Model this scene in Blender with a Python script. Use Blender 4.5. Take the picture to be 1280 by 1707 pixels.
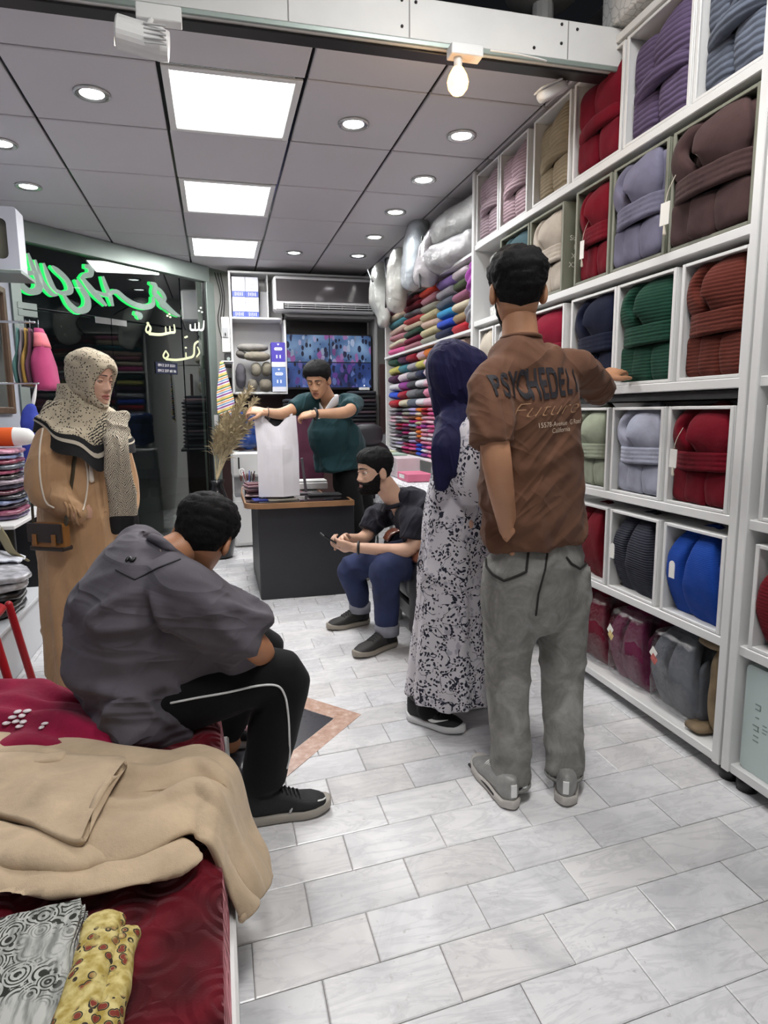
import bpy, bmesh, math, random
import numpy as np
from mathutils import Vector, Matrix, noise
from mathutils.bvhtree import BVHTree

for o in list(bpy.data.objects): bpy.data.objects.remove(o)
SC = bpy.context.scene
COL = SC.collection

# ------------------------------------------------------------------ camera
CAM_H = 1.30
FPX, CX, CY = 1080.0, 640.0, 853.5            # focal length in pixels of the 1280 x 1707 frame
def _axes(vp=(361, 690), roll=0.5):
    d = Vector(((vp[0]-CX)/FPX, (vp[1]-CY)/FPX, 1)).normalized()
    p2 = Vector(((vp[0]+1000-CX)/FPX, (vp[1]-1000*math.tan(math.radians(roll))-CY)/FPX, 1))
    up = p2.cross(d).normalized()
    if up.y > 0: up = -up
    x = d.cross(up)
    if x.x < 0: x = -x
    return x, d, up
AXX, AXY, AXZ = _axes()                        # room axes seen from the camera (x right, y down, z ahead)
cam_d = bpy.data.cameras.new('camera'); cam = bpy.data.objects.new('camera', cam_d); COL.objects.link(cam)
cam_d.sensor_fit = 'HORIZONTAL'; cam_d.sensor_width = 36; cam_d.lens = FPX/1280*36; cam_d.clip_start = 0.05
cam.matrix_world = Matrix(((AXX.x, -AXX.y, -AXX.z, 0), (AXY.x, -AXY.y, -AXY.z, 0), (AXZ.x, -AXZ.y, -AXZ.z, CAM_H), (0, 0, 0, 1)))
SC.camera = cam
def _ray(px, py):
    c = Vector(((px-CX)/FPX, (py-CY)/FPX, 1))
    return Vector((AXX.dot(c), AXY.dot(c), AXZ.dot(c)))
def P(px, py, y):                              # a point of the room at depth y
    v = _ray(px, py); t = y/v.y; return Vector((v.x*t, y, CAM_H+v.z*t))
def PX(px, py, x):                             # a point on a wall running away from the camera
    v = _ray(px, py); t = x/v.x; return Vector((x, v.y*t, CAM_H+v.z*t))
def PZ(px, py, z=0.0):                         # a point at height z
    v = _ray(px, py); t = (z-CAM_H)/v.z; return Vector((v.x*t, v.y*t, z))

# ------------------------------------------------------------------ world and exposure
W = bpy.data.worlds.new('world'); SC.world = W; W.use_nodes = True
W.node_tree.nodes['Background'].inputs[0].default_value = (0.02, 0.022, 0.026, 1)
W.node_tree.nodes['Background'].inputs[1].default_value = 0.3
SC.view_settings.view_transform = 'Standard'; SC.view_settings.look = 'None'
SC.view_settings.gamma = 1.0; SC.view_settings.use_curve_mapping = False
SC.view_settings.exposure = 0.0
CY_ = SC.cycles                                # light paths: a white room needs a few bounces, not a dozen
CY_.max_bounces = 6; CY_.diffuse_bounces = 3; CY_.glossy_bounces = 3; CY_.transmission_bounces = 4; CY_.transparent_max_bounces = 8
CY_.use_light_tree = False; CY_.caustics_reflective = False; CY_.caustics_refractive = False
POWER = 0.68                                   # one dial for every lamp of the shop

# ------------------------------------------------------------------ helpers: colours and materials
def lin(c):
    if isinstance(c, str):
        c = tuple(int(c[i:i+2], 16)/255 for i in (0, 2, 4))
    return tuple((v/12.92 if v <= .04045 else ((v+.055)/1.055)**2.4) for v in c)
MATS = {}
class NT:
    def __init__(s, name):
        s.m = bpy.data.materials.new(name); s.m.use_nodes = True; s.t = s.m.node_tree
        s.b = s.t.nodes['Principled BSDF']; s.out = s.t.nodes['Material Output']; s._co = None
    def n(s, typ, ins=None, **kw):
        nd = s.t.nodes.new('ShaderNode'+typ)
        for k, v in kw.items(): setattr(nd, k, v)
        for k, v in (ins or {}).items(): s.set(nd.inputs[k], v)
        return nd
    def set(s, sock, v):
        if isinstance(v, bpy.types.NodeSocket): s.t.links.new(v, sock)
        elif hasattr(sock.default_value, '__len__') and not isinstance(v, (int, float)):
            v = tuple(v)
            sock.default_value = v+(1,) if len(v) < len(sock.default_value) else v
        else: sock.default_value = v
    def co(s, scale=1, rot=(0, 0, 0), src='Object'):
        if s._co is None: s._co = s.n('TexCoord')
        sc = scale if hasattr(scale, '__len__') else (scale,)*3
        return s.n('Mapping', {'Vector': s._co.outputs[src], 'Scale': sc, 'Rotation': rot}).outputs[0]
    def noise(s, scale, detail=3, vec=None, rough=.5, dist=0):
        return s.n('TexNoise', {'Vector': vec or s.co(), 'Scale': scale, 'Detail': detail, 'Roughness': rough, 'Distortion': dist}).outputs[0]
    def vor(s, scale, vec=None, feature='F1', out='Distance', rnd=1):
        return s.n('TexVoronoi', {'Vector': vec or s.co(), 'Scale': scale, 'Randomness': rnd}, feature=feature).outputs[out]
    def wave(s, scale, vec=None, axis='Z', dist=0, dscale=1, prof='SIN'):
        return s.n('TexWave', {'Vector': vec or s.co(), 'Scale': scale, 'Distortion': dist, 'Detail Scale': dscale}, bands_direction=axis, wave_profile=prof).outputs['Fac']
    def ramp(s, fac, stops, interp='LINEAR'):
        nd = s.n('ValToRGB', {'Fac': fac}); cr = nd.color_ramp; cr.interpolation = interp
        while len(cr.elements) < len(stops): cr.elements.new(.5)
        for e, (p, c) in zip(cr.elements, stops):
            e.position = p; e.color = tuple(c)+(1,) if hasattr(c, '__len__') else (c, c, c, 1)
        return nd.outputs[0]
    def mix(s, fac, a, b, blend='MIX'):
        nd = s.n('Mix', data_type='RGBA', blend_type=blend)
        s.set(nd.inputs[0], fac); s.set(nd.inputs[6], a); s.set(nd.inputs[7], b); return nd.outputs[2]
    def math(s, op, a, b=0.0, clamp=False):
        nd = s.n('Math', operation=op, use_clamp=clamp); s.set(nd.inputs[0], a); s.set(nd.inputs[1], b); return nd.outputs[0]
    def bump(s, h, strength=.3, dist=.01, prev=None):
        i = {'Height': h, 'Strength': strength, 'Distance': dist}
        if prev: i['Normal'] = prev
        nd = s.n('Bump', i); s.set(s.b.inputs['Normal'], nd.outputs[0]); return nd.outputs[0]
    def p(s, **kw):
        for k, v in kw.items(): s.set(s.b.inputs[k.replace('_', ' ')], v)
        return s
def mat(name, col, rough=.6, metal=0, sheen=0, coat=0, var=0, vscale=6, bump=0, bscale=40, bdist=.004, emis=None, es=0, spec=.5, trans=0, alpha=1, fn=None):
    if name in MATS: return MATS[name]
    t = NT(name); c = lin(col)
    if var:
        v = t.noise(vscale, 4)
        t.p(Base_Color=t.ramp(v, [(.3, tuple(x*(1-var) for x in c)), (.7, tuple(min(1, x*(1+var)) for x in c))]))
    else: t.p(Base_Color=c)
    t.p(Roughness=rough, Metallic=metal)
    t.b.inputs['Specular IOR Level'].default_value = spec
    if sheen: t.p(Sheen_Weight=sheen, Sheen_Roughness=.5); t.set(t.b.inputs['Sheen Tint'], tuple(min(1, x*.6+.4) for x in c))
    if coat: t.p(Coat_Weight=coat, Coat_Roughness=.08)
    if bump: t.bump(t.noise(bscale, 4), bump, bdist)
    if emis is not None: t.p(Emission_Color=lin(emis), Emission_Strength=es)
    if trans: t.p(Transmission_Weight=trans)
    if alpha < 1: t.p(Alpha=alpha)
    if fn: fn(t, c)
    MATS[name] = t.m
    return t.m
def ribbed(scale, axis='Z', strength=.6, dark=.55, dist=.006):
    def f(t, c):
        w = t.wave(scale, t.co(), axis, 1.2, 1.5)
        n = t.noise(9, 4)
        base = t.ramp(n, [(.3, tuple(x*.82 for x in c)), (.7, tuple(min(1, x*1.12) for x in c))])
        t.p(Base_Color=t.mix(t.ramp(w, [(0, 1.0), (.22, 0.0)]), base, tuple(x*dark for x in c)))
        n1 = t.bump(w, strength, dist)
        t.bump(t.noise(260, 2), .25, .002, n1)
    return f
def plush(t, c):
    n = t.noise(7, 5, dist=.6)
    t.p(Base_Color=t.ramp(n, [(.28, tuple(x*.72 for x in c)), (.72, tuple(min(1, x*1.18) for x in c))]))
    a = t.bump(t.noise(18, 3), .25, .01)
    t.bump(t.noise(300, 2), .3, .002, a)

# ------------------------------------------------------------------ helpers: geometry
V3 = lambda *a: np.array(a, float)
A = lambda v: np.array(v, float)
def arr(v): return np.array([tuple(p) for p in v], float)
_NRM = {}
def nrm(v):
    if type(v) is tuple and all(type(x) in (int, float) for x in v):
        if v not in _NRM: _NRM[v] = np.array(v, float)/(math.sqrt(sum(x*x for x in v))+1e-12)
        return _NRM[v]
    v = np.asarray(v, float); return v/(np.linalg.norm(v)+1e-12)
def box(c, s, rot=None):
    c = np.array(c, float); h = np.array(s, float)/2
    v = np.array([(x, y, z) for x in (-1, 1) for y in (-1, 1) for z in (-1, 1)], float)*h
    if rot is not None: v = v@np.array(rot).T
    return v+c, [(0, 1, 3, 2), (4, 6, 7, 5), (0, 4, 5, 1), (2, 3, 7, 6), (0, 2, 6, 4), (1, 5, 7, 3)]
def bbox(c, s, b=.004, rot=None):              # a box with chamfered edges
    c = np.array(c, float); h = np.array(s, float)/2; b = min(b, h.min()*.45); V = []; ix = {}
    for sx in (-1, 1):
        for sy in (-1, 1):
            for sz in (-1, 1):
                sg = np.array((sx, sy, sz))
                for k in range(3):
                    q = h-b; q[k] = h[k]; ix[(sx, sy, sz, k)] = len(V); V.append(sg*q)
    F = []
    for k in range(3):
        i, j = [a for a in range(3) if a != k]
        for s_ in (-1, 1):
            q = []
            for (a, b2) in ((-1, -1), (1, -1), (1, 1), (-1, 1)):
                t = [0, 0, 0]; t[k] = s_; t[i] = a; t[j] = b2; q.append(ix[(*t, k)])
            F.append(q)
        for a in (-1, 1):
            for b2 in (-1, 1):
                q = []
                for (e, kk) in ((-1, i), (1, i), (1, j), (-1, j)):
                    t = [0, 0, 0]; t[k] = e; t[i] = a; t[j] = b2; q.append(ix[(*t, kk)])
                F.append(q)
    for sx in (-1, 1):
        for sy in (-1, 1):
            for sz in (-1, 1): F.append([ix[(sx, sy, sz, k)] for k in range(3)])
    V = np.array(V)
    F2 = []
    for f in F:                                  # wind outwards
        p = V[f]; n = np.cross(p[1]-p[0], p[2]-p[0])
        F2.append(tuple(f) if n@p.mean(0) > 0 else tuple(f[::-1]))
    if rot is not None: V = V@np.array(rot).T
    return V+c, F2
def rotz(a): c, s = math.cos(a), math.sin(a); return np.array(((c, -s, 0), (s, c, 0), (0, 0, 1)))
def rotx(a): c, s = math.cos(a), math.sin(a); return np.array(((1, 0, 0), (0, c, -s), (0, s, c)))
def roty(a): c, s = math.cos(a), math.sin(a); return np.array(((c, 0, s), (0, 1, 0), (-s, 0, c)))
def loft(rings, cap=True, closed=True):
    n = len(rings[0]); V = np.concatenate([np.asarray(r, float) for r in rings]); F = []
    m = n if closed else n-1
    for i in range(len(rings)-1):
        for j in range(m):
            a, b = i*n+j, i*n+(j+1) % n
            F.append((a, b, b+n, a+n))
    if cap and closed:
        F.append(tuple(range(n-1, -1, -1))); k = (len(rings)-1)*n; F.append(tuple(range(k, k+n)))
    return V, F
def ring(c, a, b, n=16, p=2.0):
    th = np.linspace(0, 2*np.pi, n, endpoint=False); ct, st = np.cos(th), np.sin(th)
    ct = np.sign(ct)*np.abs(ct)**(2/p); st = np.sign(st)*np.abs(st)**(2/p)
    return np.asarray(c, float)+np.outer(ct, a)+np.outer(st, b)
def spline(pts, n):                              # Catmull-Rom through points of any dimension
    p = np.array([np.atleast_1d(np.asarray(q, float)) for q in pts]); 
    if len(p) == 1: return p
    q = np.vstack([2*p[0]-p[1], p, 2*p[-1]-p[-2]]); out = []
    for t in np.linspace(0, len(p)-1-1e-9, n):
        i = int(t); f = t-i; a, b, c, d = q[i:i+4]
        out.append(.5*((2*b)+(c-a)*f+(2*a-5*b+4*c-d)*f*f+(3*b-a-3*c+d)*f**3))
    return np.array(out)
def limb(pts, radii, n=14, ns=None, ref=None, p=2.0, round_ends=True):
    """a tapering tube through pts; radii: r or (r_side, r_up) per point"""
    pts = arr(pts); rd = np.array([(r, r) if not hasattr(r, '__len__') else r for r in radii], float)
    if ns: pts, rd = spline(pts, ns), spline(rd, ns)
    T = np.gradient(pts, axis=0); T /= np.linalg.norm(T, axis=1)[:, None]+1e-12
    s = np.asarray(ref, float) if ref is not None else (V3(1, 0, 0) if abs(T[0][0]) < .8 else V3(0, 1, 0))
    R = []
    for i in range(len(pts)):
        s = nrm(s-T[i]*(s@T[i])); b = np.cross(T[i], s)
        R.append((pts[i], s*rd[i][0], b*rd[i][1]))
    rings = []
    if round_ends:
        k = min(rd[0])
        for a in (80, 55, 25): rings.append(ring(R[0][0]-T[0]*k*math.sin(math.radians(a)), R[0][1]*math.cos(math.radians(a)), R[0][2]*math.cos(math.radians(a)), n, p))
    rings += [ring(c, a, b, n, p) for c, a, b in R]
    if round_ends:
        k = min(rd[-1])
        for a in (25, 55, 80): rings.append(ring(R[-1][0]+T[-1]*k*math.sin(math.radians(a)), R[-1][1]*math.cos(math.radians(a)), R[-1][2]*math.cos(math.radians(a)), n, p))
    return loft(rings)
def sell(c, s, p=2.5, nu=20, nv=12, rot=None):   # superellipsoid
    V = []; c = np.array(c, float)
    f = lambda x, e: math.copysign(abs(x)**(2/e), x)
    for i in range(1, nv):
        ph = -math.pi/2+math.pi*i/nv
        for j in range(nu):
            th = 2*math.pi*j/nu
            V.append((f(math.cos(ph), p)*f(math.cos(th), p)*s[0], f(math.cos(ph), p)*f(math.sin(th), p)*s[1], f(math.sin(ph), p)*s[2]))
    F = [(i*nu+j, i*nu+(j+1) % nu, (i+1)*nu+(j+1) % nu, (i+1)*nu+j) for i in range(nv-2) for j in range(nu)]
    V += [(0, 0, -s[2]), (0, 0, s[2])]; a = len(V)-2
    F += [(a, (j+1) % nu, j) for j in range(nu)]+[(a+1, (nv-2)*nu+j, (nv-2)*nu+(j+1) % nu) for j in range(nu)]
    V = np.array(V)
    if rot is not None: V = V@np.array(rot).T
    return V+c, F
def cyl(c, r, h, n=20, r2=None, axis=None):
    a, b, d = V3(1, 0, 0), V3(0, 1, 0), V3(0, 0, 1)
    if axis is not None:
        d = nrm(axis); a = nrm(np.cross(d, V3(0, 0, 1) if abs(d[2]) < .9 else V3(1, 0, 0))); b = np.cross(d, a)
    r2 = r if r2 is None else r2; c = np.array(c, float)
    return loft([ring(c-d*h/2, a*r, b*r, n), ring(c+d*h/2, a*r2, b*r2, n)])
def lathe(c, prof, n=24):                         # prof: (radius, z) from bottom to top
    return loft([ring(V3(c[0], c[1], c[2]+z), V3(r, 0, 0), V3(0, r, 0), n) for r, z in prof])
def extrude(poly, d, origin=(0, 0, 0), ax=(1, 0, 0), ay=(0, 0, 1)):   # 2-D outline given thickness d
    ax, ay = nrm(ax), nrm(ay); az = np.cross(ax, ay); o = np.array(origin, float)
    a = np.array([o+ax*x+ay*y for x, y in poly]); return loft([a, a+az*d])
def join(*parts):
    V, F, k = [], [], 0
    for v, f in parts:
        V.append(np.asarray(v, float)); F += [tuple(i+k for i in q) for q in f]; k += len(v)
    return np.concatenate(V), F
def sheet(nu, nv, fn, thick=0):                   # fn(u, v) -> point; optional thickness along the normal
    V = np.array([fn(i/(nu-1), j/(nv-1)) for j in range(nv) for i in range(nu)], float)
    F = [(j*nu+i, j*nu+i+1, (j+1)*nu+i+1, (j+1)*nu+i) for j in range(nv-1) for i in range(nu-1)]
    if thick:
        N = vnormals(V, F); n = len(V); V2 = V-N*thick; e = []
        e += [(i, i+1) for i in range(nu-1)]+[((j)*nu+nu-1, (j+1)*nu+nu-1) for j in range(nv-1)]
        e += [((nv-1)*nu+i+1, (nv-1)*nu+i) for i in range(nu-1)]+[((j+1)*nu, j*nu) for j in range(nv-1)]
        F = F+[tuple(i+n for i in f[::-1]) for f in F]+[(a, a+n, b+n, b) for a, b in e]
        V = np.vstack([V, V2])
    return V, F
def vnormals(V, F):
    N = np.zeros_like(V)
    q = np.array([f if len(f) == 4 else (f[0], f[1], f[2], f[2]) for f in F if len(f) in (3, 4)])
    n = np.cross(V[q[:, 2]]-V[q[:, 0]], V[q[:, 3]]-V[q[:, 1]])
    t = q[:, 2] == q[:, 3]
    if t.any(): n[t] = np.cross(V[q[t, 1]]-V[q[t, 0]], V[q[t, 2]]-V[q[t, 0]])
    for k in range(4): np.add.at(N, q[:, k], n)
    return N/(np.linalg.norm(N, axis=1)[:, None]+1e-12)
def nz(p, s=1.0): return noise.noise(Vector(p)*s)
def displace(VF, fn):                             # fn(p, n) -> offset along the normal
    V, F = VF; N = vnormals(V, F)
    return V+N*np.array([fn(p, n) for p, n in zip(V, N)])[:, None], F
def relax(VF, it=2, k=.5):                         # soften a skin a little
    V, F = VF; e = np.array([(f[i], f[(i+1) % len(f)]) for f in F for i in range(len(f))]); n = np.bincount(e[:, 0], minlength=len(V)).astype(float)[:, None]
    for _ in range(it):
        s = np.stack([np.bincount(e[:, 0], V[e[:, 1], c], len(V)) for c in range(3)], 1); V = V*(1-k)+s/np.maximum(n, 1)*k
    return V, F
def mesh(name, VF):
    V, F = VF; me = bpy.data.meshes.new(name); me.from_pydata([tuple(v) for v in V], [], [tuple(f) for f in F]); me.update(); return me
TS = bpy.data.scenes.new('workbench')                # a bare scene for shaping meshes quickly; removed at the end
def union(parts, voxel=.012, smooth=4, factor=.5):  # one closed skin over overlapping closed shapes
    me = mesh('u', join(*parts)); ob = bpy.data.objects.new('u', me); TS.collection.objects.link(ob)
    r = ob.modifiers.new('r', 'REMESH'); r.mode = 'VOXEL'; r.voxel_size = voxel; r.adaptivity = 0
    if smooth:
        s = ob.modifiers.new('s', 'SMOOTH'); s.factor = factor; s.iterations = smooth
    TS.view_layers[0].update(); dg = TS.view_layers[0].depsgraph; ev = ob.evaluated_get(dg); m2 = bpy.data.meshes.new_from_object(ev)
    V = np.empty(len(m2.vertices)*3); m2.vertices.foreach_get('co', V)
    F = [tuple(p.vertices) for p in m2.polygons]
    bpy.data.objects.remove(ob); bpy.data.meshes.remove(me); bpy.data.meshes.remove(m2)
    return V.reshape(-1, 3), F

def crease(p, d, amp, f=9.0, st=.22, seed=0.0, sharp=2.5):
    """long soft ridges running along direction d"""
    if amp < 1e-5: return 0.0
    x, y, z = float(p[0]), float(p[1]), float(p[2]); a, b, c = d; al = (x*a+y*b+z*c)*(1-st); j = .5*noise.noise((x*3.3+seed, y*3.3+seed, z*3.3+seed))
    r_ = 1-abs(noise.noise(((x-a*al)*f+seed+j, (y-b*al)*f+seed*1.7+j, (z-c*al)*f-seed+j)))*2.2; return amp*max(0.0, r_)**sharp
# ------------------------------------------------------------------ helpers: objects
def tag(o, label, cat, group=None):
    o['label'] = label; o['category'] = cat
    if group: o['group'] = group
    return o
def thing(name, label, cat, loc=(0, 0, 0), rz=0.0, group=None):
    o = bpy.data.objects.new(name, None); COL.objects.link(o); o.empty_display_size = .1
    o.location = loc; o.rotation_euler = (0, 0, rz); return tag(o, label, cat, group)
def local(parent):
    return Matrix.Translation(parent.location) @ parent.rotation_euler.to_matrix().to_4x4()
def root_of(o):
    return o if o.parent is None else root_of(o.parent)
def obj(name, VF, m, parent=None, smooth=True, world=False, label=None, kind=None, mats=None, fm=None):
    """one mesh object; world=True: VF is in room coordinates although the parent stands elsewhere"""
    me = VF if isinstance(VF, bpy.types.Mesh) else mesh(name, VF)
    if m is not None and not len(me.materials): me.materials.append(m)
    if mats:
        for x in mats: me.materials.append(x)
        me.polygons.foreach_set('material_index', fm)
    if smooth: me.polygons.foreach_set('use_smooth', [True]*len(me.polygons))
    o = bpy.data.objects.new(name, me); COL.objects.link(o)
    if parent is not None:
        o.parent = parent
        if world: o.matrix_parent_inverse = (local(root_of(parent))).inverted()
        if world and parent.parent is not None: o.matrix_parent_inverse = local(root_of(parent)).inverted() if parent.matrix_parent_inverse == Matrix() else Matrix()
    if label: o['label'] = label
    if kind: o['kind'] = kind
    return o
def struct(name, VF, m, smooth=False, label=None):
    o = obj(name, VF, m, None, smooth, kind='structure')
    if label: o['label'] = label
    return o
def instance(name, me, m, parent, loc=(0, 0, 0), rot=(0, 0, 0), scale=(1, 1, 1)):
    o = bpy.data.objects.new(name, me); COL.objects.link(o); o.parent = parent; o.location = loc; o.rotation_euler = rot; o.scale = scale
    if m is not None:
        o.material_slots[0].link = 'OBJECT'; o.material_slots[0].material = m
    return o
ORD = ['first', 'second', 'third', 'fourth', 'fifth', 'sixth', 'seventh', 'eighth', 'ninth', 'tenth', 'eleventh', 'twelfth', 'thirteenth', 'fourteenth']
# ================================================================== THE SETTING
CEIL = 2.82
GA, GB = (-1.52, 5.84), (-0.04, 7.32)           # the glazed shopfront runs diagonally between these
def inside(x, y): return x-y+7.36 >= 0
def clip(poly):                                   # keep the part of an outline on the shop's side of the glass
    out = []
    for i in range(len(poly)):
        a, b = poly[i], poly[(i+1) % len(poly)]; da, db = a[0]-a[1]+7.36, b[0]-b[1]+7.36
        if da >= 0: out.append(a)
        if da*db < 0:
            t = da/(da-db); out.append((a[0]+(b[0]-a[0])*t, a[1]+(b[1]-a[1])*t))
    return out
def PG(px, py):                                   # a point of the glass plane
    v = _ray(px, py); t = -7.36/(v.x-v.y); return Vector((v.x*t, v.y*t, CAM_H+v.z*t))
GD = nrm((1, 1, 0)); GN = nrm((1, -1, 0))         # along the glass, and into the shop
def gpt(s, z, off=0.0): return V3(GA[0], GA[1], 0)+GD*s+GN*off+V3(0, 0, z)
def gs(p): return float((np.array(p)-V3(GA[0], GA[1], 0))@GD)
GLEN = gs((GB[0], GB[1], 0))

def f_marble(t, c):
    pos = t.n('NewGeometry').outputs['Position']; oi = t.n('ObjectInfo')
    v = t.n('VectorMath', {0: pos, 1: t.n('VectorMath', {0: oi.outputs['Random'], 1: (3.1, 1.7, .9)}, operation='MULTIPLY').outputs[0]}, operation='ADD').outputs[0]
    cloud = t.noise(3.2, 5, v, .6, .8); vein = t.noise(4.0, 5, t.n('Mapping', {'Vector': v, 'Scale': (.8, 2.8, 1), 'Rotation': (0, 0, .35)}).outputs[0], .62, 1.6)
    vm = t.ramp(vein, [(.44, 0.0), (.495, .2), (.503, .2), (.57, 0.0)])
    base = t.ramp(cloud, [(.25, lin('c6c7ca')), (.6, lin('e9e9ea'))])
    tint = t.ramp(oi.outputs['Random'], [(0, lin('f0eeec')), (.5, lin('fbfafa')), (1, lin('f5f5f6'))])
    col = t.mix(vm, t.mix(1, base, tint, 'MULTIPLY'), lin('7f8088'))
    spk = t.ramp(t.noise(34, 3, v, .7), [(.66, 0.0), (.76, .5)])
    t.p(Base_Color=t.mix(spk, col, lin('8b8580')), Roughness=t.ramp(cloud, [(.3, .32), (.7, .2)]))
    t.bump(t.noise(14, 3, v), .05, .002)
M_TILE = mat('marble_tile', 'e0e0e0', .25, fn=f_marble)
M_GROUT = mat('grout', '9d9995', .9)
M_WHITEWALL = mat('white_wall', 'd2d0cd', .7, var=.06, vscale=2)
M_GREYWALL = mat('grey_wall', 'a9adb8', .6, var=.04, vscale=2)
M_CEILT = mat('ceiling_tile_grey', 'c9c6ca', .5, spec=.3, var=.03, vscale=.7)
M_JOINT = mat('ceiling_joint_strip', '2a2a2e', .18, metal=.9)
M_ALU = mat('aluminium_frame', '8d9893', .42, metal=.5, var=.1, vscale=3)
M_CHROME = mat('chrome', 'd9dadc', .15, metal=1)
M_WHITE = mat('white_laminate', 'd9d9d8', .38, var=.03, vscale=1.5)
M_WHITEP = mat('white_plastic', 'e2e2e0', .35)
M_BLACKP = mat('black_plastic', '17171a', .4)
M_DARKW = mat('dark_wood_panel', '3a2422', .5, var=.2, vscale=3)

# floor: a grout bed carrying marble tiles laid in running bond
struct('floor', box((0.2, 3.3, -.03), (4.6, 9.6, .05)), M_GROUT)
floor = bpy.data.objects['floor']
TW, TH, SH = .296, .163, .085
tiles = []
for k in range(-16, 40):
    y0 = 1.305+k*TH; x0 = .024 if k % 2 == 0 else .024+TW/2+.005
    for j in range(-8, 9):
        xa = x0+j*TW; xb = xa+TW; cx = (xa+xb)/2; cy = y0+SH*cx+TH/2
        if not (-1.6 < cx < 1.98 and -1.1 < cy < 7.5) or not inside(cx, cy-.02): continue
        if cx < -.2 and cy < 2.1: continue
        vis = cy > 1.05 and cx > -.1 and cx < 1.8
        tiles.append((0 if vis else 1, cy, cx))
tiles.sort()
g = .0011
def tile_vf(cx, cy, rel=True):
    hw, hh = TW/2-g, TH/2-g; b = .003
    V = []
    for z, q in ((-.012, 0), (-b*.6, 0), (0, b)):
        for sx, sy in ((-1, -1), (1, -1), (1, 1), (-1, 1)):
            x = sx*(hw-q); V.append((x, sy*(hh-q)+SH*x, z))
    F = [(8, 9, 10, 11)]+[(r*4+i, r*4+(i+1) % 4, r*4+4+(i+1) % 4, r*4+4+i) for r in (0, 1) for i in range(4)]
    return np.array(V)+(V3(0, 0, 0) if rel else V3(cx, cy, 0)), F
tile_me = mesh('tile', tile_vf(0, 0)); tile_me.materials.append(M_TILE)
rnd = random.Random(4)
for _, cy, cx in tiles[:296]:
    o = bpy.data.objects.new('tile', tile_me); COL.objects.link(o); o.parent = floor
    o.location = (cx, cy, rnd.uniform(-.0006, .0006)); o.rotation_euler = (rnd.uniform(-.003, .003), rnd.uniform(-.003, .003), 0)
obj('far_tiles', join(*[tile_vf(cx, cy, False) for _, cy, cx in tiles[296:]]), M_TILE, floor, False, kind='stuff')
# the diamond inlay by the bench
def f_rose(t, c):
    n = t.noise(28, 6, rough=.7); t.p(Base_Color=t.ramp(n, [(.3, lin('a5806f')), (.55, lin('c2a393')), (.75, lin('dccabf'))]))
M_ROSE = mat('rose_granite', 'c49a86', .25, fn=f_rose)
M_SLATE = mat('black_granite', '3a3a40', .22, var=.1, vscale=60)
DC = V3(-.02, 2.57, 0); dirs = [V3(.57, .03, 0), V3(.03, .64, 0), V3(-.57, -.03, 0), V3(-.03, -.64, 0)]
inn = .79
for i in range(4):
    a, b = dirs[i], dirs[(i+1) % 4]; q = [DC+a, DC+b, DC+b*inn, DC+a*inn]
    obj('inlay_border', loft([np.array(q)+V3(0, 0, .0004), np.array(q)+V3(0, 0, .0018)]), M_ROSE, floor, False)
q = np.array([DC+d*(inn-.008) for d in dirs]); obj('inlay_slab', loft([q+V3(0, 0, .0004), q+V3(0, 0, .002)]), M_SLATE, floor, False)

# walls
struct('wall_right', box((2.11, 3.3, 1.6), (.1, 9.6, 3.6)), M_WHITEWALL)
struct('wall_back', box((1.0, 7.68, 1.6), (2.3, .1, 3.6)), M_WHITEWALL)
struct('wall_left', box((-1.57, 2.2, 1.6), (.1, 7.3, 3.6)), M_GREYWALL)
struct('wall_front', box((0.25, -1.5, 1.6), (3.9, .1, 3.6)), M_WHITEWALL)
struct('trim_1', bbox((.75, 7.6, .95), (1.75, .03, 1.5), .003), M_DARKW)

# ceiling of grey panels with dark mirrored joints
XE = [-2.15, -1.495, -.835, -.182, .471, 1.067, 1.67, 2.06]; YE = [2.72, 3.24, 3.95, 4.68, 5.43, 6.13, 6.86, 7.62]
cb = clip([(-1.55, 2.7), (2.06, 2.7), (2.06, 7.63), (-1.55, 7.63)])
struct('ceiling', loft([arr([(x, y, CEIL+.016) for x, y in cb]), arr([(x, y, CEIL+.06) for x, y in cb])]), M_JOINT)
ceiling = bpy.data.objects['ceiling']
PANELS = [(3, 1), (3, 3), (3, 5)]
for i in range(7):
    for j in range(7):
        if (i, j) in PANELS: continue
        e = .008
        q = clip([(max(XE[i], -1.56)+e, YE[j]+e), (XE[i+1]-e, YE[j]+e), (XE[i+1]-e, YE[j+1]-e), (max(XE[i], -1.56)+e, YE[j+1]-e)])
        if len(q) < 3: continue
        c = np.mean(q, axis=0); in_ = [(c+(np.array(p)-c)*.985) for p in q]
        obj('ceiling_tile', loft([arr([(p[0], p[1], CEIL) for p in in_]), arr([(p[0], p[1], CEIL+.004) for p in q]), arr([(p[0], p[1], CEIL+.015) for p in q])]), M_CEILT, ceiling, False)
struct('ceiling_upper', box((.25, .6, 3.36), (4.0, 4.2, .06)), mat('upper_ceiling', '55555a', .8))

# the white beam that closes the grey ceiling towards the street side
beam = struct('trim_2', bbox((.25, 2.66, 2.785), (3.72, .1, .15), .004), mat('beam_white', 'd8d8d6', .5, var=.04))
obj('beam_lip', bbox((.25, 2.615, 2.703), (3.7, .012, .018), .002), M_ALU, beam, False)
obj('beam_lip', bbox((.25, 2.7, 2.703), (3.7, .07, .008), .002), M_BLACKP, beam, False)
for x in (-.62, .32, .78, 1.45):
    obj('beam_joint', box((x, 2.6095, 2.785), (.004, .003, .14)), mat('beam_gap', '8f8f8d', .8), beam, False)
for x, z in ((.75, 2.84), (.805, 2.84), (.75, 2.75), (1.42, 2.84), (1.49, 2.83), (1.42, 2.77), (1.3, 2.74)):
    obj('screw', cyl((x, 2.609, z), .006, .004, 8, axis=(0, 1, 0)), M_BLACKP, beam)

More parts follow.
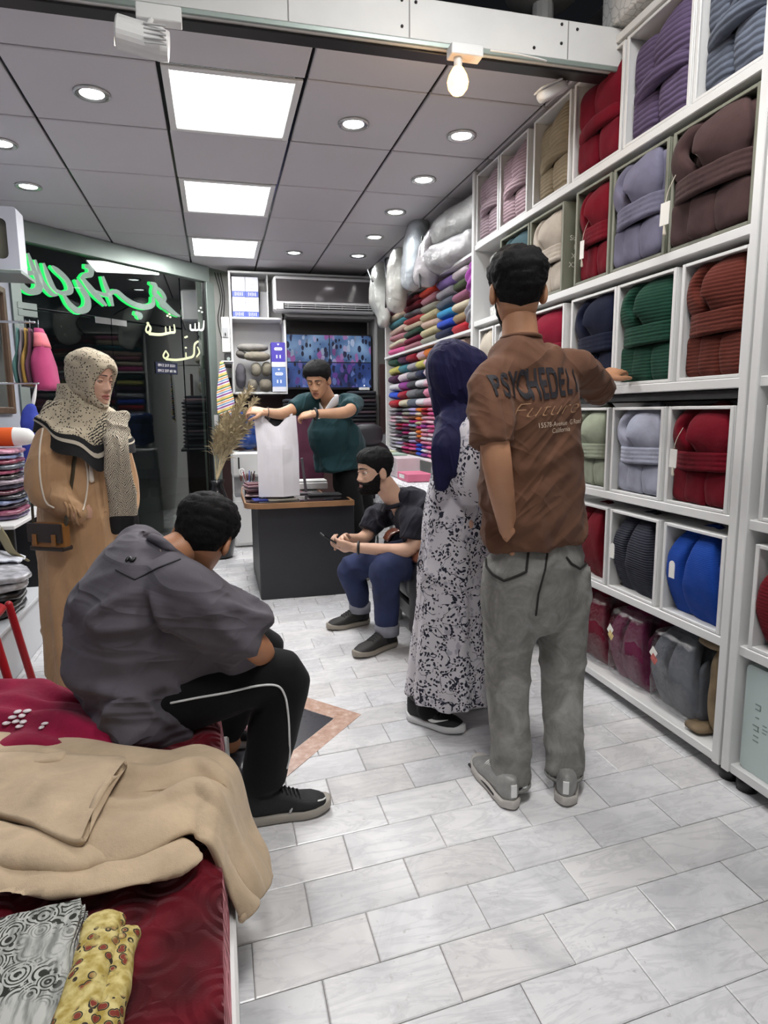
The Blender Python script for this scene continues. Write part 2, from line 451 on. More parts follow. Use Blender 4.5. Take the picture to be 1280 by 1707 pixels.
# shopfront of glass
def f_glass(t, c):
    fr = t.n('Fresnel', {'IOR': 1.5}); gl = t.n('BsdfGlossy', {'Roughness': .01, 'Color': (.95, 1, .97, 1)})
    tr = t.n('BsdfTransparent', {'Color': (.62, .68, .66, 1)}); mx = t.n('MixShader')
    t.set(mx.inputs[0], t.math('MULTIPLY', fr.outputs[0], .3)); t.set(mx.inputs[1], tr.outputs[0]); t.set(mx.inputs[2], gl.outputs[0]); t.set(t.out.inputs['Surface'], mx.outputs[0])
M_GLASS = mat('shopfront_glass', '203028', .05, fn=f_glass)
def gbox(s0, s1, z0, z1, off, th, b=.002):
    R = np.array((GD, GN, (0, 0, 1))).T
    return bbox(gpt((s0+s1)/2, (z0+z1)/2, off), (s1-s0, th, z1-z0), b, R)
S_DOOR = gs(PG(190, 620)); S_JAMB = gs(PG(303, 560)); Z_SEAM = PG(190, 533).z
for n, (s0, s1) in enumerate(((.06, S_DOOR-.004), (S_DOOR+.004, S_JAMB-.006))):
    d = struct('door_%d' % (n+1), gbox(s0, s1, .012, Z_SEAM-.008, 0, .01), M_GLASS)
    obj('patch_fitting', gbox(*((s1-.16, s1) if n == 0 else (s0, s0+.16)), Z_SEAM-.05, Z_SEAM+.005, 0, .03), M_CHROME, d, False)
    obj('patch_fitting', gbox(*((s0, s0+.16) if n == 0 else (s1-.16, s1)), .012, .08, 0, .03), M_CHROME, d, False)
    sx = S_DOOR-.07 if n == 0 else S_DOOR+.07
    for off in (.055, -.055):
        hp = [gpt(sx, PG(228, 815).z, off*.15), gpt(sx, PG(228, 812).z, off), gpt(sx, PG(228, 790).z, off*1.25), gpt(sx, PG(228, 770).z, off*1.25), gpt(sx, PG(228, 752).z, off)]
        obj('pull_handle', limb(hp, [.013]*5, 10, 16), M_CHROME, d)
        for z in (PG(228, 803).z, PG(228, 768).z):
            obj('handle_standoff', cyl(gpt(sx, z, off*.6), .009, .06, 10, axis=GN), M_CHROME, d)
struct('window_1', gbox(.06, S_JAMB-.006, Z_SEAM+.008, 2.66, 0, .01), M_GLASS)
struct('window_2', gbox(S_JAMB+.006, GLEN-.05, .05, 2.66, 0, .01), M_GLASS)
fr = struct('trim_3', gbox(-.02, GLEN, 2.66, 2.815, 0, .09), M_ALU)
obj('frame_post', gbox(GLEN-.05, GLEN+.06, 0, 2.66, 0, .09), M_ALU, fr, False)
obj('frame_post', gbox(-.02, .06, 0, 2.66, 0, .09), M_ALU, fr, False)
obj('threshold', gbox(.06, GLEN-.05, 0, .012, 0, .08), M_ALU, fr, False)
obj('frame_gasket', gbox(GLEN-.062, GLEN-.05, .05, 2.66, .006, .05), M_BLACKP, fr, False)
obj('tape_patch', gbox(GLEN-.03, GLEN+.03, PG(345, 705).z-.03, PG(345, 695).z+.02, .048, .003), M_WHITEP, fr, False)
# street beyond the glass
struct('street_ground', loft([arr([(-6, 5.84+(-6+1.52), -.02), (3, 10.4, -.02), (3, 14, -.02), (-6, 14, -.02)]), arr([(-6, 5.84+(-6+1.52), 0), (3, 10.4, 0), (3, 14, 0), (-6, 14, 0)])]), mat('street_stone', '2a2b2c', .6, var=.2, vscale=2))
struct('street_step', box((-1.2, 9.2, .1), (2.6, .5, .2), rotz(.78)), mat('street_kerb', '4a504d', .7, var=.15))

# ------------------------------------------------------------------ lamps
M_LED = mat('led_diffuser', 'ffffff', .5, emis='ffffff', es=9*POWER)
M_DOWN = mat('downlight_diffuser', 'ffffff', .5, emis='fbfdff', es=14*POWER)
def area(name, parent, loc, sx, sy, w, col=(1, .985, .965)):
    l = bpy.data.lights.new(name, 'AREA'); l.shape = 'RECTANGLE'; l.size = sx; l.size_y = sy; l.energy = w*POWER; l.color = col
    o = bpy.data.objects.new(name, l); COL.objects.link(o); o.parent = parent; o.location = loc; return o
def panel_lamp(x0, x1, y0, y1, z, label, w=42):
    cx, cy = (x0+x1)/2, (y0+y1)/2; t = thing('ceiling_light_panel', label, 'ceiling light', (cx, cy, z), group='square LED panels in the ceiling')
    w2, d2 = x1-x0, y1-y0; b = .035
    obj('panel_frame', join(*[bbox((sx*(w2/2-b/2), 0, .0), (b, d2, .014), .003) for sx in (-1, 1)], *[bbox((0, sy*(d2/2-b/2), 0), (w2-2*b, b, .014), .003) for sy in (-1, 1)]), M_WHITEP, t, False)
    obj('diffuser', box((0, 0, .004), (w2-2*b, d2-2*b, .006)), M_LED, t, False)
    area('panel_light', t, (0, 0, -.012), w2-2*b, d2-2*b, w)
    return t
for (i, j), lb in zip(PANELS, ('large square LED ceiling panel nearest the white beam', 'square LED ceiling panel, middle one of the row of three', 'square LED ceiling panel farthest back, above the desk')):
    panel_lamp(XE[i]+.012, XE[i+1]-.012, YE[j]+.012, YE[j+1]-.012, CEIL+.002, lb)
panel_lamp(-.1, .5, .2, .8, 3.31, 'square LED panel of the upper ceiling over the cloth bench', 40)
panel_lamp(.7, 1.3, 1.1, 1.7, 3.31, 'square LED panel of the upper ceiling over the robe shelves', 40)
M_RIM = mat('downlight_rim', 'c9cac8', .25, metal=.7)
DL = [(-.507, 3.6, 'left of the large LED panel'), (.776, 3.64, 'between the large LED panel and the bare bulb'), (1.391, 3.65, 'just below the bare bulb'), (1.396, 4.355, 'second of the row along the robe shelves'),
      (1.399, 5.07, 'third of the row, above the bagged bedding'), (1.41, 5.8, 'fourth of the row along the towels'), (1.41, 6.5, 'last of the row by the towels'), (.788, 6.51, 'alone above the air conditioner'),
      (-1.152, 5.064, 'above the glowing shop sign'), (-1.105, 4.331, 'cut by the picture edge near the boxed bedding')]
for x, y, lb in DL:
    t = thing('downlight', 'round recessed ceiling spotlight '+lb, 'ceiling light', (x, y, CEIL), group='round recessed downlights')
    obj('rim', lathe((0, 0, 0), [(.058, .0), (.085, -.001), (.083, -.009), (.07, -.012), (.056, -.004)], 28), M_RIM, t)
    obj('lens', lathe((0, 0, 0), [(.001, -.004), (.056, -.004), (.056, -.001), (.001, -.001)], 24), M_DOWN, t)
    l = bpy.data.lights.new('downlight_beam', 'SPOT'); l.energy = 26*POWER; l.spot_size = 2.4; l.spot_blend = .7; l.shadow_soft_size = .05; l.color = (.97, .985, 1)
    o = bpy.data.objects.new('downlight_beam', l); COL.objects.link(o); o.parent = t; o.location = (0, 0, -.02)
# ================================================================== ROBE SHELVES ALONG THE RIGHT WALL
def text(name, body, size, m, parent, mw, ex=.0004, align='CENTER', shear=0, bold=0):
    cu = bpy.data.curves.new(name, 'FONT'); cu.body = body; cu.size = size; cu.extrude = ex; cu.align_x = align; cu.shear = shear; cu.offset = bold
    o = bpy.data.objects.new(name, cu); TS.collection.objects.link(o); TS.view_layers[0].update()
    me = bpy.data.meshes.new_from_object(o.evaluated_get(TS.view_layers[0].depsgraph)); bpy.data.objects.remove(o); bpy.data.curves.remove(cu)
    me.transform(mw); me.materials.clear(); me.materials.append(m); me.name = name
    return obj(name, me, None, parent, False) if parent is not False else me
SX = 1.67
ROWS = [(2.365, 2.80), (1.885, 2.315), (1.405, 1.835), (.945, 1.325), (.515, .88), (.088, .47)]
BZ = [2.347, 1.867, 1.387, .927, .497, .07]
def shelf_unit(label, y0, y1, boards, posts):
    t = thing('shelf_unit', label, 'shelf', (SX+.19, (y0+y1)/2, 0))
    for z in boards: obj('shelf_board', bbox((SX+.19, (y0+y1)/2, z), (.38, y1-y0, .034), .003), M_WHITE, t, False, True)
    for y in posts: obj('post', bbox((SX+.185, y, 1.435), (.39, .034, 2.76), .003), M_WHITE, t, False, True)
    obj('back_panel', box((SX+.377, (y0+y1)/2, 1.43), (.006, y1-y0-.02, 2.72)), M_WHITE, t, False, True)
    return t
uA = shelf_unit('tall white shelf unit holding boxed bathrobes behind the man in brown', 1.80, 4.13, BZ, (1.79, 4.14))
for y in (1.78, 2.9, 4.1): obj('foot', lathe((SX+.05, y, 0), [(.034, 0), (.036, .03), (.026, .052)], 14), M_BLACKP, uA, True, True)
uB = shelf_unit('white shelf unit continuing past the picture edge, mint case on its lowest board', .62, 1.73, [2.347, 1.867, 1.387, .927, .497, .07], (1.745, .63))
for y in (1.7, .7): obj('foot', lathe((SX+.05, y, 0), [(.034, 0), (.036, .03), (.026, .052)], 14), M_BLACKP, uB, True, True)
obj('gap_shade_strip', bbox((SX+.2, 2.95, 1.352), (.36, 2.3, .03), .002), mat('gap_shade_dark', '1d1d1f', .6), uA, False, True)  # dark strip standing in for the shade in the gap under this board

# ---- folded bathrobe prototypes, about .40 wide, .42 high, .3 deep; front faces local -y
def U(parts, v=.009, s=3): return mesh('robe_piece', union(parts, v, s))
def wob(VF, a, s): return displace(VF, lambda p, n: a*nz(p, s))
def um(parts, v=.009, s=3, a=.004, sc=16): return mesh('robe_piece', wob(union(parts, v, s), a, sc))
def slab(pts, rad, v=.007, p=4.5, a=.003, ns=22): return um([limb(pts, rad, 20, ns, ref=(1, 0, 0), p=p)], v, 2, a, 14)
BODY = um([sell((0, .18, .195), (.2, .125, .197), 7)], .013)
PA = {'body': [BODY],
      'skirt_fold': [um([sell((-.13, .05, .083), (.07, .062, .086), 5)], .008, 2), um([sell((-.02, .035, .08), (.075, .058, .082), 5, rot=roty(.05))], .008, 2), um([sell((.115, .04, .082), (.085, .064, .083), 4.5, rot=roty(-.05))], .008, 2)],
      'belt': [um([limb([(-.2, .1, z+.004), (-.185, .02, z), (-.08, -.03, z-.004), (.06, -.034, z), (.18, -.01, z+.004), (.2, .1, z+.006)], [(.014, .0125)]*6, 10, 22, ref=(0, 1, 0)) for z in (.168, .189, .21, .23)], .0055, 1, .0015)],
      'lapel': [slab([(.035, .0, .215), (.075, -.03, .27), (.07, -.03, .34), (.035, .005, .392), (-.02, .055, .418), (-.075, .1, .418)], [(.06, .016), (.108, .022), (.11, .026), (.1, .03), (.07, .03), (.04, .025)]),
                slab([(-.055, .012, .215), (-.125, -.008, .265), (-.158, -.002, .335), (-.125, .02, .395), (-.04, .065, .42)], [(.03, .018), (.05, .022), (.04, .028), (.042, .034), (.04, .03)], p=3.2)],
      'collar_lining': [slab([(-.03, .05, .23), (-.06, .06, .31), (-.05, .075, .39)], [(.05, .02), (.07, .02), (.05, .02)], .009)],
      'side_fold': [um([sell((.155, .07, .305), (.048, .07, .11), 5)])]}
PB = {'body': [BODY],
      'skirt_fold': [um([sell((-.1, .06, .085), (.1, .08, .088), 4.2)]), um([sell((.095, .05, .085), (.104, .08, .09), 4.2)])],
      'belt': [um([limb([(-.2, .1, .165), (-.16, .01, .172), (0, -.035, .182), (.15, -.01, .19), (.2, .1, .195)], [(.028, .033)]*5, 12, 18, ref=(0, 1, 0), p=2.6)], .008)],
      'lapel': [um([sell((-.11, .06, .285), (.09, .08, .11), 3.6)]), slab([(.07, .02, .2), (.085, .0, .29), (.06, .025, .37), (.02, .08, .415)], [(.12, .045), (.115, .05), (.1, .045), (.06, .04)], .009, 3)]}
PC = {'body': [BODY],
      'lapel': [slab([(-.1, .04, .015), (-.125, .0, .14), (-.125, -.012, .27), (-.085, .03, .375), (-.01, .09, .415)], [(.08, .026), (.075, .026), (.062, .026), (.055, .03), (.045, .03)], p=4.5),
                slab([(.06, .035, .015), (.07, -.015, .14), (.07, -.022, .27), (.045, .02, .37), (-.01, .09, .418)], [(.12, .026), (.118, .028), (.094, .028), (.07, .032), (.045, .03)], p=4.5)],
      'collar_lining': [slab([(-.03, .06, .1), (-.03, .06, .3), (-.02, .09, .4)], [(.06, .03), (.06, .03), (.05, .03)], .009)],
      'side_fold': [um([sell((.175, .08, .17), (.03, .1, .165), 4)])]}
M_CARD = mat('white_card', 'e6e4de', .6); M_STR = mat('tag_string', 'cfc7b6', .8); M_INK = mat('black_ink', '1a1a1c', .6)
def hang_tag(t, x, z, kind, y=-.062):
    if kind == 'card':
        g_ = obj('price_tag', bbox((x, y, z), (.05, .003, .085), .001, roty(.03)), M_CARD, t, False)
        obj('tag_string', limb([(x, y, z+.04), (x+.004, y+.01, z+.09), (x+.014, y+.03, z+.14)], [.0015]*3, 6, 8), M_STR, g_)
        obj('tassel', limb([(x, y, z-.042), (x, y+.003, z-.075)], [.003, .007], 8, 5), M_STR, g_)
    else:
        a = [(.021*math.cos(q), .02+.021*math.sin(q)) for q in np.linspace(0, math.pi, 9)]
        g_ = obj('price_tag', extrude([(-.021, -.045), (.021, -.045)]+a, .003, (x, y, z)), M_CARD, t, False)
        obj('tag_heart', extrude([(0, .006), (.005, .011), (.003, .015), (0, .013), (-.003, .015), (-.005, .011)], .001, (x, y-.0011, z)), M_INK, g_, False)
        obj('tag_print', box((x, y-.0008, z-.022), (.022, .001, .002)), M_INK, g_, False)
def bag_vf(): return displace(union([sell((0, .15, .205), (.206, .19, .208), 8, 32, 24)], .011, 1), lambda p, n: .006*abs(nz(p, 26))+.006*nz(p, 9))
def f_poly(t, c):
    gl = t.n('BsdfGlossy', {'Roughness': .07}); tr = t.n('BsdfTransparent', {'Color': (.93, .93, .94, 1)})
    fr = t.n('LayerWeight', {'Blend': .3}); mx = t.n('MixShader')
    t.set(mx.inputs[0], t.math('MULTIPLY', fr.outputs['Facing'], .5, True)); t.set(mx.inputs[1], tr.outputs[0]); t.set(mx.inputs[2], gl.outputs[0])
    b = t.n('Bump', {'Height': t.noise(30, 4, dist=1.5), 'Strength': .6, 'Distance': .01}); t.set(gl.inputs['Normal'], b.outputs[0]); t.set(t.out.inputs['Surface'], mx.outputs[0])
M_POLY = mat('clear_polythene', 'eeeeee', .1, fn=f_poly)
BAGME = mesh('plastic_bag', bag_vf())
def robe(label, proto, m, yc, z, w, h, x=SX+.034, tag_=None, bagged=False, rz=0.0, d=1.0):
    rz += .05*math.sin(yc*37+z*11)
    t = thing('bathrobe', label, 'bathrobe', (x, yc, z), -math.pi/2+rz, 'folded bathrobes on the shelves')
    t.scale = (w/.40, d*.9, h/.42)
    for k, ms in proto.items():
        for me in ms:
            me.polygons.foreach_set('use_smooth', [True]*len(me.polygons))
            if not len(me.materials): me.materials.append(None)
            instance(k, me, m, t)
    if proto is PA:
        obj('hanging_loop', limb([(-.045, -.005, .29), (-.075, -.012, .32), (-.085, -.005, .355), (-.06, .0, .375)], [.003]*4, 6, 12), M_STR, t)
        obj('neck_label', bbox((-.055, .012, .365), (.03, .004, .014), .001, roty(.3)), M_CARD, t, False)
    for tg in (tag_ or []): hang_tag(t, *tg)
    if bagged:
        BAGME.polygons.foreach_set('use_smooth', [True]*len(BAGME.polygons))
        if not len(BAGME.materials): BAGME.materials.append(M_POLY)
        instance('plastic_bag', BAGME, None, t, (0, -.01, 0))
        s_ = obj('sticker', bbox((-.09, -.085, .3), (.05, .002, .05), .001, roty(.6)), M_CARD, t, False)
        obj('sticker_picture', bbox((-.08, -.0865, .27), (.05, .0015, .04), .0005, roty(.6)), mat('sticker_'+bagged, bagged, .5, var=.4, vscale=60), s_, False)
    return t
def display_box(label, yc, z, w, h, m, d=.345, x=SX+.012):
    t = thing('display_box', label, 'box', (x, yc, z), -math.pi/2, 'open fronted display boxes'); k = .009
    for s in (-1, 1): obj('side_panel', bbox((s*(w/2-k/2), d/2, h/2), (k, d, h), .002), m, t, False)
    obj('top_panel', bbox((0, d/2, h-k/2), (w-2*k, d, k), .002), m, t, False)
    obj('bottom_panel', bbox((0, d/2, k/2), (w-2*k, d, k), .002), m, t, False)
    obj('back_panel', bbox((0, d-k/2, h/2), (w-2*k, k, h-2*k), .002), m, t, False)
    for s in (-1, 1): obj('front_lip', bbox((s*(w/2-.008), -.004, h/2), (.016, .008, h), .002), m, t, False)
    obj('front_lip', bbox((0, -.004, h-.006), (w-.034, .008, .012), .002), m, t, False)
    obj('front_lip', bbox((0, -.004, .006), (w-.034, .008, .012), .002), m, t, False)
    return t
M_OLIVE = mat('olive_card', '77796a', .55, var=.05)
dk = lambda c, k=.84: tuple(int(c[i:i+2], 16)/255*k for i in (0, 2, 4))
R = lambda n, c, **k: mat('robe_'+n, dk(c), .95, sheen=.12, spec=.15, **k)
rb = lambda n, c, s=16, **k: R(n, c, fn=ribbed(s, 'Z', **k))
pl = lambda n, c: R(n, c, fn=plush)
# row, left px, right px (at height py on the shelf front), proto, material, name, box, tags
SPEC = [
 (0, 793, 829, 340, PB, rb('rose', 'b9a2ab'), 'pale rose ribbed bathrobe at the towel end of the top shelf', 'W', None),
 (0, 831, 877, 320, PB, rb('blush', 'b79ca4'), 'pale rose striped bathrobe beside the beige one on the top shelf', 'W', None),
 (0, 887, 947, 280, PB, rb('beige', 'a39479', dark=.8), 'beige bathrobe with cream stripes on the top shelf', 'W', None),
 (0, 954, 1034, 215, PB, pl('cherry', '7d0f24'), 'deep red bathrobe on the top shelf beside the purple one', 'W', None),
 (0, 1040, 1148, 150, PB, rb('purple', '6c5c7e', 14), 'purple ribbed bathrobe on the top shelf under the white case', 'W', None),
 (0, 1157, 1278, 80, PB, rb('steel', '71798a', 13), 'blue-grey ribbed bathrobe at the picture edge of the top shelf', 'W', None),
 (1, 832, 879, 445, PA, pl('teal', '4b666d'), 'dusty teal bathrobe behind the head of the man in brown', 'O', None),
 (1, 881, 936, 430, PA, pl('cream', 'cfc4b6'), 'cream bathrobe with corded belt in an olive box', 'O', None),
 (1, 957, 1014, 395, PA, pl('wine', '7e1022'), 'bright red bathrobe with a slim tag in an olive box', 'O', [(-.05, .14, 'card')]),
 (1, 1019, 1108, 360, PA, pl('lilac', '84829a'), 'lilac grey plush bathrobe bulging from its olive box', 'O', None),
 (1, 1116, 1254, 320, PA, pl('mocha', '55403f'), 'brown plush bathrobe with turned-out collar and white hang tag', 'O', [(-.16, .12, 'card')]),
 (2, 797, 821, 560, PA, pl('ivory', 'd5cbbb'), 'ivory bathrobe by the towel rack next to the white post', 'W', None),
 (2, 823, 866, 555, PA, pl('milk', 'd9d8d8'), 'white bathrobe hidden mostly by the man in brown', 'W', None),
 (2, 868, 938, 545, PA, pl('garnet', '8f1230'), 'crimson bathrobe just over the shoulder of the man in brown', 'W', None),
 (2, 950, 1024, 530, PA, pl('navy', '141a33'), 'navy blue bathrobe touched by the man in brown', 'W', None),
 (2, 1026, 1122, 520, PA, rb('emerald', '1e4a3a', 22, strength=.35, dark=.75), 'emerald green ribbed bathrobe beside the rust one', 'W', None),
 (2, 1132, 1243, 510, PA, rb('rust', '6e3328', 22, strength=.35, dark=.75), 'rust brown ribbed bathrobe with wide belt', 'W', None),
 (3, 949, 1010, 760, PA, pl('sage', 'a8b09a'), 'sage green bathrobe half behind the man in brown', 'W', None),
 (3, 1016, 1100, 765, PA, pl('ice', 'b4b7c9'), 'pale ice blue bathrobe with ridged belt', 'W', None),
 (3, 1107, 1214, 780, PA, pl('ruby', '7a0c20'), 'ruby red bathrobe with a blank white card tag', 'W', [(-.115, .205, 'card')]),
 (4, 948, 1009, 900, PC, pl('claret', '77101f'), 'claret red bathrobe standing behind the jeans of the man in brown', 'W', None),
 (4, 1012, 1093, 930, PC, rb('charcoal', '3c3e4b', 24), 'charcoal ribbed bathrobe with arched paper tag', 'W', [(-.13, .22, 'arch')]),
 (4, 1100, 1203, 960, PC, rb('cobalt', '1f50b4', 40, strength=.35, dark=.8), 'cobalt blue waffle bathrobe with arched paper tag', 'W', [(-.09, .23, 'arch')]),
 (5, 935, 998, 1060, PC, pl('plum', '7a1730'), 'dark red bathrobe sealed in plastic beside the magenta one', None, 'b98a7a'),
 (5, 1000, 1062, 1080, PC, pl('magenta', '7c2a50'), 'magenta bathrobe sealed in shiny plastic on the lowest shelf', None, 'c9b27a'),
 (5, 1066, 1150, 1120, PC, pl('ash', '7c8087'), 'grey bathrobe sealed in crinkled plastic on the lowest shelf', None, 'b9605a'),
]
BOXW = {'W': 'white', 'O': 'olive green'}
for r, a, b, py, pr, m, lb, bx, tg in SPEC:
    z0, z1 = ROWS[r]; ya, yb = PX(a, py, SX).y, PX(b, py, SX).y; w = ya-yb; yc = (ya+yb)/2; h = z1-z0
    if bx:
        bt = display_box(BOXW[bx]+' open box around the '+lb.split(' bathrobe')[0]+' bathrobe', yc, z0, w, h-.012, M_OLIVE if bx == 'O' else M_WHITE)
        robe(lb, pr, m, yc, z0+.01, w-.024, h-.04, SX+.008 if lb[:3] in ('lil', 'bro') else SX+.034, tag_=tg)
        if lb.startswith('ruby'):
            text('printed_letters', 'EV', .03, M_INK, bt, Matrix.Translation((w/2+.0006, .1, .25)) @ Matrix.Rotation(math.pi/2, 4, 'Z') @ Matrix.Rotation(math.pi/2, 4, 'X'))
        if lb.startswith('cream'):
            for k, s_ in enumerate(('Size:', 'L', 'XL', 'XXL')):
                text('printed_letters', s_, .034, M_CARD, bt, Matrix.Translation((w/2+.0006, .06, .24-.042*k)) @ Matrix.Rotation(math.pi/2, 4, 'Z') @ Matrix.Rotation(math.pi/2, 4, 'X'))
    else:
        robe(lb, pr, m, yc, z0+.004, w-.006, h-.05, SX+.075, bagged=tg)
# kraft-sided bag next to the sealed grey robe
def f_kraft(t, c): t.p(Base_Color=t.ramp(t.noise(12, 4), [(.3, lin('5f503d')), (.7, lin('8a7659'))]))
M_KRAFT = mat('kraft_card', '75644c', .7, fn=f_kraft)
t = thing('garment_bag', 'tan fabric garment bag leaning in the corner of the lowest shelf', 'bag', (SX+.2, 1.9, ROWS[5][0]))
obj('bag_body', wob(union([sell((SX+.2, 1.885, .275), (.16, .035, .185), 4)], .012, 2), .008, 12), M_KRAFT, t, True, True)
obj('bag_flap', wob(union([sell((SX+.13, 1.93, .43), (.1, .06, .02), 3, rot=roty(.2))], .01, 2), .005, 14), M_KRAFT, t, True, True)
obj('bag_flap', wob(union([sell((SX+.07, 1.95, .108), (.06, .05, .015), 3)], .008, 2), .005, 14), M_KRAFT, t, True, True)
# the clear bag with black garment on the second shelf
t = thing('packaged_garment', 'black garment in a clear hanging bag by the white post', 'garment', (SX+.06, 3.95, ROWS[1][0]), -math.pi/2)
obj('garment', wob(union([sell((0, .06, .24), (.1, .03, .13), 3.5)], .009, 2), .006, 30), mat('black_lace', '2a2c2d', .7, var=.5, vscale=70), t)
obj('clear_bag', wob(union([sell((0, .06, .21), (.125, .05, .2), 4)], .01, 1), .006, 20), M_POLY, t)
for q_ in (sell((0, .04, .375), (.12, .03, .03), 4), sell((0, .04, .05), (.1, .03, .04), 4)): obj('white_trim', wob(union([q_], .008, 1), .006, 40), mat('lace_white', 'c9c9c6', .8, var=.3, vscale=80), t)
# robes of the next unit, at the picture edge
for r, m, lb, y1_ in ((2, pl('pearl', '9fa0ae'), 'pearl grey bathrobe at the picture edge beside the rust one', 1.70), (3, pl('mauve', 'a19ba0'), 'mauve grey bathrobe at the picture edge beside the ruby red one', 1.70), (4, rb('oxblood', '7a0c1c', 20, strength=.3, dark=.85), 'oxblood ribbed bathrobe at the picture edge above the mint case', 1.70)):
    z0, z1 = ROWS[r]; w = .5; yc = y1_-w/2
    display_box('white open box around the '+lb.split(' bathrobe')[0]+' bathrobe', yc, z0, w, z1-z0-.012, M_WHITE)
    robe(lb, PA if r != 4 else PC, m, yc, z0+.011, w-.02, z1-z0-.045, tag_=[(-.1, .2, 'arch')] if r == 4 else None)
# mint bedding case with a clear window
M_MINT = mat('mint_case', 'bccbc8', .35, coat=.4)
t = thing('bedding_case', 'pale mint bedding case with a rounded clear window', 'case', (SX+.02, 1.43, ROWS[5][0]), -math.pi/2)
W_, H_ = .56, .37
def rr(w, h, r, n=6, cx=0, cz=0):
    out = []
    for k, (sx, sz) in enumerate(((1, 1), (-1, 1), (-1, -1), (1, -1))):
        for q in np.linspace(k*math.pi/2, (k+1)*math.pi/2, n): out.append((cx+sx*(w/2-r)+r*math.cos(q), cz+sz*(h/2-r)+r*math.sin(q)))
    return out
def frame_vf(w, h, iw, ih, r, d, cz, cx=0):
    o_ = rr(w, h, .02, 6, 0, h/2); i_ = rr(iw, ih, r, 6, cx, cz)
    return loft([arr([(x, .0, z) for x, z in i_]), arr([(x, 0, z) for x, z in o_]), arr([(x, d, z) for x, z in o_])], cap=False)
obj('case_front', frame_vf(W_, H_, .4, .25, .03, .3, .185, .05), M_MINT, t, False)
obj('case_back', box((0, .296, H_/2), (W_-.02, .008, H_-.02)), M_MINT, t, False)
obj('window_film', extrude(rr(.42, .27, .03, 6, .05, .185), .002, (0, .012, 0)), M_POLY, t, False)
obj('folded_quilt', wob(union([sell((.03, .14, .18), (.23, .11, .15), 4)], .012, 2), .012, 9), mat('quilt_grey', '7f8786', .8, fn=plush), t)
M_GPR = mat('grey_print', '7d8a88', .6)
for x_, z_, w_, h_ in ((-.222, .245, .022, .004), (-.222, .228, .02, .004), (-.212, .236, .004, .016), (-.222, .2, .014, .004), (-.225, .17, .026, .004), (-.222, .155, .022, .004), (-.215, .163, .004, .016), (-.222, .135, .02, .004), (-.222, .118, .022, .004), (-.19, .185, .016, .003), (-.188, .172, .02, .003), (-.19, .16, .016, .003)):
    obj('printed_mark', box((x_, -.0006, z_), (w_, .0012, h_)), M_GPR, t, False)
# box standing on top of the shelf unit
def f_paisley(t, c):
    d = t.vor(26, t.co((1, 1, 1)), 'DISTANCE_TO_EDGE'); t.p(Base_Color=t.ramp(d, [(0, lin('a9aaa8')), (.08, lin('d6d6d4'))]))
t = thing('gift_box', 'white patterned box on top of the robe shelves', 'box', (SX+.06, 2.36, 2.84)); 
c0 = PX(1016, 52, SX-.02); c1 = PX(1105, 5, SX-.02)
yc, w = (c0.y+c1.y)/2, c0.y-c1.y
obj('box_body', bbox((SX+.13, yc, c0.z+.13), (.3, w+.12, .26), .004), mat('box_paper', 'd6d6d4', .5, fn=f_paisley), t, False, True)
obj('box_lid', bbox((SX+.13, yc, c0.z+.265), (.31, w+.13, .05), .004), mat('box_paper', 'd6d6d4'), t, False, True)
t.location.z = c0.z
obj('shelf_crown', bbox((SX+.05, 2.3, 2.815), (.1, 1.0, .03), .002), M_WHITE, uA, False, True)
# ================================================================== TOWEL RACK, BEDDING BAGS, LACE TABLE
uT = thing('towel_rack', 'white open rack along the wall stacked with coloured towels', 'shelf', (SX+.19, 5.3, 0))
for z, ya, yb in ((2.325, 4.16, 6.5), (1.838, 4.16, 6.5), (.905, 4.16, 6.5), (.1, 4.16, 6.5)):
    obj('shelf_board', bbox((SX+.19, (ya+yb)/2, z), (.38, yb-ya, .02), .002), M_WHITE, uT, False, True)
obj('post', bbox((SX+.19, 6.5, 1.2), (.36, .025, 2.3), .002), M_WHITE, uT, False, True)
obj('back_panel', box((SX+.376, 5.33, 1.2), (.006, 2.3, 2.24)), M_WHITE, uT, False, True)
def towel_me(n_fold, seed):
    r_ = random.Random(seed); rings = []; N = 20
    for i, u in enumerate((-.5, -.485, -.45, -.38, 0, .38, .45, .485, .5)):
        k, kx = {.5: (.72, .55), .485: (.9, .76), .45: (.98, .92)}.get(abs(u), (1.0, 1.0)); pts = []
        for j in range(N):
            th = 2*math.pi*j/N; c, s = math.cos(th), math.sin(th)
            x = math.copysign(abs(c)**(2/3.8), c); z = math.copysign(abs(s)**(2/2.6), s)
            notch = 1-.10*math.exp(-((z*n_fold/2) % 1-.5)**2/.02)*(1 if x < -.6 else 0)
            pts.append((x*.5*(1-.02*r_.random())*kx*notch+(.02*nz((u*3+seed, z, 0))), u, (z*.5*k*(1-.12*abs(u)**2*4*.3))+.04*nz((u*4, seed, 1))))
        rings.append(pts)
    return mesh('towel_shape', loft([arr(p) for p in rings]))
TME = [towel_me(1, 1), towel_me(2, 2), towel_me(2, 3), towel_me(1, 5)]
for me in TME: me.polygons.foreach_set('use_smooth', [True]*len(me.polygons)); me.materials.append(None)
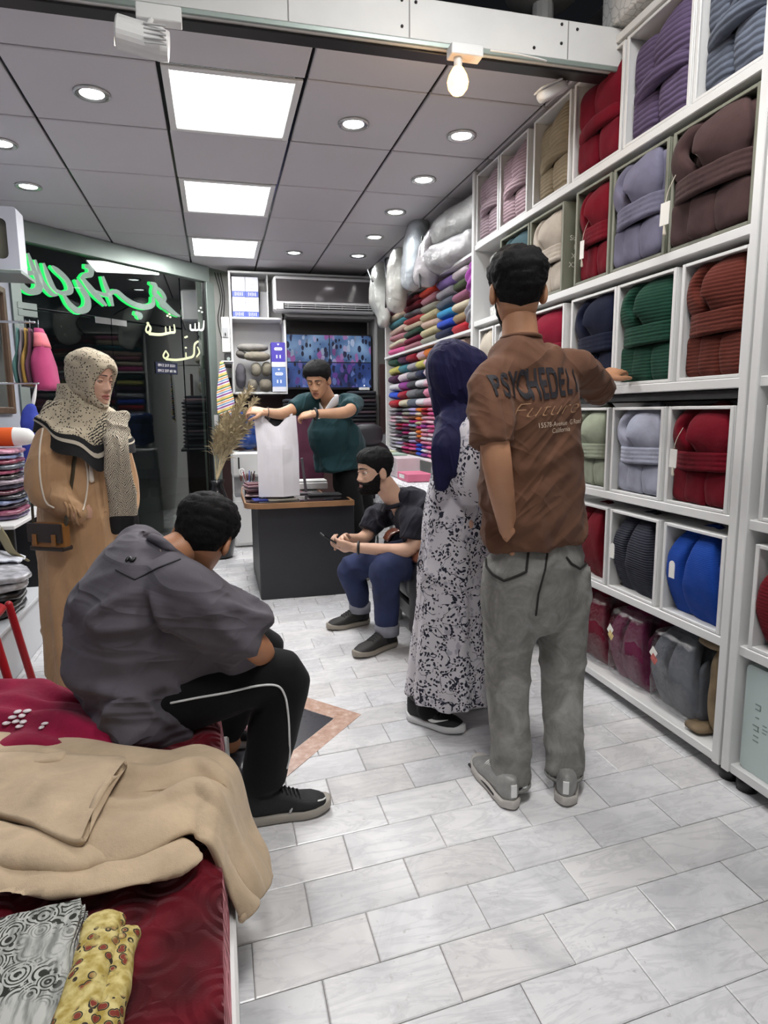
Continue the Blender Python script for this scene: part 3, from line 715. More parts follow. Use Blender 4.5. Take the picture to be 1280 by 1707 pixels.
CN = {'white pink': 'dccfd6', 'olive': '4d5a3e', 'mauve': 'a0647f', 'cream': 'd8cdb4', 'tan': 'a58f6c', 'red': 'b3202e', 'violet': '9679bd', 'silver': 'a9a6ae', 'slate': '646c7a', 'sky blue': '3fa0d6',
      'royal blue': '2f55cf', 'navy': '1f2747', 'orange red': 'd8412c', 'dusty rose': 'b57a86', 'stone': '9c9a8c', 'straw': 'd2c79f', 'peach': 'dcbfb0', 'dark red': '7a1426', 'grey': '7d7d83', 'coral': 'd8565a',
      'beige': 'd6c3ab', 'dark green': '2a4d3f', 'berry': '8e2247', 'pink': 'e08aa8', 'teal': '3f7f8c', 'hot pink': 'e0609a', 'crimson': '9c1a30', 'plum': '4a2347', 'magenta': '8e3a8e', 'lemon': 'c9c26a',
      'white': 'dadadf', 'charcoal': '45474d', 'orange': 'e07a2a', 'lilac': 'b3a3d3', 'brown': '7a4e38', 'blue grey': '8894b0', 'black': '26262a', 'fuchsia': 'c22c78', 'pale pink': 'e6bccb'}
def tm(n): return mat('towel_'+n.replace(' ', '_'), dk(CN[n], .88), .95, sheen=.25, spec=.15, var=.12, vscale=14, bump=.5, bscale=140, bdist=.006)
rt = random.Random(9)
def stack(cols, z0, z1, sect, grp, fold, side='column'):
    """cols: (y edge near, y edge far, colours from the top)"""
    for ci, (ya, yb, cs) in enumerate(cols):
        cs = cs.split(','); h = (z1-z0)/len(cs); z = z0
        for k, n in enumerate(reversed(cs)):
            r_ = len(cs)-1-k; d = .32; hh = h*rt.uniform(.97, 1.03)
            o = bpy.data.objects.new('towel', TME[rt.randrange(4)] if not fold else TME[1+rt.randrange(2)]); COL.objects.link(o)
            w = (yb-ya)*rt.uniform(.985, 1.01)
            o.location = (SX+.012+d/2+rt.uniform(-.004, .006), (ya+yb)/2+rt.uniform(-.01, .01), z+h/2); o.scale = (d, w, hh*1.06); o.rotation_euler = (rt.uniform(-.04, .04), 0, rt.uniform(-.02, .02))
            o.material_slots[0].link = 'OBJECT'; o.material_slots[0].material = tm(n)
            tag(o, '%s folded towel, %s down in %s %s pile from robe shelves' % (n, ORD[r_], ORD[ci], sect), 'towel', grp)
            z += h
stack([(4.31, 4.62, 'white pink,olive,mauve,cream,tan,red'), (4.63, 4.98, 'violet,silver,slate,sky blue,royal blue,navy'), (4.99, 5.4, 'orange red,dusty rose,stone,straw,peach,straw,stone'),
       (5.41, 5.9, 'dark red,dark red,grey,coral,beige,dark green,berry,dusty rose'), (5.91, 6.44, 'pink,beige,teal,peach,dusty rose,cream,hot pink')], 1.852, 2.3, 'upper', 'towels on the upper board', 0)
stack([(4.4, 4.74, 'peach,pale pink,white,pink,red'), (4.75, 5.03, 'orange,pink,pale pink,white,pink,crimson'), (5.04, 5.29, 'orange,pale pink,white pink,pale pink,pink,pale pink'), (5.3, 5.52, 'pale pink,lemon,navy,white,charcoal,white'), (5.53, 5.8, 'crimson,silver,grey,charcoal,grey,slate'),
       (5.81, 6.1, 'plum,teal,white pink,magenta,crimson,cream'), (6.11, 6.44, 'dark green,lemon,plum,white,royal blue,red')], 1.345, 1.822, 'middle', 'towels on the lower board', 0)
L2 = ['white', 'pale pink', 'fuchsia', 'silver', 'charcoal', 'lilac', 'plum', 'crimson', 'dusty rose', 'blue grey', 'brown', 'cream', 'hot pink', 'navy', 'black', 'berry']
def rc(*opts, n=12): return ','.join(rt.choice(opts) for _ in range(n))
stack([(4.75, 5.02, rc('pale pink', 'white pink', 'pink', 'white')), (5.03, 5.2, rc('pale pink', 'white pink', 'white', 'pink', 'hot pink')), (5.21, 5.37, 'red,crimson,pale pink,'+rc('white pink', 'pale pink', 'pink', 'white', 'magenta', n=9)),
       (5.38, 5.52, 'orange,cream,orange,straw,fuchsia,orange,orange,dark red,royal blue,royal blue,royal blue'), (5.53, 5.74, 'lilac,lilac,brown,fuchsia,blue grey,brown,white,silver,lilac,fuchsia,hot pink,brown'),
       (5.75, 5.97, 'grey,stone,dusty rose,stone,fuchsia,plum,fuchsia,charcoal,charcoal,berry,fuchsia,berry'), (5.98, 6.2, 'charcoal,plum,white,grey,crimson,berry,charcoal,plum,white,lilac,white,black'),
       (6.21, 6.44, rc('white', 'pale pink', 'silver', 'white pink'))], .918, 1.338, 'lowest', 'small towels on the lowest board', 1)
# twisted towels hung at the end of the rack
for nm, n, z0, z1 in (('magenta', 'fuchsia', 2.07, 2.29), ('grey', 'grey', 1.86, 2.06)):
    V = displace(union([limb([(SX+.06, 4.235, z0), (SX+.03, 4.23, (z0+z1)/2), (SX+.07, 4.235, z1)], [(.035, .05), (.045, .06), (.04, .05)], 14, 14)], .007, 2), lambda p, q: .008*math.sin(p[2]*90+p[1]*60+6*nz(p, 8)))
    tag(obj('rolled_towel', V, mat('towel_twist_'+nm, CN['magenta' if n == 'fuchsia' else n], .95, sheen=.4, bump=.5, bscale=90)), nm+' twisted towel standing upright at the end of the rack', 'towel', 'upright twisted towels')

# bedding in zipped clear bags above the towels
def f_quilt(t, c):
    w = t.wave(5, t.co(), 'Y', 2); t.p(Base_Color=t.ramp(t.noise(6, 4), [(.3, tuple(x*.8 for x in c)), (.7, c)]), Roughness=.55, Coat_Weight=.25, Coat_Roughness=.2)
    t.bump(t.noise(9, 5, dist=1.2), .5, .03)
def bedding(label, pts, rad, col, zips):
    c = np.mean(arr(pts), axis=0); t = thing('bedding_bag', label, 'bag', (c[0], c[1], 2.34), 0, 'clear zipped bags of bedding')
    V = displace(union([limb(pts, rad, 16, 14, ref=(1, 0, 0), p=3)], .016, 3), lambda p, n: .016*nz(p, 7)+.006*nz(p, 22))
    obj('filling', V, mat('quilt_'+col, col, .3, fn=f_quilt), t, True, True)
    N_ = vnormals(*V); obj('clear_plastic', (V[0]+N_*.006, V[1]), M_POLY, t, True, True)
    for z in zips: obj('zip_piping', limb(z, [.009]*len(z), 8, 14), M_BLACKP, t, True, True)
q = lambda px, py, x: tuple(PX(px, py, x))
bedding('long clear bag of grey bedding on top of the towel rack by the robes', [(1.8, 4.3, 2.43), (1.72, 4.75, 2.42), (1.72, 5.15, 2.42)], [(.15, .09), (.17, .1), (.13, .085)], 'c6c5c4', [])
bedding('clear bag of pale bedding lying uppermost against the ceiling', [(1.84, 4.3, 2.64), (1.8, 4.8, 2.63), (1.8, 5.2, 2.6)], [(.16, .11), (.18, .12), (.15, .11)], 'c8c9c4', [])
bedding('bluish clear bag of bedding standing upright with its mouth open', [q(684, 470, 1.6), q(690, 430, 1.62), q(697, 380, 1.66)], [(.07, .13), (.09, .14), (.08, .13)], 'c9d2d6', [])
bedding('clear bag of rose grey bedding sagging over the red towels', [q(712, 455, 1.6), q(716, 425, 1.66), q(728, 392, 1.7)], [(.09, .12), (.1, .14), (.08, .12)], 'c6c1c2', [[q(700, 480, 1.52), q(700, 440, 1.54), q(704, 395, 1.58)]])
bedding('cream bag of bedding with black zip edge next to the last one', [q(660, 505, 1.56), q(662, 470, 1.56), q(664, 434, 1.6)], [(.08, .13), (.09, .15), (.08, .13)], 'd6d5ca', [[q(643, 512, 1.52), q(644, 470, 1.5), q(642, 434, 1.56), q(652, 430, 1.6)]])
bedding('white bag of bedding with black corner hanging nearest the air conditioner', [q(641, 535, 1.62), q(634, 495, 1.6), q(632, 455, 1.63)], [(.05, .1), (.09, .15), (.08, .13)], 'd9dbd2', [[q(613, 450, 1.5), q(618, 463, 1.48), q(621, 469, 1.48)]])

# table under lace, below the towels
def f_lace(t, c):
    d = t.vor(30, None, 'DISTANCE_TO_EDGE'); f = t.vor(9)
    t.p(Base_Color=t.mix(t.ramp(d, [(0, 1.0), (.12, 0.0)]), c, lin('8f8f97')))
    t.bump(d, .4, .004)
M_LACE = mat('white_lace', 'd9d9dc', .85, fn=f_lace)
t = thing('side_table', 'low side table under the towel rack behind the armchair', 'table', (1.5, 5.0, 0))
obj('table_top', bbox((1.5, 5.1, .735), (.32, 2.1, .03), .003), M_WHITE, t, False, True)
for y in (4.1, 6.1):
    for x in (1.38, 1.62): obj('leg', bbox((x, y, .36), (.035, .035, .72), .003), M_WHITE, t, False, True)
prof = [(1.655, .753), (1.6, .756), (1.45, .756), (1.36, .755), (1.335, .74), (1.325, .68), (1.32, .6), (1.318, .5)]
def lace_fn(u, v):
    y = 4.02+u*2.16; k = v*(len(prof)-1); i = min(int(k), len(prof)-2); f = k-i
    x = prof[i][0]*(1-f)+prof[i+1][0]*f; z = prof[i][1]*(1-f)+prof[i+1][1]*f
    s = max(0, v-.5)*2
    return (x-.02*s*math.sin(y*26+2*math.sin(y*3)), y, z-.03*s*abs(math.sin(y*16)))
tag(obj('lace_tablecloth', sheet(120, 24, lace_fn, .003), M_LACE), 'white lace cloth draped over the side table behind the seated man', 'tablecloth')
bxs = [(1.54, 6.1, .3, .18, 'c9cdb0', 'green and cream picture box standing on the lace cloth', '9a3030'), (1.54, 5.72, .26, .17, '9fb3a6', 'grey-green box between the picture box and the pink one', None), (1.54, 5.36, .3, .16, 'c9bcc0', 'pale grey-pink box on the lace cloth', None), (1.52, 4.98, .3, .06, 'c76a86', 'flat pink box on the lace cloth behind the floral dress', None)]
for x, y, w, h, c, lb, pc in bxs:
    t = thing('carton', lb, 'box', (x, y, .76), 0, 'cartons on the lace cloth')
    obj('carton_body', bbox((0, 0, h/2), (.2, w, h), .003), mat('carton_'+c, c, .5, var=.1), t, False)
    obj('carton_print', bbox((-.1005, .02, h*.55), (.002, w*.5, h*.5), .0005), mat('carton_print_'+(pc or c), pc or 'd5d8d6', .5, var=.3, vscale=30), t, False)
# ================================================================== BACK OF THE SHOP
BY = 7.2
# white wall cabinet with open compartments
t = thing('wall_cabinet', 'white open wall cabinet holding boxes and grey cushions', 'cabinet', (.48, 7.4, 1.5))
for n_, c, s in (('side_panel', (.19, 7.38, 2.14), (.022, .36, 1.26)), ('top_panel', (.95, 7.38, 2.762), (1.5, .36, .02)), ('shelf', (.46, 7.38, 2.297), (.52, .36, .022)), ('bottom_panel', (.482, 7.38, 1.518), (.56, .36, .022)),
                 ('side_panel', (.752, 7.38, 1.91), (.022, .36, .76)), ('back_panel', (.48, 7.55, 2.14), (.56, .012, 1.22)), ('upper_panel', (1.25, 7.26, 2.66), (1.1, .012, .18)), ('divider', (.585, 7.4, 2.53), (.012, .3, .44))):
    obj(n_, bbox(c, s, .003), M_WHITE, t, False, True)
# bottle boxes, two by two
M_BXW = mat('carton_white', 'd3d5de', .5); M_BXB = mat('carton_blue', '4757a6', .5); M_LOGO = mat('print_white', 'dfe3f2', .5); M_GREYP = mat('print_grey', '8f93a5', .6)
for i in range(2):
    for j in range(2):
        x = .282+i*.137; z = 2.309+j*.205
        t = thing('carton', ('lower', 'upper')[j]+' '+('left', 'right')[i]+' carton of four white and blue cartons in the cabinet', 'box', (x, 7.3, z), 0, 'white and blue cartons')
        obj('carton_body', bbox((0, 0, .1015), (.134, .15, .203), .002), M_BXW, t, False)
        b = obj('blue_band', bbox((0, 0, .03), (.1355, .1515, .058), .001), M_BXB, t, False)
        for k in range(5): obj('printed_mark', box((-.035+k*.018, -.0762, .03), (.006, .001, .03 if k % 2 else .036)), M_LOGO, b, False)
        obj('printed_mark', box((0, -.0756, .13), (.05, .001, .004)), M_GREYP, t, False); obj('printed_mark', box((0.01, -.0756, .09), (.07, .001, .004)), M_GREYP, t, False)
t = thing('carton', 'plain grey carton leaning behind the air conditioner end', 'box', (.55, 7.38, 2.31)); obj('carton_body', bbox((0, 0, .14), (.1, .12, .28), .003, roty(.08)), mat('carton_grey', '9a9a9c', .6), t, False)
# coloured cartons at the cabinet's right end
for j, (c1, c2, lb) in enumerate((('5f7fc0', '3d5aa8', 'blue carton with white base under the purple one'), ('4a3fa6', '3a2f90', 'purple carton with white base on top of the blue one'))):
    z = 1.531+j*.262; t = thing('carton', lb, 'box', (.672, 7.27, z), 0, 'coloured cartons')
    obj('carton_body', bbox((0, 0, .156), (.146, .16, .206), .002), mat('carton_'+c1, c1, .45, var=.08), t, False)
    obj('white_base', bbox((0, 0, .027), (.147, .161, .054), .002), M_BXW, t, False)
    p_ = obj('logo_pill', extrude(rr(.085, .032, .015, 5, 0, .19), .002, (0, -.081, 0)), M_LOGO, t, False)
    for k in range(4): obj('printed_mark', box((-.024+k*.016, -.0836, .19), (.008, .001, .01)), mat('carton_'+c1, c1), p_, False)
    obj('printed_mark', extrude([(-.014, .245), (.014, .245), (0, .225)], .001, (0, -.0805, 0)), M_LOGO, t, False)
    for k in (-1, 1): obj('printed_mark', box((k*.018, -.0806, .11), (.014, .001, .035)), M_LOGO, t, False)
# grey cushions
def f_vel(t, c): t.p(Base_Color=t.ramp(t.noise(9, 4), [(.3, tuple(x*.7 for x in c)), (.7, c)])); t.bump(t.noise(26, 3), .4, .01)
CU = [((.41, 7.28, 2.0), (.165, .1, .043), 0, '8f8c88', 'long grey cushion lying on top of the pile'), ((.45, 7.24, 1.905), (.14, .1, .05), .03, '8a8375', 'beige grey bolster lying second in the pile'), ((.29, 7.33, 1.93), (.06, .1, .04), .4, '726e69', 'small dark cushion squeezed behind the bolster'),
      ((.272, 7.3, 1.7), (.055, .1, .135), 0, '55535a', 'dark grey cushion standing at the cabinet side'), ((.435, 7.26, 1.77), (.055, .09, .072), 0, '8d8779', 'rolled taupe cushion, middle of the pile'), ((.55, 7.27, 1.775), (.055, .09, .075), 0, '857f70', 'rolled taupe cushion beside the blue carton'),
      ((.39, 7.25, 1.6), (.055, .09, .068), 0, '7c776b', 'rolled taupe cushion at the bottom behind the dried grass'), ((.53, 7.25, 1.6), (.07, .09, .068), 0, '7a7366', 'rolled taupe cushion at the bottom right of the pile')]
for c, s, a, col, lb in CU:
    o = obj('cushion', displace(union([sell(c, s, 2.4, rot=roty(a))], .008, 2), lambda p, n: .005*nz(p, 22)+.003*math.sin(p[0]*120+p[2]*90)*max(0, abs(p[0]-c[0])/s[0]-.5)), mat('velour_'+col, col, .9, fn=f_vel)); tag(o, lb, 'cushion', 'grey cushions in the cabinet')
# air conditioner
def f_acfront(t, c): t.p(Roughness=.09, Metallic=.55, Base_Color=lin('6a6668'))
t = thing('air_conditioner', 'wall air conditioner with mirror-like front above the screen', 'air conditioner', (1.17, 7.1, 2.36))
obj('housing', bbox((1.17, 7.12, 2.53), (1.08, .2, .35), .02), mat('ac_white', 'c9c8c9', .35), t, False, True)
obj('front_panel', bbox((1.17, 7.012, 2.565), (1.035, .012, .215), .005), mat('ac_front', '6a6668', .1, fn=f_acfront), t, False, True)
v_ = obj('vent', bbox((1.2, 7.013, 2.405), (.95, .012, .06), .003), M_BLACKP, t, False, True)
for z in (2.39, 2.412, 2.43): obj('louvre', bbox((1.2, 7.004, z), (.93, .02, .006), .001, rotx(.3)), mat('ac_white', 'c9c8c9'), v_, False, True)
for k in range(7): obj('louvre_stay', box((.77+k*.143, 7.004, 2.405), (.006, .012, .05)), mat('ac_grey', '8a898c', .5), v_, False, True)
# security screen
def f_cctv(t, c):
    co = t.co((1, 1, 1)); x = t.n('SeparateXYZ', {0: co}).outputs[0]; z = t.n('SeparateXYZ', {0: co}).outputs[2]
    a = t.noise(7, 5, t.co((1, 1, 1.3)), .6, .6); b = t.vor(24, t.co((1, 1, .55)), 'F1', 'Color')
    bl = t.ramp(t.noise(3.2, 2), [(.3, (.02, .03, .08)), (.5, (.1, .2, .42)), (.65, (.3, .48, .75))]); bc = t.n('SeparateColor', {0: b}).outputs[0]; bd_ = t.vor(24, t.co((1, 1, .55))); bl = t.mix(t.math('LESS_THAN', bd_, t.math('MULTIPLY', bc, .75)), bl, t.ramp(bc, [(.3, (.004, .005, .02)), (.75, (.02, .03, .08)), (.8, (.5, .62, .85)), (.95, (.35, .12, .4))]))
    br = t.mix(t.math('GREATER_THAN', z, 1.85), (.35, .42, .75), (1, 1, 1))
    col = t.mix(1, bl, br, 'MULTIPLY'); col = t.mix(t.ramp(t.noise(5, 3), [(.55, 0.0), (.75, .5)]), col, (.02, .01, .05))
    sp = t.math('MINIMUM', t.math('ABSOLUTE', t.math('SUBTRACT', x, 1.235)), t.math('ABSOLUTE', t.math('SUBTRACT', z, 1.85)))
    col = t.mix(t.math('LESS_THAN', sp, .005), col, (.004, .004, .008))
    t.p(Base_Color=(.01, .01, .012), Roughness=.12, Emission_Color=col, Emission_Strength=.6)
t = thing('wall_screen', 'wide security screen showing four bluish camera pictures', 'television', (1.235, 7.25, 1.57))
obj('bezel', bbox((1.235, 7.26, 1.855), (.96, .05, .6), .006), M_BLACKP, t, False, True)
obj('screen', box((1.235, 7.232, 1.86), (.93, .006, .56)), mat('cctv_picture', '101015', .1, fn=f_cctv), t, False, True)
obj('corner_bracket', bbox((1.62, 7.225, 1.565), (.12, .02, .03), .003), M_WHITEP, t, False, True)
obj('standby_light', sell((1.62, 7.228, 1.6), (.006, .004, .006), 2, 8, 6), mat('led_white', 'ffffff', .4, emis='ffffff', es=3), t, True, True)
t = thing('niche_panel', 'dark recessed niche panel around the security screen', 'panel', (1.25, 7.45, 1.0))
obj('back', bbox((1.25, 7.56, 1.68), (.97, .03, 1.36), .003), M_BLACKP, t, False, True)
obj('side_rail', bbox((1.745, 7.3, 1.75), (.03, .3, 1.22), .004), mat('niche_grey', '8d8c8b', .5), t, False, True); obj('top_rail', bbox((1.25, 7.3, 2.33), (.96, .3, .03), .004), mat('niche_grey', '8d8c8b'), t, False, True)
obj('brown_panel', bbox((1.85, 7.05, 1.45), (.2, .03, .75), .003), M_DARKW, t, False, True)
obj('grey_board', bbox((1.68, 6.98, .75), (.52, .03, .62), .003), mat('grey_board', '77777a', .6), t, False, True)
# dark garments folded on a low counter under the screen
t = thing('low_counter', 'dark low counter under the security screen', 'counter', (1.1, 7.2, 0))
obj('counter_body', bbox((1.1, 7.25, .44), (1.3, .5, .88), .004), M_DARKW, t, False, True); obj('counter_top', bbox((1.1, 7.22, .89), (1.34, .56, .03), .004), M_BLACKP, t, False, True)
gc = [('23252e', 'black'), ('2b3148', 'dark blue'), ('4a3b44', 'aubergine'), ('6b565b', 'faded mauve'), ('1d1d22', 'jet black'), ('3a3f52', 'slate blue')]
for ci, (x, n) in enumerate(((.86, 13), (1.26, 14), (1.55, 15))):
    for k in range(n):
        h_ = .042; o = bpy.data.objects.new('folded_garment', TME[1+k % 2]); COL.objects.link(o); c_, cn = gc[(k*2+ci) % 6]
        o.location = (x+rt.uniform(-.01, .01), 7.12, .925+h_*k); o.scale = (.34, .28, .046); o.rotation_euler = (0, 0, math.pi/2+rt.uniform(-.06, .06)); o.scale = (.34, .3, .046)
        o.material_slots[0].link = 'OBJECT'; o.material_slots[0].material = mat('denim_'+c_, c_, .9, var=.2, bump=.3)
        tag(o, '%s folded garment, %s up in %s pile under the security screen' % (cn, ORD[k] if k < 14 else 'topmost', ORD[ci]), 'garment', 'folded dark garments under the screen')
# striped towel, router boxes and bracket beside the cabinet
def f_stripe(t, c):
    w = t.n('TexWave', {'Vector': t.co(1, (.0, .35, 0)), 'Scale': 5.2}, bands_direction='Z').outputs['Fac']
    n = t.n('SeparateXYZ', {0: t.co(1, (0, .35, 0))}).outputs[2]
    f = t.math('FRACT', t.math('MULTIPLY', n, 9.0))
    t.p(Base_Color=t.ramp(f, [(0, lin('e0c070')), (.2, lin('d8dbe2')), (.3, lin('8a3f86')), (.42, lin('d9dbe4')), (.52, lin('5f8fc0')), (.62, lin('e3d8c4')), (.72, lin('d98b4a')), (.82, lin('e6e2da')), (.9, lin('3f7a55'))], 'CONSTANT'))
a, b = P(372, 603, 6.9), P(386, 690, 6.9)
def stowel(u, v): z = a.z*(1-v)+b.z*v-.1*u*max(0, v-.15); w_ = .03+.13*min(1, v*1.6); return (a.x-.02+w_*(u-.35)*1.1, 6.9+.015*math.sin(u*9)*v, z)
tag(obj('striped_towel', sheet(18, 26, stowel, .006), mat('stripe_cloth', 'dddddd', .9, fn=f_stripe)), 'multicoloured striped towel hanging on a bracket beside the shop front', 'towel')
t = thing('wall_bracket', 'small white wall bracket carrying the striped towel', 'bracket', (.12, 7.0, a.z)); obj('arm', bbox((.13, 7.05, a.z+.005), (.12, .3, .012), .002), M_WHITEP, t, False, True); obj('hook', limb([(a.x, 6.92, a.z+.005), (a.x, 6.9, a.z-.012)], [.004, .004], 8, 4), M_WHITEP, t, True, True)
t = thing('meter_box', 'narrow white electrical box beside the wall cabinet', 'electrical box', (.13, 7.35, 1.9))
c_ = P(378, 558, 7.25); obj('housing', bbox((c_.x-.01, 7.27, c_.z), (.085, .08, .36), .004), M_WHITEP, t, False, True); obj('breaker', bbox((c_.x-.015, 7.225, c_.z+.02), (.06, .02, .1), .003), mat('breaker_grey', '9a9c9e', .5), t, False, True); obj('switch', bbox((c_.x-.015, 7.21, c_.z), (.012, .02, .03), .002), M_BLACKP, t, False, True)
t = thing('black_box', 'small black wall box under the electrical box', 'electrical box', (.14, 7.3, 1.6)); obj('housing', bbox((.15, 7.28, c_.z-.27), (.08, .1, .14), .005), M_BLACKP, t, False, True); obj('dial', cyl((.15, 7.228, c_.z-.25), .018, .008, 14, axis=(0, 1, 0)), M_ALU, t, False, True)
for k in range(3):
    tag(obj('wall_cable', limb([(.05+.03*k, 7.5, 2.8), (.1+.02*k, 7.5, 2.55), (.06+.03*k, 7.52, 2.3), (.12, 7.5, 2.0)], [.005]*4, 6, 16), M_BLACKP), ('thick', 'thin', 'looped')[k]+' black cable hanging behind the shop front post', 'cable', 'cables in the corner')

# water cooler with blue bottle
M_BLUEB = mat('blue_bottle', '2a4f9c', .12, trans=.25, coat=.6)
t = thing('water_cooler', 'white water cooler beside the desk', 'water cooler', (.26, 6.55, 0))
obj('lower_cabinet', bbox((.26, 6.56, .26), (.28, .3, .5), .012), M_WHITEP, t, False, True)
d_ = obj('cabinet_door', bbox((.26, 6.405, .25), (.25, .012, .42), .006), M_WHITEP, t, False, True)
obj('door_handle', limb([(.22, 6.396, .4), (.26, 6.392, .385), (.3, 6.396, .4)], [.006]*3, 8, 8), mat('handle_grey', 'a9abb0', .5), d_, True, True)
obj('recess', bbox((.26, 6.6, .6), (.26, .2, .2), .004), mat('recess_white', 'cfcfd0', .4), t, False, True)
for s in (-1, 1): obj('side_cheek', bbox((.26+s*.133, 6.5, .6), (.014, .18, .2), .004), M_WHITEP, t, False, True)
obj('drip_tray', bbox((.26, 6.46, .512), (.24, .12, .02), .004), mat('tray_grey', '8a8c90', .5), t, False, True)
hd = obj('head', bbox((.26, 6.54, .815), (.29, .3, .24), .02), M_WHITEP, t, False, True)
for x in (.2, .26, .32): obj('tap', limb([(x, 6.4, .72), (x, 6.375, .7), (x, 6.375, .665)], [.012, .013, .01], 10, 8), mat('tap_brown', '5a3a35', .4), hd, True, True)
obj('indicator', bbox((.185, 6.3885, .83), (.014, .004, .11), .001), M_BLACKP, hd, False, True)
bt = thing('water_bottle', 'blue water bottle upended on the cooler', 'bottle', (.29, 6.54, .93))
obj('bottle_body', lathe((.29, 6.54, .93), [(.02, .0), (.035, .005), (.04, .03), (.12, .06), (.13, .08), (.13, .15), (.124, .16), (.124, .175), (.13, .185), (.13, .25), (.124, .26), (.124, .275), (.13, .285), (.13, .36), (.11, .385), (.04, .39)], 28), M_BLUEB, bt, True, True)
obj('neck_seal', lathe((.29, 6.54, .925), [(.06, 0), (.06, .012), (.045, .03)], 20), M_WHITEP, bt, True, True)

# pampas grass in a black vase
vx, vy = P(362, 830, 6.0).x, 6.0
t = thing('floor_vase', 'tall black floor vase of dried grass by the shop front', 'vase', (vx, vy, 0)); v0 = P(362, 800, 6.0).z
obj('vase_body', lathe((vx, vy, 0), [(.09, 0), (.12, .02), (.15, .2), (.14, .42), (.07, v0-.1), (.055, v0-.04), (.07, v0)], 24), mat('black_glaze', '141416', .2), t, True, True)
tips = [(418, 645, 5.9), (405, 660, 5.95), (428, 665, 5.85), (395, 690, 6.0), (412, 690, 5.9), (378, 690, 6.05), (420, 705, 5.9), (400, 720, 5.95), (368, 715, 6.0), (385, 735, 6.0)]
M_PAMP = mat('pampas_straw', 'b3a484', .95, var=.25, vscale=30); rp = random.Random(3)
for k, (px, py, yy) in enumerate(tips):
    tip = np.array(P(px, py, yy)); base = V3(vx, vy, v0-.02); mid = base*.45+tip*.55+V3(-.03, 0, .03)
    pth = spline([base, mid, tip], 24); V, F = limb(pth, [.004]*24, 5)
    bl = [(V, F)]
    for i in range(240):
        s = rp.uniform(.38, 1); q = pth[int(s*23)]; L = .2*(1.15-s)**.5*rp.uniform(.6, 1.1); d = nrm(nrm(tip-base)*rp.uniform(.5, 1.0)+V3(rp.uniform(-1, 1), rp.uniform(-1, 1), rp.uniform(-.5, .5))*.55)
        e = q+d*L+V3(0, 0, -L*.25); m_ = q+d*L*.55; w = nrm(np.cross(d, V3(rp.random(), rp.random(), rp.random())))*.005
        n0 = sum(len(b_[0]) for b_ in bl); bl.append((np.array([q-w*.5, q+w*.5, m_+w, e, m_-w]), [(0, 1, 2, 4), (4, 2, 3)]))
    obj('plume', join(*bl), M_PAMP, t, True, True, kind='stuff')

# ------------------------------------------------------------------ desk and what stands on it
DX0, DX1, DY0, DY1, DZ = .175, .905, 4.4, 5.62, .695
M_DBLACK = mat('desk_black', '232328', .5, var=.1); M_DWOOD = mat('desk_edge_wood', '8a6647', .4, var=.2, vscale=8); M_DGLASS = mat('desk_glass', '1b1718', .06, coat=.5)
t = thing('desk', 'black cashier desk with wooden edged top', 'desk', ((DX0+DX1)/2, (DY0+DY1)/2, 0))
ol = [(DX1, DY0), (DX1, DY0+.2), (DX1-.14, DY0+.24), (DX1-.14, DY1), (DX0+.1, DY1)]+[(DX0+.1-.1*math.sin(q)-.0, DY1-.0-.12*(1-math.cos(q))) for q in np.linspace(.3, 1.57, 5)]+[(DX0-.02, DY1-.5)]+[(DX0+.12-.14*math.cos(q), DY0+.12-.12*math.sin(q)) for q in np.linspace(.2, 1.57, 6)]
def slab2(o_, z0, z1): o_ = o_[::-1]; return loft([arr([(x, y, z0) for x, y in o_]), arr([(x, y, z1) for x, y in o_])])
cc = np.mean(ol, axis=0); shr = lambda k: [tuple(cc+(np.array(p)-cc)*k) for p in ol]
obj('table_top', slab2(ol, DZ-.035, DZ), M_DWOOD, t, False, True)
obj('glass_sheet', slab2(shr(.95), DZ, DZ+.006), M_DGLASS, t, False, True)
obj('front_panel', bbox(((.25+.92)/2, 4.5, .33), (.67, .02, .66), .003), M_DBLACK, t, False, True)
obj('side_panel', bbox((.255, 5.0, .33), (.02, .98, .66), .003), M_DBLACK, t, False, True); obj('back_panel', bbox((.5, 5.48, .33), (.5, .02, .66), .003), M_DBLACK, t, False, True)
# the white carrier bag held up
M_BAGW = mat('white_paper_bag', 'd6d3d8', .7, var=.03, bump=.25, bscale=8, bdist=.01)
bx0, bx1, by_ = .265, .545, 4.62; bz0, bz1 = .72, 1.285
t = thing('carrier_bag', 'white carrier bag held open over the desk', 'bag', ((bx0+bx1)/2, by_, bz0))
BC = [V3(.262, 4.60, 0), V3(.43, 4.545, 0), V3(.55, 4.60, 0), V3(.55, 4.70, 0), V3(.39, 4.73, 0), V3(.268, 4.69, 0)]; TC = [V3(.25, 4.605, 0), V3(.40, 4.585, 0), V3(.535, 4.57, 0), V3(.535, 4.6, 0), V3(.40, 4.645, 0), V3(.25, 4.63, 0)]
def bag_side(i, nu=12, nv=18):
    def f(u, v):
        a = BC[i]*(1-u)+BC[(i+1) % 6]*u; b = TC[i]*(1-u)+TC[(i+1) % 6]*u; w = max(0, v-.62)/.38; q = a*(1-w)+b*w
        sag = .075*math.exp(-((q[0]-.395)/.06)**2)*max(0, v-.6)/.4
        return (q[0]+.004*nz((u*3+i, v*6, 1))*math.sin(math.pi*u), q[1]+.006*nz((u*4+i, v*5, 2))*(.3+v)*math.sin(math.pi*u), bz0+v*(bz1-bz0)-sag)
    return sheet(nu, nv, f, .0015)
for i in range(6): obj(('front_sheet', 'side_sheet', 'side_sheet', 'rear_sheet', 'rear_sheet', 'side_sheet')[i], bag_side(i), M_BAGW, t, False, True)
obj('bag_floor', loft([np.array(BC)+V3(0, 0, bz0+.001), np.array(BC)+V3(0, 0, bz0+.004)]), M_BAGW, t, False, True)
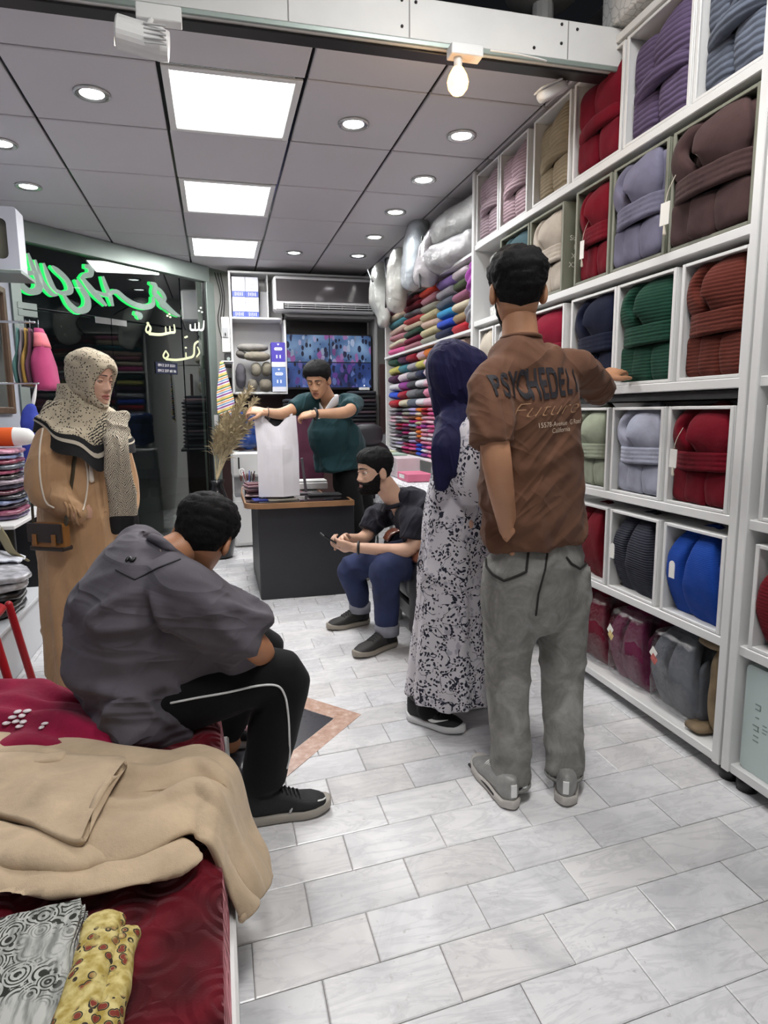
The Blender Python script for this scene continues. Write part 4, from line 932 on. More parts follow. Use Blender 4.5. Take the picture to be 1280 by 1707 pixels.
for k, (x, y) in enumerate(((.3, 4.59), (.46, 4.585))): obj('handle', limb([(x, y, bz1-.045), (x+.015, y-.005, bz1+.008), (x+.05, y, bz1-.0)], [(.012, .003)]*3, 8, 8), M_BAGW, t, True, True)
tag(obj('dark_garment', wob(union([sell((.405, by_+.01, bz1-.07), (.07, .035, .06), 2.6, rot=roty(.4))], .008, 2), .012, 22), mat('garment_black', '1e1e22', .8, bump=.4)), 'dark folded garment peeping out of the carrier bag', 'garment')
# small desk things
t = thing('card_stack', 'messy stack of cards and receipts at the desk corner', 'cards', (.22, 4.75, DZ+.006))
for k in range(9): obj('card', bbox((.235+rp.uniform(-.012, .012), 4.78+rp.uniform(-.02, .02), DZ+.012+k*.011), (.1, .15, .01), .001, rotz(rp.uniform(-.3, .3))), mat('card_%d' % (k % 4), ('5a3038', 'b9a0a0', '38232b', '8a6a70')[k % 4], .5), t, False, True)
t = thing('pen_cup', 'clear cup of pens and scissors behind the card stack', 'cup', (.21, 5.02, DZ+.006))
obj('cup', lathe((.21, 5.02, DZ+.006), [(.03, 0), (.034, .09), (.031, .09), (.028, .004)], 16), mat('cup_clear', 'b9bcc4', .2, trans=.6), t, True, True)
for k in range(5): obj('pen', limb([(.21+.008*math.cos(k*1.3), 5.02+.008*math.sin(k*1.3), DZ+.012), (.21+.05*math.cos(k*1.3), 5.02+.05*math.sin(k*1.3), DZ+.17)], [.004, .004], 7, 4), mat('pen_%d' % k, ('1a1a1c', '2a3f8c', 'd8d8d8', '8a2030', '3a3a3c')[k], .4), t, True, True)
sc = obj('scissors', limb([(.2, 5.0, DZ+.05), (.17, 4.99, DZ+.15)], [.005, .004], 7, 4), M_CHROME, t, True, True)
obj('scissor_grip', limb([(.165+.02*math.cos(q), 4.99, DZ+.17+.024*math.sin(q)) for q in np.linspace(0, 6.28, 14)], [.004]*14, 6), M_WHITEP, sc, True, True)
t = thing('receipt_printer', 'low white box of papers on the desk behind the carrier bag', 'box', (.68, 5.1, DZ+.006)); obj('housing', bbox((.7, 5.15, DZ+.036), (.26, .16, .055), .006), M_WHITEP, t, False, True); obj('lid', bbox((.7, 5.15, DZ+.072), (.25, .15, .014), .004), M_WHITEP, t, False, True)
t = thing('price_stand', 'thin grey upright stand on the desk beside the carrier bag', 'stand', (.62, 4.85, DZ+.006)); obj('upright', bbox((.615, 4.85, DZ+.14), (.02, .012, .27), .002, roty(-.1)), mat('stand_grey', '6f6a70', .35, metal=.4), t, False, True); obj('base', bbox((.625, 4.83, DZ+.012), (.1, .08, .01), .002), mat('stand_grey', '6f6a70'), t, False, True)
t = thing('keyboard', 'black keyboard lying near the desk edge', 'keyboard', (.74, 4.62, DZ+.006)); obj('tray', bbox((.74, 4.68, DZ+.014), (.24, .1, .014), .003), M_BLACKP, t, False, True); obj('key_block', bbox((.74, 4.68, DZ+.023), (.22, .08, .006), .002), mat('keys', '2b2b2f', .5, bump=.6, bscale=60), t, False, True)
for x, y, w, d, c, lb in ((.27, 4.6, .1, .14, '2c3a86', 'blue leaflet under the desk glass corner'), (.42, 4.55, .2, .1, '8a8578', 'grey printed leaflet under the carrier bag'), (.55, 5.0, .12, .2, '6e2036', 'maroon folder on the desk behind the bag')):
    tag(obj('leaflet', bbox((x, y, DZ+.008), (w, d, .003), .0005, rotz(.1)), mat('leaf_'+c, c, .3, var=.35, vscale=20), None, False), lb, 'leaflet', 'papers on the desk')
t = thing('maroon_bag', 'maroon fabric bag with gold emblem standing at the back of the desk', 'bag', (.7, 5.42, DZ+.006)); gp = P(510, 690, 5.42)
obj('cloth', wob(union([sell((gp.x+.03, 5.42, (gp.z+.1+DZ)/2), (.12, .05, (gp.z+.1-DZ)/2-.004), 5)], .012, 2), .006, 9), mat('maroon_cloth', '4a1830', .8, var=.2), t, True, True)
star = [((.028 if k % 2 == 0 else .012)*math.sin(k*math.pi/5), (.028 if k % 2 == 0 else .012)*math.cos(k*math.pi/5)) for k in range(10)]
obj('gold_emblem', extrude(star, .003, (gp.x-.02, 5.36, gp.z-.02)), mat('gold_print', 'c9b45a', .5), t, False, True)

# office chair behind the desk
ch = P(612, 725, 5.5); M_LEATH = mat('black_leather', '26262a', .35, bump=.2, bscale=60)
t = thing('office_chair', 'black office chair with padded headrest behind the standing cashier', 'chair', (ch.x+.05, 5.6, 0))
obj('headrest', union([sell((ch.x, 5.5, ch.z), (.14, .055, .095), 3)], .01, 3), M_LEATH, t, True, True)
obj('backrest', union([sell((ch.x+.02, 5.55, .8), (.22, .05, .26), 3)], .012, 3), M_LEATH, t, True, True)
for s in (-.03, .03): obj('headrest_post', limb([(ch.x+s, 5.53, ch.z-.05), (ch.x+s, 5.55, .95)], [.008, .008], 8, 4), M_BLACKP, t, True, True)
obj('seat', union([sell((ch.x+.02, 5.3, .48), (.24, .24, .05), 3)], .012, 3), M_LEATH, t, True, True)
obj('gas_lift', cyl((ch.x+.02, 5.32, .27), .028, .36, 16), M_CHROME, t, True, True)
for k in range(5):
    a_ = k*2*math.pi/5; lg = obj('leg', limb([(ch.x+.02, 5.32, .11), (ch.x+.02+.27*math.cos(a_), 5.32+.27*math.sin(a_), .07)], [.024, .016], 10, 4), M_BLACKP, t, True, True)
    obj('caster', sell((ch.x+.02+.27*math.cos(a_), 5.32+.27*math.sin(a_), .03), (.022, .022, .03), 2.4, 12, 8), M_BLACKP, lg, True, True)
for s in (-1, 1): obj('armrest', limb([(ch.x+.02+s*.22, 5.48, .5), (ch.x+.02+s*.25, 5.42, .68), (ch.x+.02+s*.25, 5.2, .69)], [.016, .018, .022], 10, 10), M_BLACKP, t, True, True)
# ================================================================== CLOTH BENCH IN FRONT
BT = .345
t = thing('display_bench', 'low white bench under the dark red blanket', 'bench', (-.7, 1.3, 0))
obj('bench_body', bbox((-.661, 1.3, .11), (1.302, 1.66, .22), .006), M_WHITE, t, False, True); obj('cushion_top', bbox((-.68, 1.31, .275), (1.24, 1.6, .1), .03), mat('bench_pad', '5a1a22', .8), t, False, True)
def f_velvet(t, c):
    n = t.noise(5, 5, dist=1.5); e = t.vor(13, t.co(1), 'SMOOTH_F1'); w = t.wave(3, t.co(1, (0, 0, .5)), 'X', 7, 1.4)
    t.p(Base_Color=t.ramp(t.math('MULTIPLY', n, t.math('ADD', w, .55)), [(.15, tuple(x*.4 for x in c)), (.42, c), (.8, tuple(min(1, x*1.6) for x in c))]), Sheen_Weight=.55, Sheen_Roughness=.35)
    t.set(t.b.inputs['Sheen Tint'], (1, .45, .5)); b1 = t.bump(t.math('SINE', t.math('MULTIPLY', t.vor(9), 30.0)), .35, .012); b1 = t.bump(w, .3, .01, b1); t.bump(t.noise(240, 2), .3, .002, b1)
M_VELVET = mat('red_velvet', '520915', .8, spec=.2, fn=f_velvet)
def velvet(u, v):
    y = .5+v*1.63; s = u*1.42; e = 1.254
    if s < e: x = -1.3+s; z = BT
    else:
        q = (s-e)/.175; x = -1.3+e+.012+.012*math.sin(q*1.6); z = BT-.165*q-.01
    if e-.05 < s < e: z -= .012*((s-e+.05)/.05)**2
    if v > .96: z -= .25*((v-.96)/.04)**1.5*.5
    return (x, y, z+.012*nz((x*4, y*4, 0))+.008*nz((x*11, y*9, 2))+crease(V3(x, y, 0), nrm((.5, 1, 0)), .012, 5, .3, 3)*(1 if s < e else .4))
tag(obj('velvet_blanket', sheet(150, 120, velvet, .012), M_VELVET), 'dark red velvet blanket spread over the low bench', 'blanket')
# beige robe thrown across it
def f_fleece(t, c):
    n = t.noise(8, 6, dist=.6); t.p(Base_Color=t.ramp(n, [(.3, tuple(x*.78 for x in c)), (.7, tuple(min(1, x*1.1) for x in c))]))
    a = t.bump(t.noise(60, 4), .35, .006); t.bump(t.noise(420, 2), .35, .002, a)
M_BEIGE = mat('beige_fleece', 'c4ae92', .95, sheen=.3, spec=.15, fn=f_fleece)
Z1 = .385
top = [PZ(-70, 1228, Z1), PZ(40, 1232, Z1), PZ(150, 1246, Z1), PZ(250, 1262, Z1+.01), PZ(335, 1254, Z1), PZ(388, 1285, Z1-.01), P(412, 1370, 1.6), P(430, 1420, 1.53), P(434, 1455, 1.5)]
bot = [PZ(-70, 1420, Z1), PZ(40, 1440, Z1), PZ(150, 1452, Z1), PZ(240, 1440, Z1), PZ(318, 1400, Z1), PZ(345, 1420, Z1-.005), P(365, 1470, 1.31), P(382, 1508, 1.30), P(400, 1528, 1.31)]
tp, bp = spline(top, 80), spline(bot, 80)
def beige(u, v):
    i = int(round(u*79)); a, b = tp[i], bp[i]; p = a*(1-v)+b*v; e = (1-(2*v-1)**8)
    lift = .02*e+.018*nz((p[0]*5, p[1]*7, 1))+.012*abs(math.sin(v*7+u*5+2*nz((u*3, v*3, 4))))
    fold = .03*math.exp(-((v-.32-.1*u)/.05)**2)*(1-u)+.022*math.exp(-((v-.72+.12*u)/.06)**2)
    h = max(0, u-.66)*3
    return (p[0]+(lift+fold*.3)*h, p[1]-.012*h*e, p[2]+(lift+fold)*(1-h*.7))
t = thing('beige_robe', 'beige fleece bathrobe thrown over the bench, one sleeve hanging off', 'bathrobe', (-.4, 1.5, .36))
obj('robe_body', sheet(80, 50, beige, .014), M_BEIGE, t, True, True)
fl = [PZ(-60, 1262, .43), PZ(100, 1268, .44), PZ(207, 1272, .45), PZ(192, 1310, .455), PZ(128, 1412, .43), PZ(20, 1368, .43), PZ(-60, 1340, .43)]
fa, fb = spline([fl[0], fl[1], fl[2], fl[3]], 40), spline([fl[6], fl[5], fl[4], fl[4]*.6+fl[3]*.4], 40)
def flap(u, v):
    a, b = fa[int(round(u*39))], fb[int(round(u*39))]; p = a*(1-v)+b*v
    return (p[0], p[1], p[2]+.012*math.sin(math.pi*v)+.01*nz((p[0]*9, p[1]*9, 3))+.018*u**6)
obj('front_flap', sheet(40, 34, flap, .016), M_BEIGE, t, True, True)
obj('sleeve', wob(union([limb([PZ(-80, 1425, .40), PZ(60, 1448, .40), PZ(170, 1452, .395), PZ(260, 1436, .395), PZ(318, 1410, .39)], [(.07, .011), (.075, .015), (.07, .015), (.065, .013), (.06, .009)], 16, 30, ref=(0, 1, 0))], .01, 3), .014, 9), M_BEIGE, t, True, True)
obj('sleeve', wob(union([limb([PZ(-80, 1395, .41), PZ(40, 1415, .415), PZ(130, 1425, .41), PZ(215, 1418, .40)], [(.05, .02), (.055, .024), (.05, .02), (.03, .014)], 16, 26, ref=(0, 1, 0))], .01, 3), .012, 10), M_BEIGE, t, True, True)
obj('pocket_band', limb([PZ(52, 1268, .45), PZ(80, 1265, .455), PZ(104, 1263, .455)], [(.022, .008)]*3, 10, 10, ref=(0, 1, 0), p=4), M_BEIGE, t, True, True)
obj('cuff_band', limb([P(436, 1425, 1.49), P(437, 1462, 1.46), P(425, 1500, 1.38), P(404, 1526, 1.3)], [(.01, .016)]*4, 10, 16), M_BEIGE, t, True, True)
obj('seam', limb([PZ(182, 1332, .42), PZ(250, 1318, .425), PZ(330, 1312, .42)], [.0035]*3, 6, 14), M_BEIGE, t, True, True)
# magenta fleece garment
M_MAG = mat('magenta_fleece', '8a1239', .9, sheen=.35, spec=.2, fn=f_fleece)
t = thing('magenta_garment', 'magenta fleece garment with white embroidered flowers heaped on the bench', 'garment', (-.6, 1.95, .36))
pp = [[PZ(-60, 1200, .40), PZ(60, 1205, .41), PZ(150, 1225, .40), PZ(225, 1235, .38)], [PZ(-40, 1170, .41), PZ(60, 1165, .42), PZ(130, 1170, .41)], [PZ(20, 1225, .39), PZ(110, 1245, .39), PZ(190, 1255, .37)], [PZ(-50, 1240, .38), PZ(30, 1250, .38), PZ(100, 1258, .375)]]
gm = displace(union([limb(q_, [(.1, .045)]*(len(q_)-1)+[(.05, .02)], 16, 20, ref=(0, 1, 0)) for q_ in pp], .011, 4), lambda p, n: .016*nz(p, 8)+.01*math.sin(p[1]*55+p[0]*18+4*nz(p, 5))*max(0, n[2]))
obj('cloth', gm, M_MAG, t, True, True)
bv = BVHTree.FromPolygons([tuple(v) for v in gm[0]], gm[1])
def onto(bv_, p, d, off):
    h = bv_.ray_cast(Vector(p), Vector(d)); return (np.array(h[0])+np.array(h[1])*off) if h[0] else None
M_EMB = mat('white_embroidery', 'd9cfd2', .6)
for k, (px, py) in enumerate(((22, 1196), (30, 1188), (38, 1194), (46, 1187), (28, 1203), (40, 1204), (12, 1206), (34, 1212), (76, 1207), (70, 1214))):
    g_ = PZ(px, py, .42); d_ = np.array(g_)-V3(0, 0, CAM_H); hp = onto(bv, (0, 0, CAM_H), nrm(d_), .004)
    if hp is not None: obj('embroidered_petal', sell(hp, (.012 if k < 8 else .007, .01, .004), 2, 10, 6, rotz(k)), M_EMB, t, True, True)
# patterned cloths at the near corner
def f_pais(t, c):
    v = t.co(1); d = t.vor(17, v, 'DISTANCE_TO_EDGE'); r_ = t.vor(26, v); w = t.wave(40, v, 'DIAGONAL', 6, 3); n = t.noise(30, 4, v, .6, 2)
    sp = t.n('SeparateXYZ', {0: v}).outputs[1]
    rings = t.math('FRACT', t.math('MULTIPLY', r_, 7.5)); ink = t.math('LESS_THAN', rings, .42)
    zone = t.ramp(t.noise(6, 3, v), [(.42, 0.0), (.5, 1.0)]); ink = t.math('MULTIPLY', ink, t.math('MULTIPLY', zone, t.math('GREATER_THAN', n, .42)))
    base = t.ramp(t.noise(90, 3, t.co((1, .2, 1))), [(.35, lin('7f817d')), (.6, lin('b9bab5'))])
    t.p(Base_Color=t.mix(ink, base, lin('23251f')))
M_PAIS = mat('grey_paisley', 'a9aaa5', .85, fn=f_pais)
pa = [PZ(-60, 1548, .385), PZ(40, 1527, .39), PZ(136, 1503, .392)]; pb = [PZ(-60, 1760, .375), PZ(20, 1760, .38), PZ(92, 1740, .38)]
sa, sb = spline(pa, 30), spline(pb, 30)
t = thing('paisley_cloth', 'grey folded cloth with black paisley print on the near bench corner', 'cloth', (-.4, 1.0, .36))
for k in range(3):
    obj('fold_layer', sheet(30, 36, lambda u, v: tuple((sa*(1-v)+sb*v)[int(round(u*29))]+V3(.004*k+.004*math.sin(v*12+k), -.004*k, -.012*k+.004*nz((u*5, v*5, k)))), .009), M_PAIS, t, True, True)
def f_yel(t, c):
    v = t.co(1); r_ = t.vor(58, v, rnd=1); n = t.noise(60, 3, v); z = t.ramp(t.noise(14, 3, v), [(.43, 0.0), (.48, 1.0)])
    base = t.ramp(n, [(.35, lin('a08a3c')), (.65, lin('d2c384'))]); red = t.math('MULTIPLY', t.math('LESS_THAN', r_, .3), z); ol = t.math('MULTIPLY', t.math('LESS_THAN', t.math('ABSOLUTE', t.math('SUBTRACT', r_, .38)), .06), z)
    t.p(Base_Color=t.mix(ol, t.mix(red, base, lin('7a2a1a')), lin('2a2016')))
M_YEL = mat('yellow_print', 'b9a75a', .8, fn=f_yel)
for k, (a, b, r_, lb) in enumerate(((PZ(172, 1545, .40), PZ(100, 1790, .395), .034, 'yellow folded cloth with red flowers beside the paisley cloth'), (PZ(200, 1568, .385), PZ(150, 1790, .385), .03, 'second yellow flowered roll lying nearer the bench edge'))):
    d = np.array(b)-np.array(a); s_ = wob(union([limb([np.array(a), np.array(a)*.5+np.array(b)*.5+V3(.004, 0, .004), np.array(b)], [(r_*1.0, r_*.8)]*3, 16, 20, p=2.6)], .006, 2), .005, 22)
    t = thing('printed_cloth', lb, 'cloth', tuple(a), 0, 'yellow printed rolls'); obj('roll', s_, M_YEL, t, True, True)
    e = np.array(a)+V3(.01, .006, .002); obj('loose_corner', wob(union([sell(e, (r_*.9, .018, r_*.5), 2.4, rot=rotz(-.4))], .005, 2), .004, 40), M_YEL, t, True, True)

# ================================================================== ARMCHAIR
ax0, ax1, ay0, ay1 = .985, 1.62, 3.2, 3.93
t = thing('armchair', 'black leather armchair with wooden arm caps and steel feet', 'armchair', ((ax0+ax1)/2, (ay0+ay1)/2, 0))
for y in (ay0+.065, ay1-.065):
    o = [(ax0+.0, .1), (ax1, .1), (ax1, .62)]+[(ax1-(ax1-ax0)*q, .62-.05*q*q) for q in (.5, .8)]+[(ax0+.045, .54), (ax0+.012, .49), (ax0, .42)]
    arm = obj('arm', extrude(o[::-1], .13, (0, y+.065, 0), (1, 0, 0), (0, 0, 1)) if False else loft([arr([(x, y-.065, z) for x, z in o]), arr([(x, y+.065, z) for x, z in o])]), M_LEATH, t, False, True)
    cap = [(ax0+.01, .515), (ax0+.05, .56), (ax0+.2, .595), (ax0+.45, .625)]
    obj('arm_cap', limb([(x, y, z) for x, z in cap], [(.012, .06)]*4, 14, 12, ref=(0, 0, 1), p=3), mat('arm_wood', '5a3020', .25, coat=.5), arm, True, True)
obj('seat', union([sell((1.26, (ay0+ay1)/2, .32), (.27, .235, .1), 4)], .014, 2), M_LEATH, t, True, True)
obj('back', union([sell((1.55, (ay0+ay1)/2, .52), (.09, .24, .36), 4, rot=roty(.08))], .014, 2), M_LEATH, t, True, True)
obj('base', bbox(((ax0+ax1)/2+.02, (ay0+ay1)/2, .15), (ax1-ax0-.06, ay1-ay0-.27, .1), .01), M_LEATH, t, False, True)
for x in (ax0+.05, ax1-.06):
    for y in (ay0+.065, ay1-.065): obj('foot', bbox((x, y, .05), (.09, .125, .1), .004), mat('steel_foot', 'a9abae', .3, metal=.8), t, False, True)

# ================================================================== LEFT SIDE, BEHIND THE VEILED WOMAN
M_PLINTH = mat('plinth_white', 'c9ccd0', .45)
t = thing('low_plinth', 'low white plinth at the picture edge behind the bench', 'plinth', (-1.25, 3.4, 0))
obj('plinth_body', bbox((-1.26, 3.35, .14), (.46, 1.5, .28), .006), M_PLINTH, t, False, True); obj('plinth_top', bbox((-1.255, 3.35, .29), (.48, 1.52, .022), .004), M_PLINTH, t, False, True)
M_CLRP = lambda c: mat('packed_'+c, c, .35, coat=.7, var=.4, vscale=25, bump=.6, bscale=22, bdist=.012)
def pack(name, label, c, s, col, grp, a=0):
    o = obj(name, displace(union([sell(c, s, 4, rot=rotz(a))], .009, 1), lambda p, n: .006*nz(p, 18)), M_CLRP(col)); return tag(o, label, 'garment', grp)
for k, (col, nm) in enumerate((('2b2b2e', 'black'), ('34352f', 'dark olive'), ('232326', 'jet black'), ('c3c3c6', 'white'), ('b9bac0', 'uppermost white'))):
    pack('packed_garment', nm+' packed garment in the pile on the low plinth', (-1.22+.01*k, 3.62, .325+k*.042), (.2, .2, .024), col, 'packed garments on the plinth', .1*k)
tag(obj('white_shirt', sheet(24, 24, lambda u, v: (-1.42+.36*u, 3.75+.14*v+.02*math.sin(u*9), .53+.19*(1-u)**1.5*(.4+v*.8)+.014*nz((u*6, v*6, 1))), .008), mat('shirt_white', 'cfd2da', .8)), 'crumpled white shirt slumped over the packed garments', 'shirt')
tag(obj('black_sack', wob(union([sell((-1.4, 3.35, .43), (.11, .16, .13), 2.6)], .012, 3), .02, 8), mat('sack_black', '1c1c1f', .5, bump=.4)), 'black sack on the low plinth at the picture edge', 'bag')
# table of packed garments by the left wall
t = thing('display_table', 'white display table stacked with packed garments by the grey wall', 'table', (-1.3, 4.3, 0))
obj('table_top', bbox((-1.3, 4.25, .70), (.42, .8, .022), .004), M_WHITE, t, False, True)
for x in (-1.48, -1.12):
    for y in (3.9, 4.6): obj('leg', bbox((x, y, .345), (.03, .03, .69), .003), M_BLACKP, t, False, True)
obj('modesty_panel', bbox((-1.3, 4.45, .42), (.38, .02, .5), .003), M_BLACKP, t, False, True)
pcs = [('6a5a80', 'violet'), ('8a4a62', 'rose'), ('40383f', 'brown black'), ('7a86a8', 'pale blue'), ('2e2e35', 'black'), ('5a2a3a', 'wine'), ('3a3a55', 'indigo'), ('9a8a96', 'silver pink'), ('35302f', 'coffee'), ('a04a68', 'pink'), ('4f5560', 'slate'), ('7a2f45', 'raspberry'), ('8090b5', 'blue patterned'), ('c08aa0', 'pink patterned')]
for k, (col, nm) in enumerate(pcs):
    pack('packed_garment', nm+' packed garment, '+ORD[k]+' up in the pile on the display table', (-1.29+.012*math.sin(k*2), 4.2+.01*math.cos(k*3), .727+k*.0285), (.17, .19, .0165), col, 'packed garments on the display table', .06*math.sin(k*1.7))
bl = P(22, 766, 4.2); t = thing('bolster', 'orange and white rolled blanket on top of the packed garments', 'blanket', (bl.x, 4.2, 1.12))
zb = .727+14*.0285+.053
obj('roll', limb([(bl.x-.2, 4.2, zb), (bl.x+.02, 4.2, zb)], [.055, .055], 18, 8), mat('orange_fleece', 'd0561c', .9), t, True, True); obj('white_end', limb([(bl.x+.02, 4.2, zb), (bl.x+.075, 4.2, zb)], [.0555, .05], 18, 6), mat('white_fleece', 'dddcd8', .9), t, True, True)
tag(obj('yellow_ribbon', limb([P(-20, 860, 3.9), P(5, 895, 3.85), P(20, 920, 3.85), P(48, 935, 3.9)], [(.03, .003), (.032, .003), (.028, .003), (.01, .003)], 8, 20, ref=(0, 0, 1)), mat('ribbon_khaki', '9a9070', .7)), 'khaki fabric strip hanging off the display table', 'ribbon')
# red steel stool by the bench
M_RED = mat('red_paint', 'a01820', .35)
t = thing('red_stool', 'red painted stool leg beside the magenta garment', 'stool', (-.95, 2.4, 0)); f0 = PZ(26, 1163, 0.3)
la, lb_ = A(P(24, 1165, 2.35)), A(P(0, 1088, 2.35)); ld = (la-lb_)/(la[2]-lb_[2]); f_ = la-ld*la[2]; g_ = la+ld*(.62-la[2]); fx, fy = g_[0]+.1, 2.3
for a_, b_ in ((f_, g_), (f_+V3(-.03, .3, 0), g_+V3(0, .2, 0)), (f_*V3(1, 1, 0)+V3(-.42, 0, 0), g_+V3(-.2, 0, 0)), (f_*V3(1, 1, 0)+V3(-.4, .3, 0), g_+V3(-.2, .2, 0))):
    obj('leg', limb([a_, b_], [.014, .014], 10, 4), M_RED, t, True, True)
obj('seat', union([sell((fx-.215, fy+.1, .63), (.14, .14, .02), 3)], .01, 2), M_RED, t, True, True)
obj('rung', limb([f_*.6+g_*.4, f_*.6+g_*.4+V3(-.3, 0, 0)], [.009, .009], 8, 3), M_RED, t, True, True)
# mirror, boxed bedding and hanging clothes on the left wall
mz0, mz1 = PX(5, 690, -1.5).z, PX(5, 480, -1.5).z
M_WALN = mat('walnut_frame', '5a4636', .45, var=.25, vscale=6)
t = thing('wall_mirror', 'wooden framed mirror hanging on the grey wall', 'mirror', (-1.5, 4.4, mz0))
my1 = PX(17, 600, -1.5).y; my0 = my1-.5
for c, s in (((-1.502, my1-.025, (mz0+mz1)/2), (.03, .05, mz1-mz0)), ((-1.502, my0+.025, (mz0+mz1)/2), (.03, .05, mz1-mz0)), ((-1.502, (my0+my1)/2, mz0+.025), (.03, .4, .05)), ((-1.502, (my0+my1)/2, mz1-.025), (.03, .4, .05))): obj('frame_rail', bbox(c, s, .01), M_WALN, t, False, True)
obj('mirror_glass', box((-1.512, (my0+my1)/2, (mz0+mz1)/2), (.006, .41, mz1-mz0-.09)), mat('mirror_silver', 'd0d0d0', .03, metal=1), t, False, True)
ga = P(30, 400, 4.3)
t = thing('bedding_case', 'white bedding gift box with a clear window jutting from the wall shelf', 'case', (ga.x-.2, 4.3, P(30, 455, 4.3).z)); zA, zB = P(30, 452, 4.3).z, P(30, 345, 4.3).z
def fbox(z0, z1, w, iw, m, ih):
    o_ = [(p[0]-w/2, p[1]+(z0+z1)/2) for p in rr(w, z1-z0, .012, 4)]; i_ = [(p[0]-w/2, p[1]+(z0+z1)/2) for p in rr(iw, ih, .03, 4)]
    return loft([arr([(ga.x+x, 4.3, z) for x, z in i_]), arr([(ga.x+x, 4.3, z) for x, z in o_]), arr([(ga.x+x, 4.45, z) for x, z in o_])], cap=False)
hB = zB-zA
obj('box_front', fbox(zA, zB, .4, .29, None, hB-.13), mat('box_white', 'c9ccd6', .4), t, False, True)
obj('box_back', box((ga.x-.2, 4.447, (zA+zB)/2), (.38, .006, hB-.02)), mat('box_white', 'c9ccd6'), t, False, True)
obj('satin_quilt', wob(union([sell((ga.x-.2, 4.38, (zA+zB)/2), (.165, .05, hB/2-.045), 4)], .01, 2), .012, 14), mat('satin_cream', 'a8a68c', .3, sheen=.3), t, True, True)
obj('window_film', box((ga.x-.2, 4.307, (zA+zB)/2), (.3, .003, hB-.11)), M_POLY, t, False, True)
t = thing('wall_shelf', 'grey wall shelf under the bedding gift box', 'shelf', (ga.x-.25, 4.37, zA-.03)); obj('board', bbox((ga.x-.235, 4.4, zA-.012), (.5, .3, .022), .003), M_ALU, t, False, True); obj('bracket', bbox((ga.x-.42, 4.4, zA-.09), (.06, .02, .13), .003), M_ALU, t, False, True)
# little hanging clothes
rail = P(45, 545, 4.9); t = thing('clothes_rail', 'short chrome clothes rail on the grey wall', 'rail', (rail.x-.1, 4.9, rail.z)); obj('bar', limb([(-1.52, 4.9, rail.z+.03), (P(58, 545, 4.9).x, 4.9, rail.z+.03)], [.008, .008], 10, 4), M_CHROME, t, True, True)
HC = [(30, 'teal', '4f7d78', 'grey-teal child garment, first on the short rail', .9), (36, 'grey', '8a7f86', 'mauve grey child garment, second on the short rail', .95), (43, 'mustard', 'b08a3e', 'mustard child garment with pale edge on the short rail', .93), (50, 'plum', '5a2f45', 'plum child garment between the mustard and the pink one', .9), (64, 'pink', 'c2447a', 'pink child jacket with coral shoulder on the short rail', 1.0)]
for k, (px, nm, col, lb, sc_) in enumerate(HC):
    x = P(px, 545, 4.9).x; h = rail.z-P(60, 648, 4.9).z; h *= sc_
    t = thing('child_garment', lb, 'garment', (x, 4.9, rail.z-h), 0, 'child garments on the short rail'); w_ = .014 if px < 60 else .07
    rings = []
    for v in np.linspace(0, 1, 14):
        wy = .05+.09*min(1, v*1.5); wx = w_*(.35+.65*min(1, v*1.6)); rings.append(ring((x+(.03*v if px > 60 else 0)+.006*math.sin(v*7), 4.9-.02*v, rail.z-.01-h*v*(1 if v < 1 else 1)), V3(wx*(1 if v < .97 else .8), 0, 0), V3(0, wy, 0), 16, 2.6))
    VFc = displace(loft(rings[::-1]), lambda p, n: .006*math.sin(p[1]*60+p[0]*90)*max(0, min(1, (rail.z-p[2])*5)))
    obj('cloth', VFc, mat('fleece_'+nm, dk(col, .85), .9, sheen=.1, var=.12), t, True, True)
    if nm == 'pink': obj('shoulder', displace(loft([r_*1.0+V3(0, 0, 0) for r_ in rings[1:5][::-1]]), lambda p, n: .003), mat('fleece_coral', 'd8747e', .9), t, True, True)
    obj('hanger_hook', limb([(x, 4.9, rail.z-.02), (x, 4.9, rail.z+.02), (x+.0, 4.908, rail.z+.043), (x, 4.9, rail.z+.046)], [.002]*4, 6, 10), M_CHROME, t, True, True)
bp_ = P(55, 735, 4.7)
t = thing('child_garment', 'royal blue garment on a white clip hanger behind the veiled woman', 'garment', (bp_.x, 4.7, bp_.z-.25)); obj('cloth', wob(union([sell((bp_.x, 4.7, bp_.z), (.055, .07, .24), 3)], .01, 2), .012, 14), mat('blue_fleece', '2f3f9c', .85), t, True, True)
obj('clip_hanger', limb([(bp_.x+.01, 4.7, bp_.z+.2), (bp_.x+.03, 4.7, bp_.z+.28), (bp_.x+.05, 4.7, bp_.z+.36)], [.008, .012, .004], 8, 8), M_WHITEP, t, True, True)
tag(obj('hanger_rod', limb([(-1.52, 4.71, bp_.z+.37), (bp_.x+.06, 4.71, bp_.z+.37)], [.006, .006], 8, 3), M_CHROME), 'thin chrome rod carrying the blue garment', 'rail')
t = thing('closer_unit', 'grey metal door closer at the top left of the glass', 'door closer', tuple(gpt(.2, 2.0)))
for k in range(2): q0 = PG(55, 512+k*12); obj('closer_body', gbox(gs(PG(24, 515))+.0, gs(PG(56, 515)), q0.z-.03, q0.z+.02, .03, .04), M_ALU, t, False, True)

